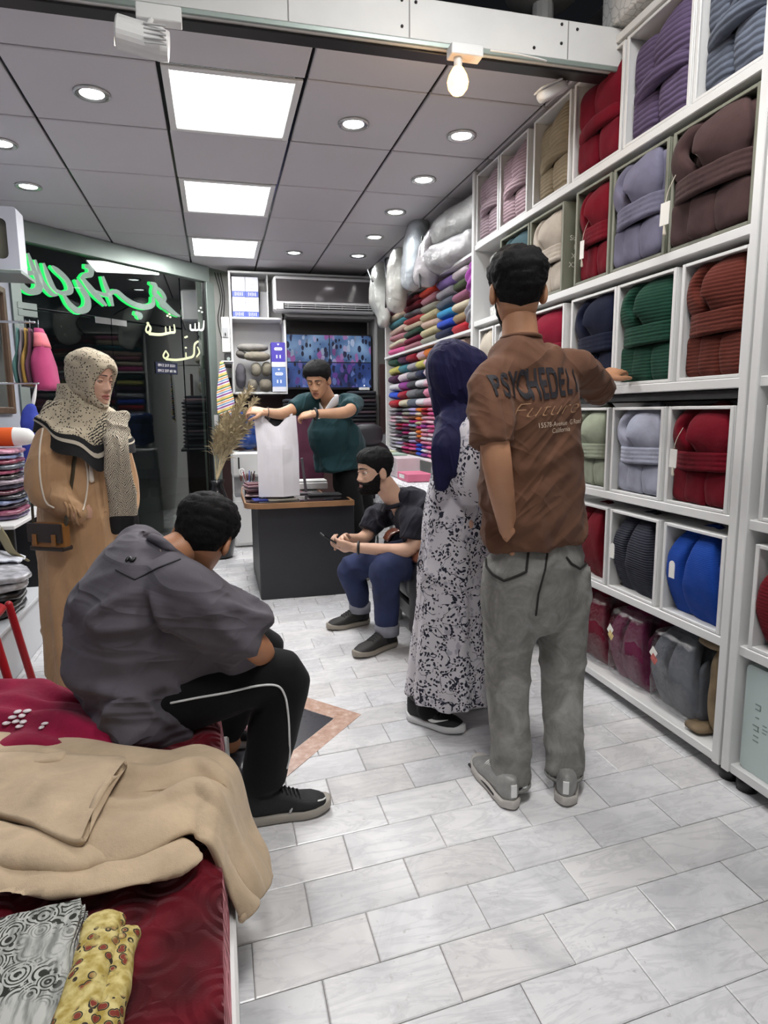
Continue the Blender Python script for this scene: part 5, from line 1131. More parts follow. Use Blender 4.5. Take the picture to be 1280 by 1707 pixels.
# ================================================================== FIXTURES UNDER THE BEAM
t = thing('bare_bulb', 'glowing warm bare bulb hanging under the beam', 'light bulb', (.985, 2.58, 2.55)); bq = P(763, 137, 2.58)
obj('glass', lathe((bq.x, 2.58, bq.z), [(.012, .052), (.02, .05), (.036, .022), (.042, 0), (.037, -.024), (.022, -.042), (.002, -.05)][::-1], 20), mat('warm_bulb', 'ffd9a0', .3, emis='ffb860', es=9*POWER), t, True, True)
obj('lamp_holder', cyl((bq.x, 2.58, bq.z+.07), .016, .04, 14), M_WHITEP, t, False, True)
bz_ = P(770, 88, 2.58).z
obj('ceiling_plate', bbox((P(775, 85, 2.58).x, 2.58, bz_), (.13, .06, .04), .003), M_WHITEP, t, False, True); obj('stem', limb([(bq.x, 2.58, bq.z+.08), (bq.x, 2.58, bz_)], [.005, .005], 8, 3), M_WHITEP, t, True, True)
l = bpy.data.lights.new('bulb_light', 'POINT'); l.energy = 8*POWER; l.color = (1, .72, .42); l.shadow_soft_size = .035; o = bpy.data.objects.new('bulb_light', l); COL.objects.link(o); o.parent = t; o.location = (bq.x-.985, 0, bq.z-2.55-.05)
sp = P(237, 65, 2.5); t = thing('track_spotlight', 'white ribbed track spotlight hung from the beam', 'spotlight', (sp.x, 2.52, sp.z))
ad = nrm((-1, -.12, .12)); obj('head', loft([ring(sp+Vector(ad*k), V3(0, 1, 0)*r_, nrm(np.cross(ad, (0, 1, 0)))*r_, 24) for k, r_ in ((.08, .046), (.075, .05), (-.06, .05), (-.085, .044))]), M_WHITEP, t, False, True)
for k in range(5): obj('cooling_fin', bbox(np.array(sp)-ad*.045+V3(0, -.052, .03-.014*k), (.07, .006, .005), .001), mat('fin_grey', 'b5b5b5', .5), t, False, True)
obj('lens', cyl(np.array(sp)+ad*.082, .042, .004, 20, axis=ad), mat('spot_glow', 'fff4dc', .4, emis='fff0d0', es=2.5), t, False, True)
st = P(265, 25, 2.58); obj('arm', limb([np.array(sp)+V3(.01, .02, .04), (sp.x+.02, 2.55, sp.z+.07), (st.x-.02, 2.58, st.z)], [.009]*3, 8, 8), M_WHITEP, t, True, True); obj('track_adapter', bbox((st.x+.0, 2.585, st.z), (.15, .05, .05), .003), M_WHITEP, t, False, True)
cc_ = P(922, 152, 2.75)
t = thing('security_camera', 'white security camera fixed above the robe shelves', 'camera', tuple(cc_))
cd = nrm((-1, -.1, -.55)); obj('body', limb([np.array(cc_)-cd*.05, np.array(cc_)+cd*.06], [(.026, .024)]*2, 14, 6, p=3), M_WHITEP, t, True, True); obj('sun_hood', limb([np.array(cc_)-cd*.04+V3(0, 0, .028), np.array(cc_)+cd*.085+V3(0, 0, .03)], [(.034, .005)]*2, 12, 4, ref=(0, 1, 0), p=4), M_WHITEP, t, True, True)
mt = P(946, 115, 2.75); obj('mount', limb([np.array(cc_)-cd*.04, tuple(mt)], [.012, .014], 10, 4), M_WHITEP, t, True, True); obj('mount_base', cyl((mt.x, 2.75, 2.795), .03, .05, 16), M_WHITEP, t, False, True)
tag(obj('lamp_cable', limb([P(818, 84, 2.59), P(860, 90, 2.585), P(905, 100, 2.6), P(935, 112, 2.7), P(950, 118, 2.74)], [.0035]*5, 6, 30), M_WHITEP), 'white cable looping from the bulb plate to the security camera', 'cable')
t = thing('white_lantern', 'white lantern-like thing above the grey ceiling', 'lantern', (1.0, 3.1, 2.9)); lq = P(905, -2, 3.1)  # lantern-like shape in the dark gap over the beam
obj('lantern_body', sell((lq.x, 3.1, lq.z+.03), (.17, .17, .06), 2.4, 24, 14), mat('frosted', 'd8d6d2', .5), t, True, True); obj('lantern_neck', cyl((lq.x, 3.1, lq.z-.06), .05, .1, 12), M_WHITEP, t, False, True)

# ================================================================== GLOWING SIGN ON THE SHOPFRONT (mirrored lettering, seen from behind)
M_SIGN = mat('sign_back', 'd8d8d4', .6, emis='e8e6e2', es=.8); M_GREEN = mat('sign_green_glow', '20d860', .5, emis='28f070', es=2.2)
def stroke2(pts, wid, z_off, grow):
    p = spline([tuple(q) for q in pts], 26); w = spline([(a,) for a in wid], 26)[:, 0]*1.0+grow
    d = np.gradient(p, axis=0); d /= np.linalg.norm(d, axis=1)[:, None]; n = np.stack([-d[:, 1], d[:, 0]], 1)
    return np.vstack([p+n*w[:, None], (p-n*w[:, None])[::-1]])
def sign_stroke(t, pts, wid):
    g2 = [(gs(PG(*q)), PG(*q).z) for q in pts]; sc_ = 1/400.
    wd = [w*sc_ for w in wid]
    for nm, m, off, gr, dep in (('letter_face', M_SIGN, -.05, 0, .02), ('letter_glow', M_GREEN, -.075, .003, .02)):
        o_ = stroke2(g2, wd, 0, gr); ln = len(o_)//2
        F0 = arr([gpt(s-(.012 if nm == 'letter_glow' else 0), z, off) for s, z in o_]); F1 = arr([gpt(s-(.012 if nm == 'letter_glow' else 0), z, off-dep) for s, z in o_])
        V = np.vstack([F0, F1]); n = len(o_); F = [(i, i+1, n-2-i, n-1-i) for i in range(ln-1)]+[(n+i+1, n+i, n+n-1-i, n+n-2-i) for i in range(ln-1)]+[(i, (i+1) % n, n+(i+1) % n, n+i) for i in range(n)]
        if nm == 'letter_face': par = obj(nm, (V, F), m, t, False, True)
        else: obj(nm, (V, F), m, par, False, True)
t = thing('shop_sign', 'green glowing sign of large cursive letters outside the glass, mirrored', 'sign', tuple(gpt(.7, 1.9, -.1)))
c3 = lambda x, y: (x/3.2, 400+y/3.2)
SG = [([(112, 75), (135, 110), (165, 150)], [3, 5, 6]), ([(172, 65), (190, 120), (205, 165)], [2, 6, 8]), ([(200, 170), (150, 180), (135, 230), (180, 270), (225, 262), (228, 205), (205, 165)], [6, 10, 9, 9, 12, 12, 8]), ([(210, 100), (230, 170), (250, 225), (300, 285), (330, 290)], [2, 6, 8, 6, 2]),
      ([(255, 118), (275, 180), (300, 240), (330, 280)], [2, 7, 8, 3]), ([(300, 135), (330, 160), (372, 200), (395, 240), (395, 272), (355, 280), (320, 262)], [3, 8, 8, 9, 9, 7, 3]),
      ([(430, 208), (455, 250), (488, 310), (485, 360), (440, 375), (395, 340), (360, 285)], [3, 8, 10, 12, 10, 8, 3]), ([(478, 135), (505, 145), (505, 180), (478, 185), (455, 205)], [6, 9, 9, 8, 4]), ([(465, 205), (500, 250), (545, 300), (590, 348)], [6, 10, 9, 3]),
      ([(570, 190), (590, 250), (610, 300), (625, 350)], [3, 7, 7, 3]), ([(520, 265), (590, 290), (640, 270), (690, 310), (740, 340), (800, 355), (838, 340), (838, 300)], [3, 7, 7, 8, 9, 10, 8, 3]), ([(745, 385), (770, 400), (765, 418)], [6, 9, 6]),
      ([(825, 225), (850, 240), (845, 280), (870, 310), (905, 350), (945, 385), (980, 405)], [4, 9, 9, 10, 12, 9, 3]), ([(850, 245), (880, 270), (900, 310), (880, 340), (900, 365)], [3, 6, 7, 6, 3])]
for pts, wd in SG: sign_stroke(t, [c3(*p) for p in pts], wd)
M_DECAL = mat('cream_decal', 'c9cfa6', .6)
def decal(name, label, strokes, col):
    t = thing(name, label, 'lettering', tuple(gpt(gs(PG(*c3(*strokes[0][0][0]))), 1.6, .008)), 0, 'lettering on the glass')
    for pts, wd in strokes:
        g2 = [(gs(PG(*c3(*q))), PG(*c3(*q)).z) for q in pts]; o_ = stroke2(g2, [w/430. for w in wd], 0, 0); ln = len(o_)//2
        V = np.vstack([arr([gpt(s, z, .009) for s, z in o_]), arr([gpt(s, z, .006) for s, z in o_])]); n = len(o_)
        F = [(i, i+1, n-2-i, n-1-i) for i in range(ln-1)]+[(n+i+1, n+i, n+n-1-i, n+n-2-i) for i in range(ln-1)]+[(i, (i+1) % n, n+(i+1) % n, n+i) for i in range(n)]
        obj('letter_stroke', (V, F), col, t, False, True)
dot = lambda x, y: ([(x-5, y), (x+5, y)], [3.5, 3.5])
decal('window_lettering', 'white three-dotted word fixed on the glass above the cream one', [([(1085, 430), (1080, 475), (1060, 478), (1058, 440)], [3, 5, 4, 3]), ([(1058, 478), (1040, 480), (1038, 445)], [4, 4, 3]), ([(1038, 480), (1015, 478), (1012, 450)], [4, 5, 3]), dot(1068, 362), dot(1058, 378), dot(1074, 385)], mat('white_decal', 'd5d6d0', .6))
decal('window_lettering', 'cream word of curved strokes on the glass above the ring of numbers', [([(780, 440), (800, 470), (790, 495), (775, 480), (790, 440)], [4, 5, 5, 4, 3]), ([(790, 500), (850, 505), (905, 495), (928, 490), (925, 450)], [6, 6, 5, 5, 3]), ([(905, 492), (902, 460)], [4, 3]), ([(882, 495), (880, 462)], [4, 3]), dot(890, 405), dot(905, 412), dot(900, 396)], M_DECAL)
decal('window_lettering', 'lowest cream word on the glass just above the phone number plate', [([(880, 590), (895, 615), (880, 632), (868, 618), (880, 592)], [3, 4, 4, 4, 3]), ([(880, 636), (940, 640), (1000, 630), (1030, 615), (1035, 560), (1055, 540)], [5, 5, 5, 5, 5, 4]), ([(990, 632), (988, 600)], [4, 3]), dot(985, 520), dot(993, 516), dot(988, 575), ([(1050, 570), (1060, 600), (1045, 625)], [3, 4, 3])], M_DECAL)
pl0, pl1 = PG(*c3(828, 712)), PG(*c3(940, 658))
t = thing('number_plate', 'small dark plate with two white phone numbers on the glass', 'sign', tuple(pl0)); obj('plate', gbox(gs(pl0), gs(pl1), pl0.z, pl1.z, .012, .004), mat('plate_navy', '1a2036', .4), t, False, True)
RG = Matrix(((GD[0], 0, GN[0]), (GD[1], 0, GN[1]), (0, 1, 0))).to_4x4()
for k, s_ in enumerate(('0912 217 5531', '0912 237 60 36')):
    me = text('printed_number', s_, .036, M_CARD, False, Matrix.Translation(Vector(gpt((gs(pl0)+gs(pl1))/2, pl1.z-.042-.052*k, .0155))) @ RG)
    obj('printed_number', me, None, t, False, True)
# ================================================================== PEOPLE
def f_skin(t, c):
    n = t.noise(12, 4); t.p(Base_Color=t.ramp(n, [(.3, tuple(x*.88 for x in c)), (.7, tuple(min(1, x*1.06) for x in c))]))
    t.bump(t.noise(220, 3), .12, .001)
def f_hair(t, c):
    w = t.noise(70, 4, t.co((1, 1, .5)), .6, 2); t.p(Base_Color=t.ramp(w, [(.35, tuple(x*.5 for x in c)), (.7, tuple(min(1, x*1.6+.002) for x in c))])); t.bump(w, .6, .004)
M_EYEW = mat('eye_white', 'd9d4cf', .25); M_IRIS = mat('iris_dark', '20140f', .15); M_HAIR = mat('black_hair', '0b0a0b', .75, spec=.2, fn=f_hair); M_BEARD = mat('black_beard', '120f0f', .85, spec=.15, fn=f_hair)
M_LIP = mat('lip', 'a05a50', .45); M_TEETH = mat('teeth', 'e6e2da', .3); M_BROW = mat('eyebrow', '140f0e', .8)
HZ = np.array([-.118, -.112, -.1, -.085, -.06, -.03, 0, .03, .06, .085, .103, .113, .117])
HW = np.array([.015, .028, .040, .050, .060, .067, .072, .0755, .075, .067, .05, .028, .004])
HF = np.array([.074, .086, .092, .0925, .0905, .088, .088, .092, .091, .079, .056, .03, .004])
HB = np.array([.03, .02, .0, -.034, -.062, -.08, -.092, -.099, -.098, -.088, -.066, -.04, -.006])
def head_surface(nz_=70, na=84, feat=1.0, smile=0.0):
    """rings of a head; x to its right, y ahead, z up; returns array [nz, na, 3]"""
    zs = -.118+.235*(.5-.5*np.cos(np.linspace(0, np.pi, nz_)))*.55+.235*np.linspace(0, 1, nz_)*.45
    out = np.zeros((nz_, na, 3))
    t = np.linspace(0, 1, na, endpoint=False); ph = 2*np.pi*t-.42*np.sin(2*np.pi*t)   # denser at the face
    for i, z in enumerate(zs):
        w, f, b = np.interp(z, HZ, HW), np.interp(z, HZ, HF), np.interp(z, HZ, HB)
        s, c = np.sin(ph), np.cos(ph)
        pw = 2/2.3; x = w*np.sign(s)*np.abs(s)**pw; m = (f+b)/2*.0
        y = np.where(c > 0, np.abs(c)**pw*(f-m), -np.abs(c)**pw*(m-b))+m
        ax = np.abs(x); fr = np.clip(c*3, 0, 1)*feat
        A = np.interp(z, [-.056, -.048, -.036, -.02, 0, .018, .03], [0, .012, .027, .019, .011, .005, 0]); wn = np.interp(z, [-.05, -.036, -.01, .02], [.016, .0135, .009, .009])
        d = A*np.exp(-(x/wn)**2)+.007*np.exp(-((ax-.014)/.006)**2-((z+.042)/.007)**2)
        d -= .011*np.exp(-((ax-.031)/.017)**2-((z-.002)/.012)**2); d += .004*np.exp(-((ax-.027)/.025)**2-((z-.022)/.007)**2)
        mw = .022+.008*smile
        d += .006*np.exp(-(x/mw)**2)*(np.exp(-((z+.066-.3*smile*x*x/.03)/.005)**2)+np.exp(-((z+.079)/.006)**2)); d -= .006*np.exp(-(x/(mw+.004))**2-((z+.0725)/.0025)**2)
        d += .005*np.exp(-(x/.02)**2-((z+.104)/.012)**2)+.004*(1+smile)*np.exp(-((ax-.043)/.018)**2-((z+.028-.006*smile)/.016)**2)
        out[i] = np.stack([x, y+d*fr, np.full(na, z)], 1)
    return np.roll(out[:, ::-1], 1, axis=1)
def rings_vf(S):
    return loft(list(S))
def surf_normals(S):
    V, F = rings_vf(S); return vnormals(V, F).reshape(S.shape)
def smoothstep(a, b, x): t = (float(x)-a)/(b-a); t = 0.0 if t < 0 else 1.0 if t > 1 else t; return t*t*(3-2*t)
def prune(VF):                                          # drop points no face uses
    V, F = VF; u = sorted({i for f in F for i in f}); m = {a: b for b, a in enumerate(u)}; return V[u], [tuple(m[i] for i in f) for f in F]
class Xf:                                             # local head or hand frame to the room
    def __init__(s, o, fwd, up=(0, 0, 1), scale=1.0, roll=0.0):
        f = nrm(fwd); r = nrm(np.cross(f, up)); u = np.cross(r, f)
        if roll: c_, s_ = math.cos(roll), math.sin(roll); r, u = r*c_+u*s_, u*c_-r*s_
        s.R = np.array((r, f, u)).T*scale; s.o = np.array(o, float)
    def __call__(s, VF): return np.asarray(VF[0])@s.R.T+s.o, VF[1]
def add_mat(lst, VF, m): lst.append((VF, m))
def body_obj(name, lst, parent):
    mats = []; V, F, fm, k = [], [], [], 0
    for (v, f), m in lst:
        if m not in mats: mats.append(m)
        V.append(v); F += [tuple(i+k for i in q) for q in f]; fm += [mats.index(m)]*len(f); k += len(v)
    return obj(name, (np.concatenate(V), F), None, parent, True, True, mats=mats, fm=fm)
def build_head(X, skin, gaze_down=.5, smile=0.0, lips=None, brows=1.0, teeth=False, ears=True):
    S = head_surface(smile=smile); V, F = rings_vf(S); L = []
    add_mat(L, X((V, F)), skin)
    N = surf_normals(S)
    if lips:                                          # a thin lip skin laid over the mouth
        na = S.shape[1]; ii = [i for i in range(S.shape[0]) if -.088 < S[i, 0, 2] < -.058]; jj = [j for j in range(-14, 15)]
        P_ = np.array([[S[i, j % na]+N[i, j % na]*(.0012*max(-1.5, min(1, 5*(1-(S[i, j % na, 0]/.025)**2-((S[i, j % na, 2]+.0725)/.0125)**2)))) for j in jj] for i in ii])
        add_mat(L, X(loft(list(P_), False, False)), lips)
    if teeth: add_mat(L, X(limb([(-.022, .083, -.069), (0, .0925, -.0735), (.022, .083, -.069)], [(.0045, .004)]*3, 8, 10, ref=(0, 0, 1))), M_TEETH)
    for s in (-1, 1):
        e = V3(s*.031, .0745, .002); add_mat(L, X(sell(e, (.0128,)*3, 2, 16, 12)), M_EYEW)
        gz = nrm((s*-.05, 1, -.06-.3*gaze_down)); add_mat(L, X(sell(e+gz*.0082, (.0072, .0055, .0072), 2, 12, 8)), M_IRIS)
        th = 1.0-.35*gaze_down                            # lids
        for up_, lim in ((1, .15-.55*gaze_down), (-1, -.25)):
            pts = []
            for a in np.linspace(0.02, 1, 7):
                el = (lim*1.0 if up_ > 0 else lim)+(1.5-lim if up_ > 0 else -1.5-lim)*a
                pts.append([e+.0142*V3(math.cos(el)*math.sin(q), math.cos(el)*math.cos(q), math.sin(el)) for q in np.linspace(-1.35, 1.35, 11)])
            add_mat(L, X(loft([arr(p) for p in pts], False, False)), skin)
        lash = [e+.0146*V3(math.cos(.15-.55*gaze_down)*math.sin(q), math.cos(.15-.55*gaze_down)*math.cos(q), math.sin(.15-.55*gaze_down)) for q in np.linspace(-1.1, 1.1, 9)]
        add_mat(L, X(limb(lash, [.0012]*9, 6)), M_BROW)
        br = [V3(s*(.012+.04*q), .0985-.012*q-.016*q*q, .0255+.0025*math.sin(q*2.6)-.004*q*q) for q in np.linspace(0, 1, 9)]
        add_mat(L, X(limb(br, [(.0028*brows, .0042*brows*(1-.6*q)) for q in np.linspace(0, 1, 9)], 8, ref=(0, 1, 0))), M_BROW)
        if not ears: continue
        ear = displace(sell((s*.078, -.012, -.008), (.011, .021, .033), 2.3, 18, 14, rot=rotz(s*.35)@rotx(-.15)), lambda p, n: -.006*math.exp(-((p[1]+.008)/.01)**2-((p[2]+.004)/.014)**2)*max(0, n[0]*s))
        add_mat(L, X(ear), skin)
    return L, S, N
def shell(X, S, N, fn):                               # a layer over the head: fn(p) -> thickness (negative hides it)
    d = np.array([[fn(p) for p in r] for r in S]); V, F = rings_vf(S+N*d[:, :, None]); dd = d.ravel(); return prune(X((V, [f for f in F if len(f) == 4 and max(dd[i] for i in f) > -.001])))
def short_hair(X, S, N, thick=.014, curl=.006, front=.062, nape=-.058, fade=.7, cs=55, vol=0.0):
    def f(p):
        x, y, z = p; ang = math.atan2(abs(x), y)          # 0 front .. pi back
        line = np.interp(ang, [0, .55, .95, 1.12, 1.3, 1.55, 1.75, 2.1, 3.15], [front, front-.004, front-.03, .012, -.012, -.012, .016, nape+.02, nape])
        k = float(smoothstep(line-.004, line+.016, z)); t = thick*(fade+(1-fade)*float(smoothstep(-.02, .07, z)))
        t *= 1-.75*(1-float(smoothstep(line, line+.05, z)))
        return -.006+k*(.006+t+vol*max(0, z-.03)*6*.05+curl*(nz(p, cs)*.8+nz(p, cs*2.1)*.6)*float(smoothstep(line, line+.05, z)))
    return shell(X, S, N, f)
def beard(X, S, N, thick=.01):
    def f(p):
        x, y, z = p; ang = math.atan2(abs(x), y); top = np.interp(ang, [0, .3, .6, .9, 1.2, 1.5, 1.7], [-.05, -.053, -.05, -.04, -.015, .0, .0])
        k = float(smoothstep(top+.006, top-.008, z)) if ang < 1.62 else 0
        if (x/.026)**2+((z+.0725)/.0105)**2 < 1 and y > .05: k = 0
        if abs(x) < .008 and -.09 < z < -.08: k *= .5
        return -.005+k*(.005+thick*(1 if z < -.06 else .6)+.003*nz(p, 90))
    return shell(X, S, N, f)
def hand(wrist, fwd, palm, side, curl=.5, spread=.12, thumb=.5, scale=1.0):
    """palm: direction the palm faces; side +1: thumb on the right when the palm faces away. curl: one value or one per finger"""
    f = nrm(fwd); p = nrm(np.asarray(palm)-f*(np.asarray(palm)@f)); s = np.cross(f, p)*side; w = np.array(wrist, float); k = scale
    cu = [curl]*4 if not hasattr(curl, '__len__') else curl
    parts = [limb([w-f*.02*k, w+f*.02*k, w+f*.055*k, w+f*.088*k], [(.027*k, .02*k), (.032*k, .018*k), (.04*k, .016*k), (.038*k, .012*k)], 14, 10, ref=s, p=2.6)]
    for i, (o, L) in enumerate(((.03, .072), (.0105, .08), (-.0095, .075), (-.029, .058))):
        a = w+(f*.082+s*o)*k; d = nrm(f+s*o*spread*12); pts = [a-d*.02*k, a]; c = 0
        for seg, frac in ((.45, .5), (.3, 1.1), (.25, 1.0)):
            c += cu[i]*frac; dd = nrm(d*math.cos(c)+p*math.sin(c)); pts.append(pts[-1]+dd*L*seg*k)
        parts.append(limb(pts, [.0092*k, .0094*k, .0086*k, .008*k, .0066*k], 10, 14))
    a = w+(f*.03+s*.026)*k; d = nrm(f*.6+s*.75+p*.35*thumb); pts = [a-d*.012*k, a, a+d*.036*k]; d2 = nrm(f*.85+s*.3*(1-thumb)+p*.6*thumb); pts.append(pts[-1]+d2*.03*k); pts.append(pts[-1]+nrm(d2+p*.25*thumb)*.026*k)
    parts.append(limb(pts, [.014*k, .0135*k, .0115*k, .01*k, .0075*k], 10, 14))
    return union(parts, .0042, 2, .4)
def shoe(parent, heel, toe, m_up, m_sole, w=.05, hgt=.085, z0=0.0, lace=None, collar=None, stripe=None, high=1.0):
    h, t = np.array(heel, float), np.array(toe, float); h[2] = t[2] = z0; L = np.linalg.norm(t-h); d = (t-h)/L; sd = np.cross(d, (0, 0, 1)); up = V3(0, 0, 1)
    ss = [0, .03, .1, .22, .38, .52, .66, .8, .9, .97, 1.0]
    wd = np.interp(ss, [0, .03, .1, .25, .45, .7, .85, .97, 1], [.012, .55*.7, .035/.05*.95, .72, .74, .98, .92, .5, .15]); wd = np.array([x if x > .1 else .15 for x in wd])*w
    ht = np.interp(ss, [0, .1, .22, .38, .55, .7, .85, 1], [hgt*.9, hgt*high, hgt*.98, hgt*.93, hgt*.72, hgt*.55, hgt*.48, hgt*.2]); st = .031; rock = np.interp(ss, [0, .1, .7, 1], [.008, 0, 0, .012])
    up_r = [ring(h+d*s*L+up*(st*.7+r_+(a-st)/2), sd*b*.96, up*((a-st)/2+.006), 18, 2.4) for s, a, b, r_ in zip(ss, ht, wd, rock)]
    o = obj('shoe', displace(loft(up_r), lambda p, n: .0015*nz(p, 60)), m_up, parent, True, True)
    so_r = [ring(h+d*(-.004+s*(L+.008))+up*(st/2+r_), sd*(b*1.05+.002), up*st/2, 18, 5) for s, b, r_ in zip(ss, wd, rock)]
    obj('sole', loft(so_r), m_sole, o, True, True)
    if lace:
        for q in np.linspace(.42, .62, 5):
            hh = np.interp(q, ss, ht)+.002; ww = np.interp(q, ss, wd)*.55; c = h+d*q*L+up*hh
            obj('lace', limb([c-sd*ww-up*.012, c-sd*ww*.4+up*.001, c+sd*ww*.4+up*.001+d*.004, c+sd*ww-up*.012+d*.004], [.0028]*4, 6, 8), lace, o, True, True)
    if collar: obj('collar', limb([h+d*L*.05+up*(hgt*.93), h+d*L*.2+sd*w*.5+up*(hgt*.92), h+d*L*.36+up*(hgt*.9), h+d*L*.2-sd*w*.5+up*(hgt*.92), h+d*L*.05+up*(hgt*.93)], [.011]*5, 8, 24), collar, o, True, True)
    return o, h, d, sd, L
def torso_body(J, skin_parts):
    return union(skin_parts, .011, 3)
def folds(amp, fx, fy, fz, ns=5.0, warp=2.5, mask=None):
    def g(p, n):
        a = amp*math.sin(fx*p[0]+fy*p[1]+fz*p[2]+warp*nz(p, ns))*(.5+.5*nz(p, 3.1)); 
        return a*(mask(p) if mask else 1)+amp*.35*nz(p, 14)
    return g
def fabric(name, c, rough=.85, sheen=.12, fold=None, fn=None):
    """woven cloth; fold: (rotation, stretch per axis, strength) of long soft creases"""
    def f(t, col):
        n = t.noise(5, 4); t.p(Base_Color=t.ramp(n, [(.3, tuple(x*.86 for x in col)), (.7, tuple(min(1, x*1.1) for x in col))])); a = t.bump(t.noise(9, 4, dist=.8), .2, .012)
        if fold:
            for k, (rot, sc_, st) in enumerate(fold):
                r_ = t.math('ABSOLUTE', t.math('SUBTRACT', t.noise(1, 2, t.n('Mapping', {'Vector': t.n('VectorRotate', {'Vector': t.co(), 'Rotation': rot}, rotation_type='EULER_XYZ').outputs[0], 'Scale': sc_}).outputs[0], .45, .5), .5)); a = t.bump(t.ramp(r_, [(0, 1.0), (.05, .55), (.16, 0.0)]), st, .03, a)
        t.bump(t.noise(350, 2), .2, .001, a)
    return mat(name, c, rough, sheen=sheen, spec=.25, fn=fn or f)
def collar_ring(c, axis, r, t_, sq=(1, 1)):
    d = nrm(axis); a = nrm(np.cross(d, (0, 1, .1))); b = np.cross(d, a)
    return limb([np.array(c)+a*r*sq[0]*math.cos(q)+b*r*sq[1]*math.sin(q) for q in np.linspace(0, 2*math.pi, 22)], [t_]*22, 8)
def dense(pts, n=6):
    out = []
    for a, b in zip(pts[:-1], pts[1:]): out += [(a[0]+(b[0]-a[0])*k/n, a[1]+(b[1]-a[1])*k/n) for k in range(n)]
    return out+[pts[-1]]
A = lambda v: np.array(v, float)
# ------------------------------------------------------------------ standing man in the brown printed T-shirt
SK1 = mat('skin_tan', 'b98766', .5, fn=f_skin)
t = thing('person', 'standing man in brown printed T-shirt and grey jeans facing the robes', 'person', (.98, 1.9, 0))
nk, hc = A(P(868, 565, 1.93)), A(P(862, 487, 1.95)); sL, sR = A(P(812, 632, 1.86)), A(P(962, 612, 1.99)); ch = A(P(882, 690, 1.95)); wa = A(P(888, 850, 1.95)); pv = A(P(893, 935, 1.95))
eL, wL = A(P(828, 770, 1.775)), A(P(847, 884, 1.856)); eR, wR = A(P(1004, 655, 2.2)), A(P(1004, 632, 2.40))
hL, kL, aL = A(P(852, 950, 1.93)), A(P(846, 1130, 1.95)), A(P(852, 1290, 1.88)); hR, kR, aR = A(P(938, 950, 1.97)), A(P(937, 1125, 1.97)), A(P(940, 1275, 1.86))
X = Xf(hc, (.28, 1, -.05), scale=1.0); L, S, N = build_head(X, SK1)
arms = [limb([sL+V3(.01, 0, -.03), eL, wL], [.042, .045, .03], 14, 14), limb([sR+V3(0, 0, -.02), eR, wR], [.04, .04, .03], 14, 14)]
legs = [limb([hL, kL, aL, aL*V3(1, 1, 0)+V3(0, 0, .05)], [.075, .052, .042, .04], 14, 16), limb([hR, kR, aR, aR*V3(1, 1, 0)+V3(0, 0, .05)], [.075, .052, .042, .04], 14, 16)]
core = [limb([pv, wa, ch, nk-V3(0, 0, .06)], [(.14, .095), (.135, .09), (.155, .095), (.1, .07)], 18, 16, ref=(sR-sL)), limb([nk-V3(0, 0, .06), nk+V3(0, .01, .04), hc+V3(0, 0, -.04)], [.062, .056, .054], 16, 10), limb([sL+V3(0, 0, -.02), ch+V3(0, 0, .1), sR+V3(0, 0, -.02)], [.042, .07, .042], 14, 12)]
add_mat(L, union(arms+legs+core, .011, 3), SK1)
add_mat(L, hand(wL, V3(.02, 1.1, -1), (1, .3, 0), 1, .2), SK1)
add_mat(L, hand(wR, A((1.6, 2.44, 1.455))-wR+V3(.04, 0, .02), (.5, .5, -.7), -1, [.5, .45, .5, .6], thumb=.4), SK1)
body_obj('body', L, t)
obj('hair', short_hair(X, S, N, .016, .008, .055, -.066, .4, 50, .25), M_HAIR, t, True, True)
obj('stubble', beard(X, S, N, .003), M_BEARD, t, True, True)
M_BROWN = fabric('brown_cotton', '644534', fold=[((0, .75, 0), (2.0, 3, 9), .3), ((0, -.5, 0), (2, 3, 8), .2)])
rf = sR-sL
hemc = A(P(891, 903, 1.95))
shirt = union([limb([hemc, wa+V3(0, 0, .03), ch, ch+V3(-.005, 0, .1), nk-V3(0, 0, .05), nk-V3(0, 0, .01), nk+V3(0, 0, .012)], [(.178, .135), (.18, .13), (.185, .128), (.172, .112), (.115, .085), (.075, .066), (.068, .06)], 28, 30, ref=rf, p=2.5, round_ends=False),
               limb([sL+rf*.3+V3(0, 0, .02), sL+rf*.06+V3(0, 0, -.01), sL*.5+eL*.5+V3(-.004, 0, 0), sL*.18+eL*.82+V3(-.01, 0, 0)], [(.06), (.07, .072), (.07, .072), (.07, .075)], 20, 18, round_ends=False),
               limb([sR-rf*.3, sR-rf*.04, sR*.45+eR*.55, sR*.12+eR*.88], [.06, .066, .064, .064], 18, 16, round_ends=False)], .0095, 3)
dA, dB = nrm((.5, 0, -.85)), nrm((.85, .1, .5)); dS = nrm(eL-sL)
def bm_f(p, n):
    low = float(smoothstep(1.2, .92, p[2])); arm = float(smoothstep(.80, .74, p[0]))
    a = crease(p, dA, .016*low, 8, .2, 1)+crease(p, nrm((.95, 0, .3)), .014*low, 9, .2, 3)+crease(p, dB, .009*(1-arm), 10, .25, 5)+crease(p, dS, .012*arm, 14, .25, 8)
    a += -.012*math.exp(-((p[0]-.815-.03*(1.4-p[2]))/.014)**2)*float(smoothstep(1.5, 1.35, p[2]))*float(smoothstep(1.08, 1.2, p[2]))*max(0, -n[1])
    return a-.006+.003*nz(p, 16)
shirt = relax(displace(shirt, bm_f), 2); so = obj('t_shirt', shirt, M_BROWN, t, True, True)
obj('neck_rib', collar_ring(nk+V3(0, 0, .002), (0, .12, 1), .0615, .0065, (1, .92)), M_BROWN, so, True, True)
dl = nrm(eL-sL); hm = sL*.18+eL*.82+V3(-.01, 0, 0)
pass
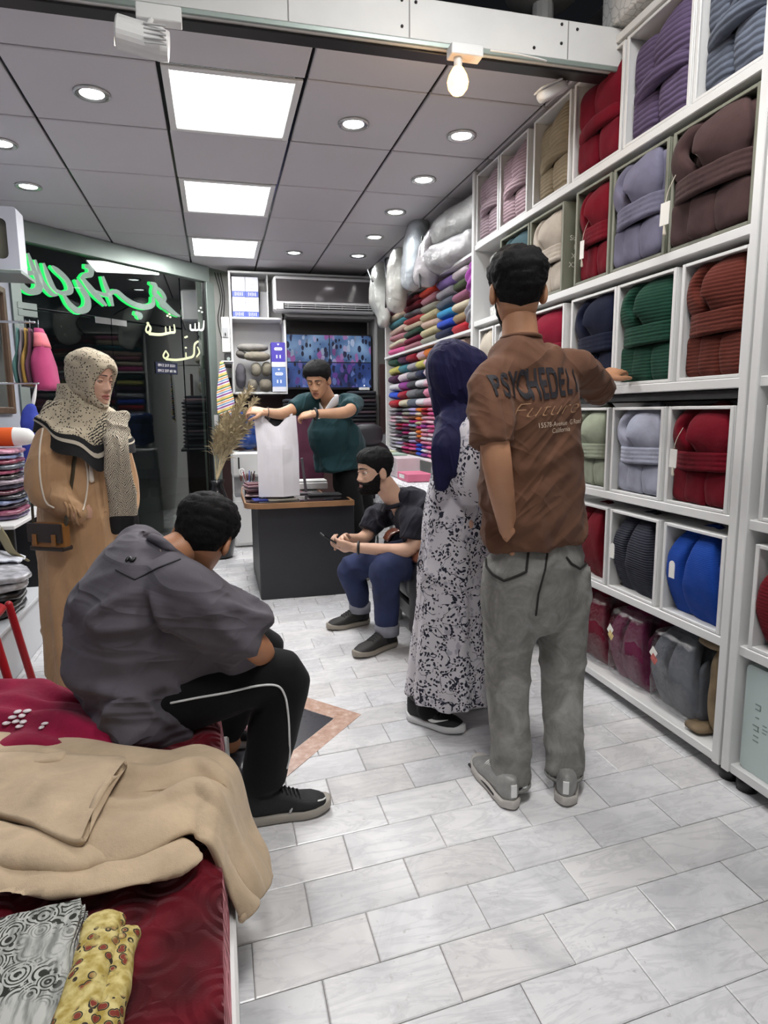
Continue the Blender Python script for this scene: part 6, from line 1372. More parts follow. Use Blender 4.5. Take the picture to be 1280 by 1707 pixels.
# lettering on the back, laid on the cloth
bv = BVHTree.FromPolygons([tuple(v) for v in shirt[0]], shirt[1])
rx = nrm(V3(rf[0], rf[1], rf[2]*.55)); out = nrm(np.cross(rx, (0, 0, 1))); up_ = np.cross(out, rx)*-1
if up_[2] < 0: up_ = -up_
if out[1] > 0: out = -out
def lay(me, name, m, off=.003, parent=so):
    bm = bmesh.new(); bm.from_mesh(me); bmesh.ops.triangulate(bm, faces=bm.faces)
    for _ in range(4):
        lg = [e for e in bm.edges if e.calc_length() > .012]
        if not lg: break
        bmesh.ops.subdivide_edges(bm, edges=lg, cuts=1); bmesh.ops.triangulate(bm, faces=bm.faces)
    for v in bm.verts:
        p = A(v.co); h = bv.ray_cast(Vector(p+out*.6), Vector(-out))
        if h[0]: v.co = h[0]+h[1]*off
    me2 = bpy.data.meshes.new(name); bm.to_mesh(me2); bm.free(); bpy.data.meshes.remove(me); me2.materials.clear(); me2.materials.append(m)
    return obj(name, me2, None, parent, True, True)
TM_ = lambda c: Matrix(((rx[0], up_[0], out[0], c[0]), (rx[1], up_[1], out[1], c[1]), (rx[2], up_[2], out[2], c[2]), (0, 0, 0, 1)))
M_PR1 = mat('print_dark', '1d1b22', .7, var=.4, vscale=20); M_PR2 = mat('print_orange', 'a5805f', .7); M_PR3 = mat('print_cream', 'c9b8a4', .7)
word = 'PSYCHEDELI'; n = len(word)+1; cw = .0365; c0 = A(P(908, 628, 1.85))
for k, chx in enumerate(word):
    u = (k-(n-1)/2-.45)*cw; tall = 2.35-1.0*abs((k-5)/5.5)**1.5
    m4 = TM_(c0+rx*u+up_*(-.045*tall*.5-.012+.0*k)) @ Matrix.Diagonal((1.0, tall, 1, 1))
    lay(text('print', chx, .056, M_PR1, False, m4, 0, bold=.0015), 'printed_letter', M_PR1)
lay(text('print', 'Future', .085, M_PR2, False, TM_(c0+rx*-.02+up_*-.118) @ Matrix.Diagonal((1.2, .75, 1, 1)), 0, shear=.6, bold=-.002), 'printed_script', M_PR2)
lay(text('print', '15578-Avenue  G Road', .0215, M_PR3, False, TM_(c0+rx*.04+up_*-.152), 0), 'printed_address', M_PR3); lay(text('print', 'California', .0215, M_PR3, False, TM_(c0+rx*.035+up_*-.172), 0), 'printed_address', M_PR3)
def f_acid(t, c):
    n = t.noise(9, 6, None, .65, 1.2); m2 = t.noise(60, 4); z = t.n('SeparateXYZ', {0: t.co()}).outputs[2]
    t.p(Base_Color=t.ramp(t.math('ADD', n, t.math('MULTIPLY', m2, .18)), [(.3, lin('62615d')), (.55, lin('7d7c78')), (.8, lin('999894'))])); a = t.bump(t.noise(14, 4), .3, .01); t.bump(t.wave(160, t.co(), 'DIAGONAL'), .15, .001, a)
M_ACID = mat('grey_acid_denim', '6b6a66', .9, fn=f_acid)
jeans = union([limb([pv+V3(0, 0, .06), pv+V3(0, 0, -.02), pv+V3(0, 0, -.14)], [(.168, .115), (.178, .122), (.16, .118)], 22, 10, ref=rf, p=2.5),
               limb([hL+V3(0, 0, .02), hL*.6+kL*.4, kL, kL*.4+aL*.6, aL+V3(0, 0, -.035)], [(.098, .108), (.092, .1), (.078, .085), (.07, .074), (.066, .07)], 20, 24, round_ends=False), limb([hR+V3(0, 0, .02), hR*.6+kR*.4, kR, kR*.4+aR*.6, aR+V3(0, 0, -.035)], [(.094, .106), (.09, .1), (.078, .085), (.07, .074), (.064, .068)], 20, 24, round_ends=False)], .0105, 4)
jeans = displace(jeans, lambda p, n: crease(p, nrm((1, 0, .25)), .008*(.25+math.exp(-((p[2]-.46)/.14)**2)+1.2*math.exp(-((p[2]-.13)/.09)**2)), 11, .3, 2)+crease(p, nrm((.5, 0, .85)), .012*float(smoothstep(.45, .7, p[2])), 7, .25, 6)-.004+.004*nz(p, 9)); jeans = relax(jeans, 2)
jo = obj('jeans', jeans, M_ACID, t, True, True)
bv = BVHTree.FromPolygons([tuple(v) for v in jeans[0]], jeans[1]); M_ST = mat('dark_stitch', '23211e', .9)
def stitch(pts, nm='pocket_stitching', r_=.0042):
    q = []
    for px, py in dense(pts):
        d_ = _ray(px, py).normalized(); h = bv.ray_cast(Vector((0, 0, CAM_H)), d_)
        if h[0]: q.append(A(h[0])+A(h[1])*.0015)
    if len(q) > 1: obj(nm, limb(q, [r_]*len(q), 6), M_ST, jo, True, True)
stitch([(810, 920), (811, 945), (822, 958), (840, 968), (862, 960), (877, 953), (880, 925), (882, 908)]); stitch([(944, 930), (952, 940), (966, 948), (976, 940), (982, 925)]); stitch([(911, 908), (912, 925), (908, 950), (897, 990), (893, 1025)], 'seat_seam', .0035)
for a_, k_, r_ in ((aL, kL, .066), (aR, kR, .064)): obj('trouser_hem', collar_ring(a_+V3(0, 0, -.03), (0, .0, 1), r_*.96, .005), M_ACID, jo, True, True)
M_SIL = mat('silver_mesh', '8f8f8c', .45, var=.15, vscale=40, bump=.3, bscale=200); M_SOLG = mat('sole_grey', 'b9b4ae', .6)
for hl, te in ((PZ(856, 1352), PZ(797, 1273)), (PZ(942, 1346), PZ(948, 1262))):
    o, h_, d_, sd, Ls = shoe(t, hl, te, M_SIL, M_SOLG, .051, .115, 0, M_WHITEP)
    obj('heel_tab', bbox(h_+d_*.001+V3(0, 0, .07), (.02, .008, .045), .002, np.array((sd, d_, (0, 0, 1))).T), M_WHITEP, o, False, True)
    obj('sole_stripe', limb([h_+d_*Ls*q+sd*-.05*np.interp(q, [.2, .5, .9], [.72, .8, .95])+V3(0, 0, .02) for q in (.25, .5, .75, .9)], [.006]*4, 6, 10), M_BLACKP, o, True, True)
obj('sock', limb([aL*V3(1, 1, 0)+V3(0, 0, .06), aL*V3(1, 1, 0)+V3(0, 0, .13)], [.047, .045], 14, 4), mat('sock_dark', '2a2a2d', .9), t, True, True); obj('sock', limb([aR*V3(1, 1, 0)+V3(0, 0, .06), aR*V3(1, 1, 0)+V3(0, 0, .13)], [.047, .045], 14, 4), mat('sock_grey', '6a6a6e', .9), t, True, True)
# ------------------------------------------------------------------ man in grey sitting on the bench
SK2 = mat('skin_warm', 'b07a58', .5, fn=f_skin)
t = thing('person', 'man in grey oversized shirt sitting hunched on the bench, seen from behind', 'person', (-.2, 2.05, .3))
pv = V3(-.33, 2.04, .455); mb = V3(-.345, 2.05, .66); up2 = V3(-.245, 2.06, .81); nk = A(P(282, 925, 2.06)); hc = A(P(339, 896, 2.12))
sN, sF = A(P(318, 985, 1.89)), V3(-.27, 2.24, .86); eN, wN = A(P(428, 1082, 1.90)), V3(.1, 2.13, .47); eF, wF = V3(.02, 2.36, .57), V3(.1, 2.22, .46)
hN, kN, aN = V3(-.3, 1.95, .42), A(P(462, 1128, 1.95)), A(P(437, 1305, 1.975)); hF, kF, aF = V3(-.36, 2.16, .42), V3(.12, 2.33, .45), V3(-.005, 2.40, .1)
X = Xf(hc, (.16, .93, -.42), (0, 0, 1), 1.04, -.28); L, S, N = build_head(X, SK2)
rf = sN-sF
sol = [limb([sN, eN, wN], [.05, .047, .03], 14, 14), limb([sF, eF, wF], [.05, .044, .03], 14, 14), limb([hN, kN, aN, aN+V3(0, 0, -.06)], [.085, .055, .04, .04], 14, 16), limb([hF, kF, aF, aF+V3(0, 0, -.05)], [.085, .055, .04, .04], 14, 16),
       limb([pv, mb, up2, nk*.8+up2*.2], [(.13, .1), (.13, .095), (.14, .085), (.08, .06)], 18, 16, ref=rf), limb([nk*.75+up2*.25, nk, hc*.6+nk*.4, hc-V3(.02, 0, .03)], [.066, .06, .055, .055], 16, 10)]
add_mat(L, union(sol, .011, 3), SK2)
add_mat(L, hand(wN, V3(.1, .6, -.7), (-.8, .2, -.4), -1, .5), SK2); add_mat(L, hand(wF, V3(.1, -.3, -.9), (-.8, 0, -.3), 1, .5), SK2)
body_obj('body', L, t)
obj('hair', short_hair(X, S, N, .02, .007, .06, -.066, .5, 56, .15), M_HAIR, t, True, True)
M_GREYS = fabric('grey_shirt', '57535a', rough=.8, fold=[((0, -.1, 0), (1.4, 3, 9), .36), ((0, .75, 0), (2, 2.5, 9), .15)])
am = sN*.5+eN*.5; he = eN*.86+sN*.14
sh = union([limb([pv+V3(.06, 0, -.1), pv+V3(.045, 0, .0), pv+V3(.03, 0, .1), mb+V3(.02, -.0, .02), up2+V3(.0, 0, .015), nk*.6+up2*.4+V3(-.012, 0, 0), nk+V3(-.012, 0, .0)], [(.205, .14), (.205, .14), (.2, .14), (.2, .138), (.185, .12), (.115, .09), (.078, .066)], 28, 32, ref=rf, p=2.4),
            limb([sN-rf*.3+V3(-.02, 0, .01), sN+V3(-.01, .0, -.01), am+V3(0, 0, -.012), he], [.085, (.1, .1), (.105, .1), (.1, .1)], 22, 20, round_ends=False), limb([sF+rf*.2, sF, sF*.5+eF*.5, eF*.85+sF*.15], [.085, .09, .095, .09], 18, 14, round_ends=False),
            limb([am+V3(-.06, .02, -.06), am+V3(-.14, .06, -.1), pv+V3(-.02, -.06, .12)], [(.09, .07), (.12, .09), (.12, .1)], 18, 12), limb([he+V3(-.02, .0, -.045), am+V3(-.02, .02, -.085), am+V3(-.12, .06, -.12)], [(.05, .06), (.06, .06), (.08, .08)], 16, 10),
            limb([pv+V3(.05, -.13, .03), pv+V3(.055, -.155, -.09)], [(.08, .1), (.09, .1)], 16, 8, round_ends=False), limb([pv+V3(.03, -.02, -.08), pv+V3(.05, -.14, -.085)], [(.13, .05), (.12, .05)], 16, 8)], .0105, 4)
dG = nrm((.95, -.1, -.12)); dG2 = nrm(eN-sN); dG3 = nrm((.55, 0, .6))
def gm_f(p, n):
    side = float(smoothstep(2.12, 1.98, p[1])); k = float(smoothstep(.9, .74, p[2]))
    a = crease(p, dG, .034*k*(.3+.7*side), 8, .13, 2, 2.2)+crease(p, dG3, .016*side*float(smoothstep(.7, .5, p[2])), 9, .2, 4)+crease(p, nrm((.2, 0, -1)), .01*float(smoothstep(.52, .4, p[2])), 10, .25, 7)
    a += crease(p, nrm((.75, 0, -.6)), .012*math.exp(-((p[0]+.05)**2+(p[2]-.72)**2)/.02), 11, .2, 9)
    return a-.008+.004*nz(p, 8)
sh = relax(displace(relax(sh, 3), gm_f), 3); so = obj('shirt', sh, M_GREYS, t, True, True)
cx = nk+V3(-.012, -.005, .012)
obj('collar', displace(collar_ring(nk+V3(-.004, 0, .004), hc-nk+V3(0, 0, .05), .07, .013, (1, .92)), lambda p, n: .003*nz(p, 20)), M_GREYS, so, True, True)
bv = BVHTree.FromPolygons([tuple(v) for v in sh[0]], sh[1])
def cast(px, py, off): 
    h = bv.ray_cast(Vector((0, 0, CAM_H)), _ray(px, py).normalized()); return A(h[0])+A(h[1])*off if h[0] else None
yk = [cast(*q, .002) for q in dense([(194, 950), (225, 966), (262, 948), (300, 933)])]
yk = [q for q in yk if q is not None]
if len(yk) > 2: obj('yoke_seam', limb(yk, [.0028]*len(yk), 6), mat('seam_grey', '3d3a40', .9), so, True, True)
hmr = nrm(eN-sN); pass
emb = [cast(212+dx, 935+dy, .004) for dx, dy in ((0, 0), (4, -4), (8, 1), (12, -3))]
emb = [q for q in emb if q is not None]
if len(emb) > 2: obj('collar_print', limb(emb, [.005]*len(emb), 6, 12), M_BLACKP, so, True, True)
obj('neck_chain', limb([nk+V3(-.02, -.062, .03), nk+V3(-.005, -.068, .0), nk+V3(.02, -.07, -.02)], [.0018]*3, 6, 10), mat('silver_chain', 'c9b9b0', .3, metal=.8), t, True, True)
M_BLKT = fabric('black_jersey', '0b0b0d', rough=.9)
tr = union([limb([pv+V3(0, 0, .0), pv+V3(.1, 0, -.01)], [(.15, .1), (.14, .1)], 18, 8, ref=rf), limb([hN, hN*.5+kN*.5+V3(0, 0, .005), kN+V3(.01, 0, .005), kN*.5+aN*.5+V3(.01, 0, 0), aN+V3(.005, 0, .02), aN+V3(.005, 0, -.02)], [(.1, .1), (.098, .095), (.085, .082), (.082, .08), (.07, .07), (.05, .05)], 20, 26),
            limb([hF, hF*.5+kF*.5, kF, kF*.5+aF*.5, aF+V3(0, 0, .02)], [.1, .096, .08, .075, .06], 18, 22)], .011, 4)
tr = displace(tr, folds(.007, 10, 5, 30)); to = obj('track_trousers', tr, M_BLKT, t, True, True)
bv = BVHTree.FromPolygons([tuple(v) for v in tr[0]], tr[1]); pipe = [cast(*q, .001) for q in dense([(285, 1172), (330, 1163), (380, 1154), (430, 1143), (462, 1143), (475, 1160), (480, 1190), (482, 1230), (482, 1262), (478, 1280)], 1)]
pipe = [q for q in pipe if q is not None]
if len(pipe) > 3: obj('white_piping', limb(pipe, [.0035]*len(pipe), 6, 70), mat('piping_white', 'd9d9d9', .7), to, True, True)
M_BSH = mat('black_knit_shoe', '131316', .7, bump=.4, bscale=180); M_SOLB = mat('sole_taupe', '938d84', .6); M_SOLW = mat('sole_white', 'cfcfcf', .5)
o, h_, d_, sd, Ls = shoe(t, PZ(410, 1372), PZ(549, 1345), M_BSH, M_SOLB, .053, .118, 0, M_BLACKP, M_BLACKP)
obj('toe_mark', limb([h_+d_*Ls*q+sd*w_+V3(0, 0, z_) for q, w_, z_ in ((.84, .035, .052), (.9, .03, .05), (.94, .018, .047))], [.0028]*3, 6, 8), M_WHITEP, o, True, True)
obj('side_mark', limb([h_+d_*Ls*.5+sd*.04+V3(0, 0, .035), h_+d_*Ls*.56+sd*.034+V3(0, 0, .062)], [.004, .004], 6, 4), mat('print_silver', 'b0b0b0', .5), o, True, True)
obj('heel_loop', collar_ring(h_-d_*.004+V3(0, 0, .088), sd, .01, .003), M_BLACKP, o, True, True)
shoe(t, PZ(378, 1245), PZ(440, 1236), M_BSH, M_SOLW, .048, .095, 0, mat('lace_pink', 'd9a9b4', .7), M_BLACKP)
# ------------------------------------------------------------------ bearded man in the armchair
SK3 = mat('skin_fair', 'c9a189', .5, fn=f_skin)
t = thing('person', 'smiling bearded man in dark shirt and jeans sitting in the armchair with a phone', 'person', (1.0, 3.5, 0))
pv = V3(1.15, 3.53, .475); mb = V3(1.12, 3.53, .64); up2 = V3(1.03, 3.52, .77); nk = A(P(658, 832, 3.5)); hc = A(P(624, 786, 3.48))
sN, sF = A(P(690, 866, 3.34)), A(P(630, 858, 3.70)); eN, wN = A(P(683, 915, 3.30)), A(P(590, 913, 3.38)); eF, wF = A(P(606, 897, 3.66)), A(P(578, 898, 3.52))
hN, kN, aN = V3(1.08, 3.42, .47), A(P(645, 948, 3.31)), V3(.865, 3.36, .11); hF, kF, aF = V3(1.08, 3.64, .47), A(P(588, 948, 3.70)), V3(.80, 3.775, .12)
X = Xf(hc, (-1, -.25, -.05), scale=.97); L, S, N = build_head(X, SK3, .1, 1.0, M_LIP, 1.3, True)
rf = sN-sF
sol = [limb([sN+V3(0, 0, -.02), eN, wN], [.042, .043, .028], 14, 14), limb([sF+V3(0, 0, -.02), eF, wF], [.042, .041, .028], 14, 14), limb([hN, kN, aN, aN+V3(0, 0, -.05)], [.08, .05, .04, .04], 14, 16), limb([hF, kF, aF, aF+V3(0, 0, -.05)], [.08, .05, .04, .04], 14, 16),
       limb([pv, mb, up2, nk*.8+up2*.2], [(.12, .09), (.125, .09), (.13, .085), (.07, .06)], 18, 16, ref=rf), limb([nk*.7+up2*.3, nk, hc*.5+nk*.5, hc+V3(.02, 0, -.03)], [.066, .062, .06, .056], 16, 10)]
add_mat(L, union(sol, .01, 3), SK3)
ph = A(P(552, 902, 3.42))
add_mat(L, hand(wN, ph-wN+V3(0, 0, -.01), (0, .7, .6), 1, [.5, .6, .7, .8], thumb=.6), SK3); add_mat(L, hand(wF, ph-wF+V3(.03, -.02, .02), (0, -.8, -.3), -1, [.6, .7, .7, .8], thumb=.5), SK3)
body_obj('body', L, t)
obj('hair', short_hair(X, S, N, .016, .006, .05, -.066, .5, 56, .4), M_HAIR, t, True, True); obj('beard', beard(X, S, N, .011), M_BEARD, t, True, True)
M_NAVYS = fabric('charcoal_navy_shirt', '23232c', fold=[((0, .9, 0), (3, 3, 12), .4)])
sh = union([limb([pv+V3(.0, 0, -.03), pv+V3(.01, 0, .06), mb+V3(.015, 0, .03), up2+V3(.01, 0, .0), nk*.6+up2*.4+V3(.01, 0, 0), nk+V3(.012, 0, -.03)], [(.17, .125), (.17, .125), (.175, .12), (.165, .11), (.1, .085), (.07, .066)], 24, 24, ref=rf, p=2.4, round_ends=False),
            limb([sN-rf*.3, sN+V3(0, 0, -.005), sN*.6+eN*.4, sN*.3+eN*.7], [.07, .07, .068, .066], 18, 14, round_ends=False), limb([sF+rf*.3, sF, sF*.6+eF*.4, sF*.3+eF*.7], [.07, .068, .066, .064], 18, 14, round_ends=False)], .0095, 3)
sh = displace(sh, lambda p, n: crease(p, nrm((.3, 0, -1)), .012, 10, .25, 1)+crease(p, nrm((.8, 0, .5)), .009, 12, .25, 4)-.006); sh = relax(sh, 2); so = obj('shirt', sh, M_NAVYS, t, True, True)
fw = nrm(hc-nk); obj('collar', displace(collar_ring(nk+V3(.012, 0, -.02), (-.3, -.05, 1), .074, .013, (1, .9)), lambda p, n: .003*nz(p, 30)), M_NAVYS, so, True, True)
for dy in (-.028, .028): obj('collar_point', bbox(nk+V3(-.075, dy-.01, -.045), (.012, .05, .04), .004, roty(.5)), M_NAVYS, so, False, True)
def f_denim(t, c):
    n = t.noise(7, 5); t.p(Base_Color=t.ramp(n, [(.3, tuple(x*.7 for x in c)), (.7, tuple(min(1, x*1.35) for x in c))])); a = t.bump(t.noise(14, 4), .3, .01); t.bump(t.wave(200, t.co(), 'DIAGONAL'), .2, .001, a)
M_DEN = mat('indigo_denim', '232c4e', .9, fn=f_denim); M_CUFF = mat('denim_reverse', '8f9099', .9, var=.1, vscale=30)
jn = union([limb([pv+V3(.02, 0, .03), pv+V3(-.03, 0, -.0)], [(.15, .1), (.15, .1)], 18, 8, ref=rf), limb([hN, hN*.5+kN*.5, kN+V3(-.01, 0, 0), kN*.5+aN*.5, aN+V3(0, 0, .02)], [.098, .092, .082, .074, .066], 20, 24), limb([hF, hF*.5+kF*.5, kF+V3(-.01, 0, 0), kF*.5+aF*.5, aF+V3(0, 0, .02)], [.098, .09, .08, .072, .064], 20, 24)], .0105, 4)
jn = displace(jn, lambda p, n: crease(p, nrm((.2, 1, .2)), .01*(.3+math.exp(-((p[2]-.42)/.08)**2)), 11, .3, 2)+crease(p, nrm((.3, 0, 1)), .007, 8, .2, 5)-.004); jn = relax(jn, 2); jo = obj('jeans', jn, M_DEN, t, True, True)
for a_, r_ in ((aN, .068), (aF, .066)): obj('turned_cuff', loft([ring(a_+V3(0, 0, z), V3(r_*k, 0, 0), V3(0, r_*k, 0), 24) for z, k in ((-.03, .92), (-.032, 1.0), (.025, 1.02), (.03, .94))]), M_CUFF, jo, True, True)
M_CHS = mat('charcoal_knit_shoe', '2e2d2c', .7, bump=.4, bscale=160); M_SOLT = mat('sole_sand', '8f887c', .6)
for hl, te in (((.925, 3.395, 0), (.655, 3.245, 0)), ((.862, 3.80, 0), (.59, 3.74, 0))): shoe(t, hl, te, M_CHS, M_SOLT, .052, .12, 0, M_BLACKP, M_BLACKP)
for a_ in (aN, aF): obj('sock', limb([a_+V3(0, 0, -.04), a_+V3(0, 0, .03)], [.05, .048], 14, 4), mat('sock_black', '1a1a1c', .9), t, True, True)
obj('watch_strap', collar_ring(wN*.92+eN*.08, wN-eN, .031, .007), M_BLACKP, t, True, True)
t = thing('phone', 'dark smartphone held by the bearded man', 'phone', tuple(ph)); Rp = roty(.6)@rotz(.25)
obj('phone_body', bbox(ph+V3(-.005, -.0, .01), (.12, .062, .008), .003, Rp), M_BLACKP, t, False, True); obj('phone_screen', bbox(ph+V3(-.005, 0, .01)+Rp@V3(0, 0, .0045), (.114, .057, .001), .0003, Rp), mat('phone_glass', '0c0d10', .08, emis='20242c', es=.3), t, False, True)
# ------------------------------------------------------------------ cashier in the teal shirt
SK4 = mat('skin_olive', 'b58a6c', .5, fn=f_skin)
t = thing('person', 'standing man in teal polo with white collar holding the carrier bag', 'person', (1.03, 4.86, 0))
hc = A(P(530, 634, 4.62)); nk = A(P(548, 669, 4.74)); ch = A(P(553, 712, 4.78)); wa = V3(.90, 4.84, 1.02); pv = V3(.975, 4.86, .85)
sL, sR = A(P(590, 672, 4.86)), A(P(512, 669, 4.70)); eL, wL = A(P(577, 687, 4.56)), A(P(524, 690, 4.5)); eR, wR = A(P(472, 689, 4.60)), A(P(443, 687, 4.58))
X = Xf(hc, (-.52, -1, -.42), scale=.98); L, S, N = build_head(X, SK4, .6, 0, mat('lip_brown', '8a5648', .5), 1.1)
rf = sL-sR; hL, kL, aL = pv+V3(.07, .04, -.03), V3(1.1, 4.92, .46), V3(1.12, 4.95, .09); hR, kR, aR = pv+V3(-.05, -.05, -.03), V3(1.0, 4.80, .46), V3(1.0, 4.82, .09)
sol = [limb([sL, eL, wL], [.045, .044, .03], 14, 14), limb([sR, eR, wR], [.044, .042, .03], 14, 14), limb([hL, kL, aL, aL+V3(0, 0, -.05)], [.08, .05, .04, .04], 14, 14), limb([hR, kR, aR, aR+V3(0, 0, -.05)], [.08, .05, .04, .04], 14, 14),
       limb([pv, wa, ch, nk*.7+ch*.3], [(.13, .1), (.135, .1), (.14, .09), (.08, .065)], 18, 16, ref=rf), limb([ch*.4+nk*.6, nk, hc*.5+nk*.5, hc+V3(.02, .02, -.03)], [.066, .058, .056, .056], 16, 10)]
add_mat(L, union(sol, .011, 3), SK4)
add_mat(L, hand(wL, A(P(500, 693, 4.56))-wL, (.2, .5, -.85), -1, [.7, .7, .75, .8], thumb=.8, scale=1.05), SK4); add_mat(L, hand(wR, A(P(420, 684, 4.6))-wR+V3(0, 0, .0), (.1, .6, -.8), 1, [.7, .75, .8, .8], thumb=.8, scale=1.05), SK4)
body_obj('body', L, t)
obj('hair', short_hair(X, S, N, .02, .003, .052, -.06, .6, 40, .4), M_HAIR, t, True, True)
M_TEAL = fabric('teal_jersey', '1d3b40', fold=[((0, 1.2, 0), (2, 5, 10), .35)])
hem = A(P(563, 784, 4.84))
sh = union([limb([hem+V3(.01, 0, 0), hem+V3(.008, 0, .08), wa+V3(-.005, -.01, .04), ch+V3(.005, 0, -.08), ch+V3(0, 0, .0), nk*.55+ch*.45, nk+V3(.003, .005, -.03)], [(.185, .15), (.19, .155), (.19, .155), (.18, .14), (.17, .12), (.11, .09), (.068, .064)], 26, 26, ref=rf, p=2.4, round_ends=False),
            limb([sL-rf*.25, sL, sL*.6+eL*.4, sL*.3+eL*.7], [.075, .076, .074, .07], 18, 14, round_ends=False), limb([sR+rf*.2, sR, sR*.6+eR*.4, sR*.35+eR*.65], [.072, .07, .066, .062], 18, 14, round_ends=False)], .0105, 3)
sh = displace(sh, lambda p, n: crease(p, nrm((-.25, 0, 1)), .016*float(smoothstep(1.38, 1.2, p[2])), 6, .18, 3)+crease(p, nrm((1, .3, .2)), .008, 9, .25, 6)-.006); sh = relax(sh, 2); so = obj('polo_shirt', sh, M_TEAL, t, True, True)
M_COLW = mat('white_collar', 'd9dade', .7)
cn = nk+V3(.0, .0, -.018); fwd = nrm((-.52, -1, 0)); sd = nrm(np.cross(fwd, (0, 0, 1)))
for s in (-1, 1):
    pts = [cn-fwd*.07+V3(0, 0, .035), cn+sd*s*.068+V3(0, 0, .03), cn+sd*s*.06+fwd*.065+V3(0, 0, .012), cn+sd*s*.015+fwd*.105+V3(0, 0, -.04)]
    obj('collar_leaf', limb(pts, [(.03, .007), (.036, .008), (.036, .008), (.014, .007)], 12, 18, ref=(0, 0, 1)), M_COLW, so, True, True)
obj('chest_print', bbox(A(P(530, 697, 4.52))+V3(0, .06, 0), (.05, .004, .012), .001, rotz(-.45)), M_COLW, so, False, True)
trs = displace(union([limb([pv+V3(0, 0, .08), pv+V3(0, 0, -.1)], [(.15, .115), (.15, .115)], 18, 8, ref=rf), limb([hL, kL, aL], [.092, .074, .062], 16, 16), limb([hR, kR, aR], [.092, .074, .062], 16, 16)], .012, 4), folds(.005, 10, 5, 25)); obj('trousers', trs, M_BLKT, t, True, True)
for a_ in (aL, aR): shoe(t, a_+V3(.03, .07, 0), a_+V3(-.1, -.17, 0), M_BSH, M_SOLB, .048, .09, 0, M_BLACKP)
obj('wristwatch', collar_ring(wL*.97+eL*.03, wL-eL, .034, .01), M_BLACKP, t, True, True); obj('bracelet', collar_ring(wR*.9+eR*.1, wR-eR, .033, .003), M_BLACKP, t, True, True)
# ------------------------------------------------------------------ woman in the tan coat and dotted headscarf
SK5 = mat('skin_light', 'cfa38c', .5, fn=f_skin)
t = thing('person', 'standing woman in tan long coat and black and cream dotted headscarf', 'person', (-.68, 3.35, 0))
fw = nrm((.88, -.48, 0)); rt_ = nrm(np.cross(fw, (0, 0, 1)))           # ahead and to her right
hc = A(P(153, 631, 3.32)); nk = A(P(140, 690, 3.36)); ch = A(P(140, 730, 3.37)); wa = V3(-.635, 3.37, 1.02); pv = V3(-.65, 3.37, .88)
sN, sF = A(P(98, 700, 3.25)), A(P(98, 700, 3.25))*V3(-1, -1, 1)+nk*V3(2, 2, 0)+V3(0, 0, -.045); eN, wN = A(P(80, 800, 3.2)), A(P(126, 858, 3.105)); eF, wF = A(P(205, 805, 3.5)), A(P(212, 885, 3.42))
X = Xf(hc, fw+V3(0, -.1, -.18), scale=.99); L, S, N = build_head(X, SK5, .4, .1, mat('lip_rose', 'a5645a', .45), .65, ears=False)
hL, aL = pv-rt_*.08, V3(-.6, 3.45, .08); hR, aR = pv+rt_*.08, V3(-.68, 3.3, .08)
sol = [limb([sN, eN, wN], [.04, .036, .026], 14, 14), limb([sF, eF, wF], [.04, .036, .026], 14, 14), limb([hL, hL*.5+aL*.5, aL], [.08, .05, .035], 14, 14), limb([hR, hR*.5+aR*.5, aR], [.08, .05, .035], 14, 14), limb([pv, wa, ch, nk*.8+ch*.2], [(.14, .1), (.12, .09), (.13, .09), (.06, .055)], 18, 16, ref=rt_), limb([nk*.7+ch*.3, nk, hc+V3(0, 0, -.05)], [.055, .05, .05], 14, 8)]
add_mat(L, union(sol, .012, 3), SK5); add_mat(L, hand(wN-rt_*.05, fw*.05-rt_*2+V3(0, 0, -.3), -fw, 1, .1, scale=.75), SK5); add_mat(L, hand(wF, V3(.05, -.05, -1), -fw, -1, .5, scale=.9), SK5)
body_obj('body', L, t)
M_TAN = fabric('tan_coat', 'b48f6a', rough=.6, sheen=.2, fold=[((0, 0, 0), (8, 8, 1.1), .35), ((0, .8, 0), (3, 3, 12), .15)])
def coat_ring(z, c, a, b, amp, ph, k=9): 
    th = np.linspace(0, 2*np.pi, 72, endpoint=False); r_ = 1+amp*(np.sin(th*k+ph+1.5*np.sin(th*2+z*2))*.6+np.sin(th*(k-4)+ph*2+z)*.4)
    return np.array(c)*V3(1, 1, 0)+V3(0, 0, z)+np.outer(np.cos(th)*r_, rt_*a)+np.outer(np.sin(th)*r_, fw*b)
zs = np.linspace(.035, 1.36, 46); rg = []
for z in zs:
    a = np.interp(z, [.03, .3, .7, .95, 1.1, 1.25, 1.33, 1.36], [.25, .245, .235, .215, .19, .19, .14, .07]); b = np.interp(z, [.03, .3, .7, .95, 1.1, 1.25, 1.33, 1.36], [.2, .195, .19, .175, .15, .14, .1, .06]); c = np.array([np.interp(z, [0, .9, 1.36], [-.655, -.645, nk[0]]), np.interp(z, [0, .9, 1.36], [3.37, 3.37, nk[1]]), 0])
    rg.append(coat_ring(z, c, a, b, np.interp(z, [.03, .5, 1.0, 1.2], [.07, .045, .02, .004]), z*.6))
ct = union([loft(rg), limb([sN-rt_*.04+V3(0, 0, .0), sN*.6+eN*.4, eN+V3(0, 0, -.02), eN*.5+wN*.5+V3(-.005, 0, -.01), wN-rt_*.02], [.075, .09, .1, .07, .043], 20, 20), limb([sF, eF, wF*.9+eF*.1], [.075, .08, .045], 18, 16)], .011, 2)
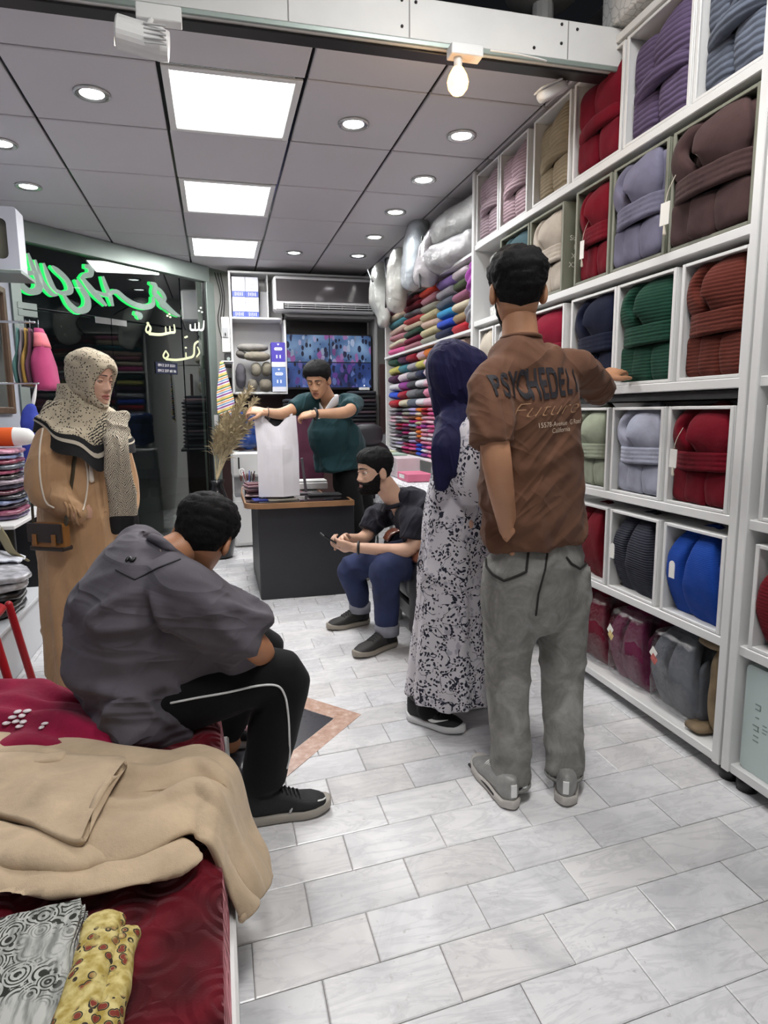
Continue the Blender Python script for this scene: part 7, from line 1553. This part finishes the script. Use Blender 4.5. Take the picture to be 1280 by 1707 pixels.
ct = relax(ct, 2); ct = displace(ct, lambda p, n: crease(p, nrm((.1, 0, 1)), .014*float(smoothstep(.95, .6, p[2])), 6, .12, 2)+crease(p, nrm((.6, -.2, .7)), .013*math.exp(-((p[0]-eN[0])**2+(p[1]-eN[1])**2+(p[2]-eN[2])**2)/.03), 13, .3, 5)+crease(p, nrm((.7, 0, -.6)), .008*math.exp(-((p[2]-.85)/.12)**2), 8, .2, 9)-.004); ct = relax(ct, 2); co_ = obj('long_coat', ct, M_TAN, t, True, True)
bv = BVHTree.FromPolygons([tuple(v) for v in ct[0]], ct[1]); M_PIP = mat('cream_piping', 'ddd3c4', .7)
def on(px, py, off=.002):
    h = bv.ray_cast(Vector((0, 0, CAM_H)), _ray(px, py).normalized()); return A(h[0])+A(h[1])*off if h[0] else None
def line(pts, r_, nm, m, par, n=4):
    q = [on(*p_) for p_ in pts]; q = [x for x in q if x is not None]
    if len(q) > 2: return obj(nm, limb(q, [r_]*len(q), 7, len(q)*n), m, par, True, True)
line([(80, 690), (72, 715), (67, 745), (66, 780), (70, 815), (78, 838), (90, 846)], .004, 'sleeve_piping', M_PIP, co_)
line([(136, 752), (143, 772), (146, 800), (143, 830), (138, 850)], .004, 'pocket_piping', M_PIP, co_)
for k in range(4): line([(108+k*7, 838+k*4), (113+k*7, 848+k*4), (114+k*7, 860+k*4), (118+k*7, 868+k*3)], .006, 'cuff_gather', M_TAN, co_)
tq = on(149, 775, .006)
if tq is not None:
    g_ = obj('tassel', limb([tq, tq+V3(.002, -.004, -.03), tq+V3(.002, -.006, -.07)], [.004, .009, .012], 10, 8), M_PIP, co_, True, True); obj('tassel_cord', limb([tq+V3(-.004, 0, .07), tq], [.0018, .0018], 6, 4), M_PIP, g_, True, True)
# headscarf: hood, shoulder drape and hanging end
def f_dots(t, c):
    v = t.co(1); d = t.vor(105, v); e = t.vor(105, v, 'F1', 'Color'); n = t.noise(5, 2, v); h = t.wave(26, t.n('Mapping', {'Vector': t._co.outputs['Object'], 'Rotation': (.0, .6, .3)}).outputs[0], 'Z', 4, 3)
    dots = t.math('LESS_THAN', d, .34); keep = t.math('GREATER_THAN', t.n('SeparateColor', {0: e}).outputs[0], .35); z = t.math('GREATER_THAN', n, .6)
    ink = t.math('MAXIMUM', t.math('MULTIPLY', dots, keep), t.math('MULTIPLY', z, t.math('GREATER_THAN', h, .66)))
    t.p(Base_Color=t.mix(ink, lin('b3a791'), lin('14120f'))); t.bump(t.noise(120, 3), .3, .002)
M_DOT = mat('dotted_scarf', 'b9ab95', .9, fn=f_dots); M_SBK = mat('scarf_black', '121113', .9, bump=.4, bscale=90); M_SCH = mat('scarf_chain', 'b9b0a0', .9)
def f_herr(t, c):
    v = t.co(1); x = t.n('SeparateXYZ', {0: v}).outputs[0]; z = t.n('SeparateXYZ', {0: v}).outputs[2]
    zig = t.math('ADD', t.math('MULTIPLY', z, 95.0), t.math('MULTIPLY', t.math('ABSOLUTE', t.math('SUBTRACT', t.math('FRACT', t.math('MULTIPLY', x, 14.0)), .5)), 9.0)); st = t.math('FRACT', t.math('ADD', zig, t.math('MULTIPLY', t.noise(60, 3), 2.4)))
    t.p(Base_Color=t.mix(t.math('LESS_THAN', st, .38), lin('bdb3a0'), lin('1a1714')))
M_HER = mat('herringbone_scarf', 'b9ab95', .9, fn=f_herr)
HS = head_surface(110, 150, 0.0); HN = surf_normals(HS)
def hood(X_, thick, face=(.056, -.1, .072), fold=.006, pleat=22, back=0.0):
    def f(p):
        x, y, z = p; e = math.sqrt((x/face[0])**2+((z-(face[1]+face[2])/2)/((face[2]-face[1])/2))**2) if y > 0 else 9
        if e < .93: return -.02
        k = float(smoothstep(.93, 1.06, e)); ft = fold*(math.sin(z*pleat*4+y*40+3*nz(p, 12))*.5+nz(p, 18))
        return .004+(thick-.004)*k**.5+ft*float(smoothstep(1.0, 1.3, e))+back*max(0, -y)*2
    return shell(X_, HS, HN, f)
sc = obj('headscarf', hood(X, .018, (.054, -.112, .066), .005, 20, .06), M_DOT, t, True, True)
def drape_ring(k, n=84):
    th = np.linspace(0, 2*np.pi, n, endpoint=False); a = np.interp(k, [0, .2, .45, .75, 1], [.078, .098, .155, .22, .238]); b = np.interp(k, [0, .2, .45, .75, 1], [.085, .105, .135, .165, .185]); off = np.interp(k, [0, .2, 1], [-.03, -.01, .0]); z0 = np.interp(k, [0, .2, .45, .75, 1], [.14, .07, .035, -.025, -.1])
    r_ = 1+.075*k*np.sin(th*7+k*5+1)+.035*np.sin(th*3-k*6)*(k > .1); out = []
    for t_, q in zip(th, r_):
        zz = z0-.07*k*max(-.5, math.sin(t_))-.035*k*k*abs(math.cos(t_))**2+.012*math.sin(k*16+t_*2.2)*(k > .1)*(k < .9)-.11*k**2*math.exp(-((t_-1.05)/.3)**2)-.02*k*math.sin(t_*4)
        out.append(nk+fw*off+rt_*a*q*math.cos(t_)+fw*b*q*math.sin(t_)+V3(0, 0, zz))
    return np.array(out)
ks = np.linspace(0, 1, 26); dr_ = [drape_ring(k) for k in ks]
obj('scarf_drape', loft(dr_[::-1][3:], cap=False), M_DOT, sc, True, True)
def band(k0, k1, grow):
    r0 = [drape_ring(k) for k in np.linspace(k0, k1, 5)]; c_ = nk; up0 = []
    for r_ in r0: d_ = (r_-c_)*V3(1, 1, 0); up0.append(r_+d_/np.linalg.norm(d_, axis=1)[:, None]*grow)
    return loft(up0[::-1], cap=False)
bd = obj('scarf_border', band(.8, 1.0, .003), M_SBK, sc, True, True); obj('scarf_chain', band(.85, .88, .006), M_SCH, sc, True, True)
cor = [nk+rt_*.1+fw*.185+V3(0, 0, -.12), nk+rt_*.09+fw*.19+V3(0, 0, -.18), nk+rt_*.08+fw*.185+V3(0, 0, -.25)]

tl = [nk+fw*.16-rt_*.03+V3(0, 0, .0), A(P(195, 745, 3.2)), A(P(200, 800, 3.2)), A(P(207, 860, 3.22)), A(P(210, 884, 3.22))]
def tail(pts, m, wdt, th): return displace(union([limb(pts, [(a, th) for a in wdt], 16, 30, ref=(1, .3, 0), p=3)], .007, 2), lambda p, n: crease(p, V3(0, 0, 1), .012, 16, .12, 3)-.003)
obj('scarf_end', tail(tl[:4], M_HER, [.05, .055, .06, .066], .016), M_HER, sc, True, True); obj('scarf_fringe', tail([tl[3], tl[4]], M_SBK, [.068, .066], .017), M_SBK, sc, True, True)
# her shoulder bag
bgp = A(P(84, 893, 3.12)); M_BAGB = mat('bag_dark_brown', '2a1d16', .45, bump=.2); M_BAGT = mat('bag_tan', '8a5a24', .45)
t2 = thing('shoulder_bag', 'small brown satchel with tan trim at the hip of the woman in tan', 'bag', tuple(bgp)); Rb = np.array((fw, rt_, (0, 0, 1))).T
obj('bag_body', bbox(bgp, (.175, .06, .115), .012, Rb), M_BAGT, t2, False, True); fl_ = obj('bag_flap', bbox(bgp+rt_*.032+V3(0, 0, .018), (.18, .012, .085), .006, Rb), M_BAGB, t2, False, True)
for k in (-1, 1): obj('buckle_strap', bbox(bgp+rt_*.04+fw*k*.05+V3(0, 0, -.012), (.022, .006, .05), .002, Rb), M_BAGT, fl_, False, True)
obj('bag_base', bbox(bgp+V3(0, 0, -.054), (.18, .064, .02), .006, Rb), M_BAGB, t2, False, True)
cs = [bgp+fw*.085+V3(0, 0, .05), on(118, 800, .01), on(128, 750, .012), nk+rt_*.1+fw*.12+V3(0, 0, -.13)]
obj('shoulder_strap', limb([c for c in cs if c is not None], [(.011, .003)]*len([c for c in cs if c is not None]), 8, 24, ref=fw), mat('strap_olive', '3a3322', .7), t2, True, True)
obj('shoulder_strap', limb([bgp-fw*.085+V3(0, 0, .05), bgp-fw*.09+V3(0, .02, .14)], [(.008, .003)]*2, 8, 6, ref=fw), mat('strap_olive', '3a3322'), t2, True, True)

# ------------------------------------------------------------------ woman in the floral dress and navy headscarf
t = thing('person', 'woman in white floral dress and navy headscarf beside the man in brown', 'person', (.93, 2.45, 0))
fw = nrm((.93, -.2, 0)); rt_ = nrm(np.cross(fw, (0, 0, 1)))
hc = A(P(768, 632, 2.46)); nk = A(P(776, 700, 2.47)); ch = A(P(778, 745, 2.47)); wa = V3(.94, 2.47, 1.0); pv = V3(.94, 2.47, .86)
sN, sF = nk+rt_*.17+V3(0, 0, -.06), nk-rt_*.17+V3(0, 0, -.06); eN, wN = A(P(797, 805, 2.3)), A(P(860, 800, 2.25)); eF, wF = sF+V3(.03, 0, -.27), sF+V3(.22, -.05, -.33)
X = Xf(hc, fw+V3(0, 0, -.25)); L, S, N = build_head(X, SK5, .6, ears=False)
aR, aL = V3(.80, 2.43, .09), V3(1.0, 2.6, .09)
sol = [limb([sN, eN, wN], [.04, .036, .026], 14, 14), limb([sF, eF, wF], [.04, .036, .026], 14, 14), limb([pv+rt_*.07, pv*.5+aR*.5, aR, aR+V3(0, 0, -.04)], [.08, .05, .036, .036], 14, 14), limb([pv-rt_*.07, pv*.5+aL*.5, aL, aL+V3(0, 0, -.04)], [.08, .05, .036, .036], 14, 14), limb([pv, wa, ch, nk*.8+ch*.2], [(.13, .095), (.11, .085), (.12, .085), (.055, .05)], 18, 16, ref=rt_), limb([nk*.7+ch*.3, nk, hc+V3(0, 0, -.05)], [.055, .05, .05], 14, 8)]
add_mat(L, union(sol, .012, 3), SK5); add_mat(L, hand(wN, V3(.8, .5, .1), (0, .3, -1), -1, .5, scale=.9), SK5); add_mat(L, hand(wF, V3(.9, 0, .1), (0, 0, -1), 1, .5, scale=.9), SK5)
body_obj('body', L, t)
def f_floral(t, c):
    v = t.co(1); wv = t.n('VectorMath', {0: v, 1: t.n('VectorMath', {0: t.n('TexNoise', {'Vector': v, 'Scale': 14.0}).outputs['Color'], 1: (.05, .05, .05)}, operation='MULTIPLY').outputs[0]}, operation='ADD').outputs[0]
    leaf = t.vor(74, wv); cl = t.noise(11, 3, v, .5, .5); stem = t.math('ABSOLUTE', t.math('SUBTRACT', t.noise(16, 1, wv, .3, .6), .5))
    lf = t.math('MULTIPLY', t.math('LESS_THAN', leaf, .4), t.math('GREATER_THAN', cl, .47)); sm = t.math('MULTIPLY', t.math('LESS_THAN', stem, .012), t.math('GREATER_THAN', cl, .42))
    soft = t.math('MULTIPLY', t.math('LESS_THAN', t.vor(40, wv), .36), t.math('GREATER_THAN', t.noise(6, 2, v), .52))
    col = t.mix(t.math('MULTIPLY', soft, .45), lin('cfcbd0'), lin('6f6f86')); col = t.mix(t.math('MAXIMUM', lf, sm), col, lin('1d1e30'))
    t.p(Base_Color=col); t.bump(t.noise(10, 3), .15, .01)
M_FLOR = mat('floral_print', 'cfcbd0', .8, fn=f_floral); rg = []
for z in np.linspace(.105, 1.31, 46):
    a = np.interp(z, [.1, .4, .7, .95, 1.05, 1.2, 1.28, 1.31], [.185, .165, .15, .135, .125, .15, .11, .06]); b = np.interp(z, [.1, .4, .7, .95, 1.05, 1.2, 1.28, 1.31], [.195, .165, .145, .125, .115, .12, .085, .05])
    cx_ = np.interp(z, [.1, .5, 1.0, 1.31], [.925, .925, .935, nk[0]]); th = np.linspace(0, 2*np.pi, 80, endpoint=False); am = np.interp(z, [.1, .5, 1.0, 1.1], [.11, .085, .03, .008]); r_ = 1+am*(np.sin(th*11+1.2*np.sin(th*2)+z*1.5)*.6+np.sin(th*6+z*2)*.5)
    rg.append(V3(cx_, 2.47, z+0)+np.outer(np.cos(th)*r_, rt_*a)+np.outer(np.sin(th)*r_, fw*b)+np.outer(np.sin(th*5)*.012*(z < .13), (0, 0, 1)))
dr = union([loft(rg), limb([sN-rt_*.03, sN*.5+eN*.5, eN+V3(-.01, 0, .0), eN*.7+wN*.3], [.07, .085, .088, .06], 18, 18), limb([sF, eF, eF*.5+wF*.5], [.07, .08, .05], 16, 14)], .0105, 2)
dr = displace(dr, lambda p, n: crease(p, nrm((.05, 0, 1)), .016*float(smoothstep(1.05, .8, p[2])), 8, .1, 4)+crease(p, nrm((1, 0, .4)), .014*math.exp(-((p[0]-eN[0])**2+(p[1]-eN[1])**2+(p[2]-eN[2])**2)/.012), 18, .3, 8)-.004); dr = relax(dr, 1); do = obj('floral_dress', dr, M_FLOR, t, True, True)
rc_ = eN*.68+wN*.32; obj('sleeve_frill', displace(union([limb([rc_+V3(-.012, 0, 0), rc_+V3(.03, .01, .0)], [.062, .082], 20, 10)], .006, 1), lambda p, n: .012*math.sin(math.atan2(p[2]-rc_[2], p[1]-rc_[1])*12)), M_FLOR, do, True, True)
M_NAVH = fabric('navy_chiffon', '14143c', rough=.75, fold=[((0, .2, 0), (14, 12, 2.2), .35)])
sc = obj('headscarf', hood(X, .02, (.05, -.1, .06), .003, 10, .16), M_NAVH, t, True, True)
wrap = union([limb([hc-fw*.03+V3(0, 0, -.03), nk-fw*.045+V3(0, 0, .06), nk-fw*.03+V3(0, 0, .01), ch-fw*.02+V3(0, 0, .0)], [(.085, .105), (.082, .09), (.1, .09), (.13, .1)], 22, 14, ref=rt_), limb([nk-fw*.06+rt_*.05+V3(0, 0, .03), A(P(742, 735, 2.33)), A(P(737, 775, 2.32)), A(P(735, 815, 2.32))], [(.05, .04), (.055, .03), (.045, .022), (.028, .014)], 16, 22, ref=fw), limb([nk-fw*.05+rt_*.09+V3(0, 0, .0), A(P(755, 740, 2.31)), A(P(752, 790, 2.3))], [(.045, .03), (.04, .02), (.02, .012)], 16, 16, ref=fw)], .008, 3)
wrap = displace(wrap, lambda p, n: crease(p, nrm((.15, -.1, -1)), .014*float(smoothstep(1.38, 1.3, p[2])), 14, .12, 2)-.003); obj('scarf_drape', wrap, M_NAVH, sc, True, True)
M_SOLW2 = mat('sole_white', 'cfcfcf', .5)
o, h_, d_, sd, Ls = shoe(t, PZ(680, 1196), PZ(773, 1224), M_BSH, M_SOLW2, .049, .115, 0, M_BLACKP, M_BLACKP)
sdn = sd if sd[1] < 0 else -sd; q = lambda a, z, w_: h_+d_*Ls*a+sdn*w_+V3(0, 0, z)
sw = [q(.36, .062, .037), q(.42, .05, .039), q(.52, .042, .042), q(.62, .046, .043), q(.8, .062, .036)]
obj('side_swoosh', limb(sw, [.0015, .005, .0075, .005, .001], 6, 24), M_WHITEP, o, True, True)
for a_ in (aR, aL): obj('sock', limb([a_+V3(0, 0, -.02), a_+V3(0, 0, .1)], [.048, .046], 14, 4), M_BLKT, t, True, True)
shoe(t, V3(.9, 2.62, 0), V3(1.1, 2.52, 0), M_BSH, M_SOLW2, .047, .09, 0, M_BLACKP)
bpy.data.scenes.remove(TS)
for n_ in ('led_diffuser', 'downlight_diffuser', 'sign_back', 'sign_green_glow', 'cctv_picture', 'led_white', 'phone_glass', 'spot_glow'):
    MATS[n_].cycles.emission_sampling = 'NONE'       # these lamps already carry a light source of their own, or glow only faintly
bpy.context.view_layer.update()
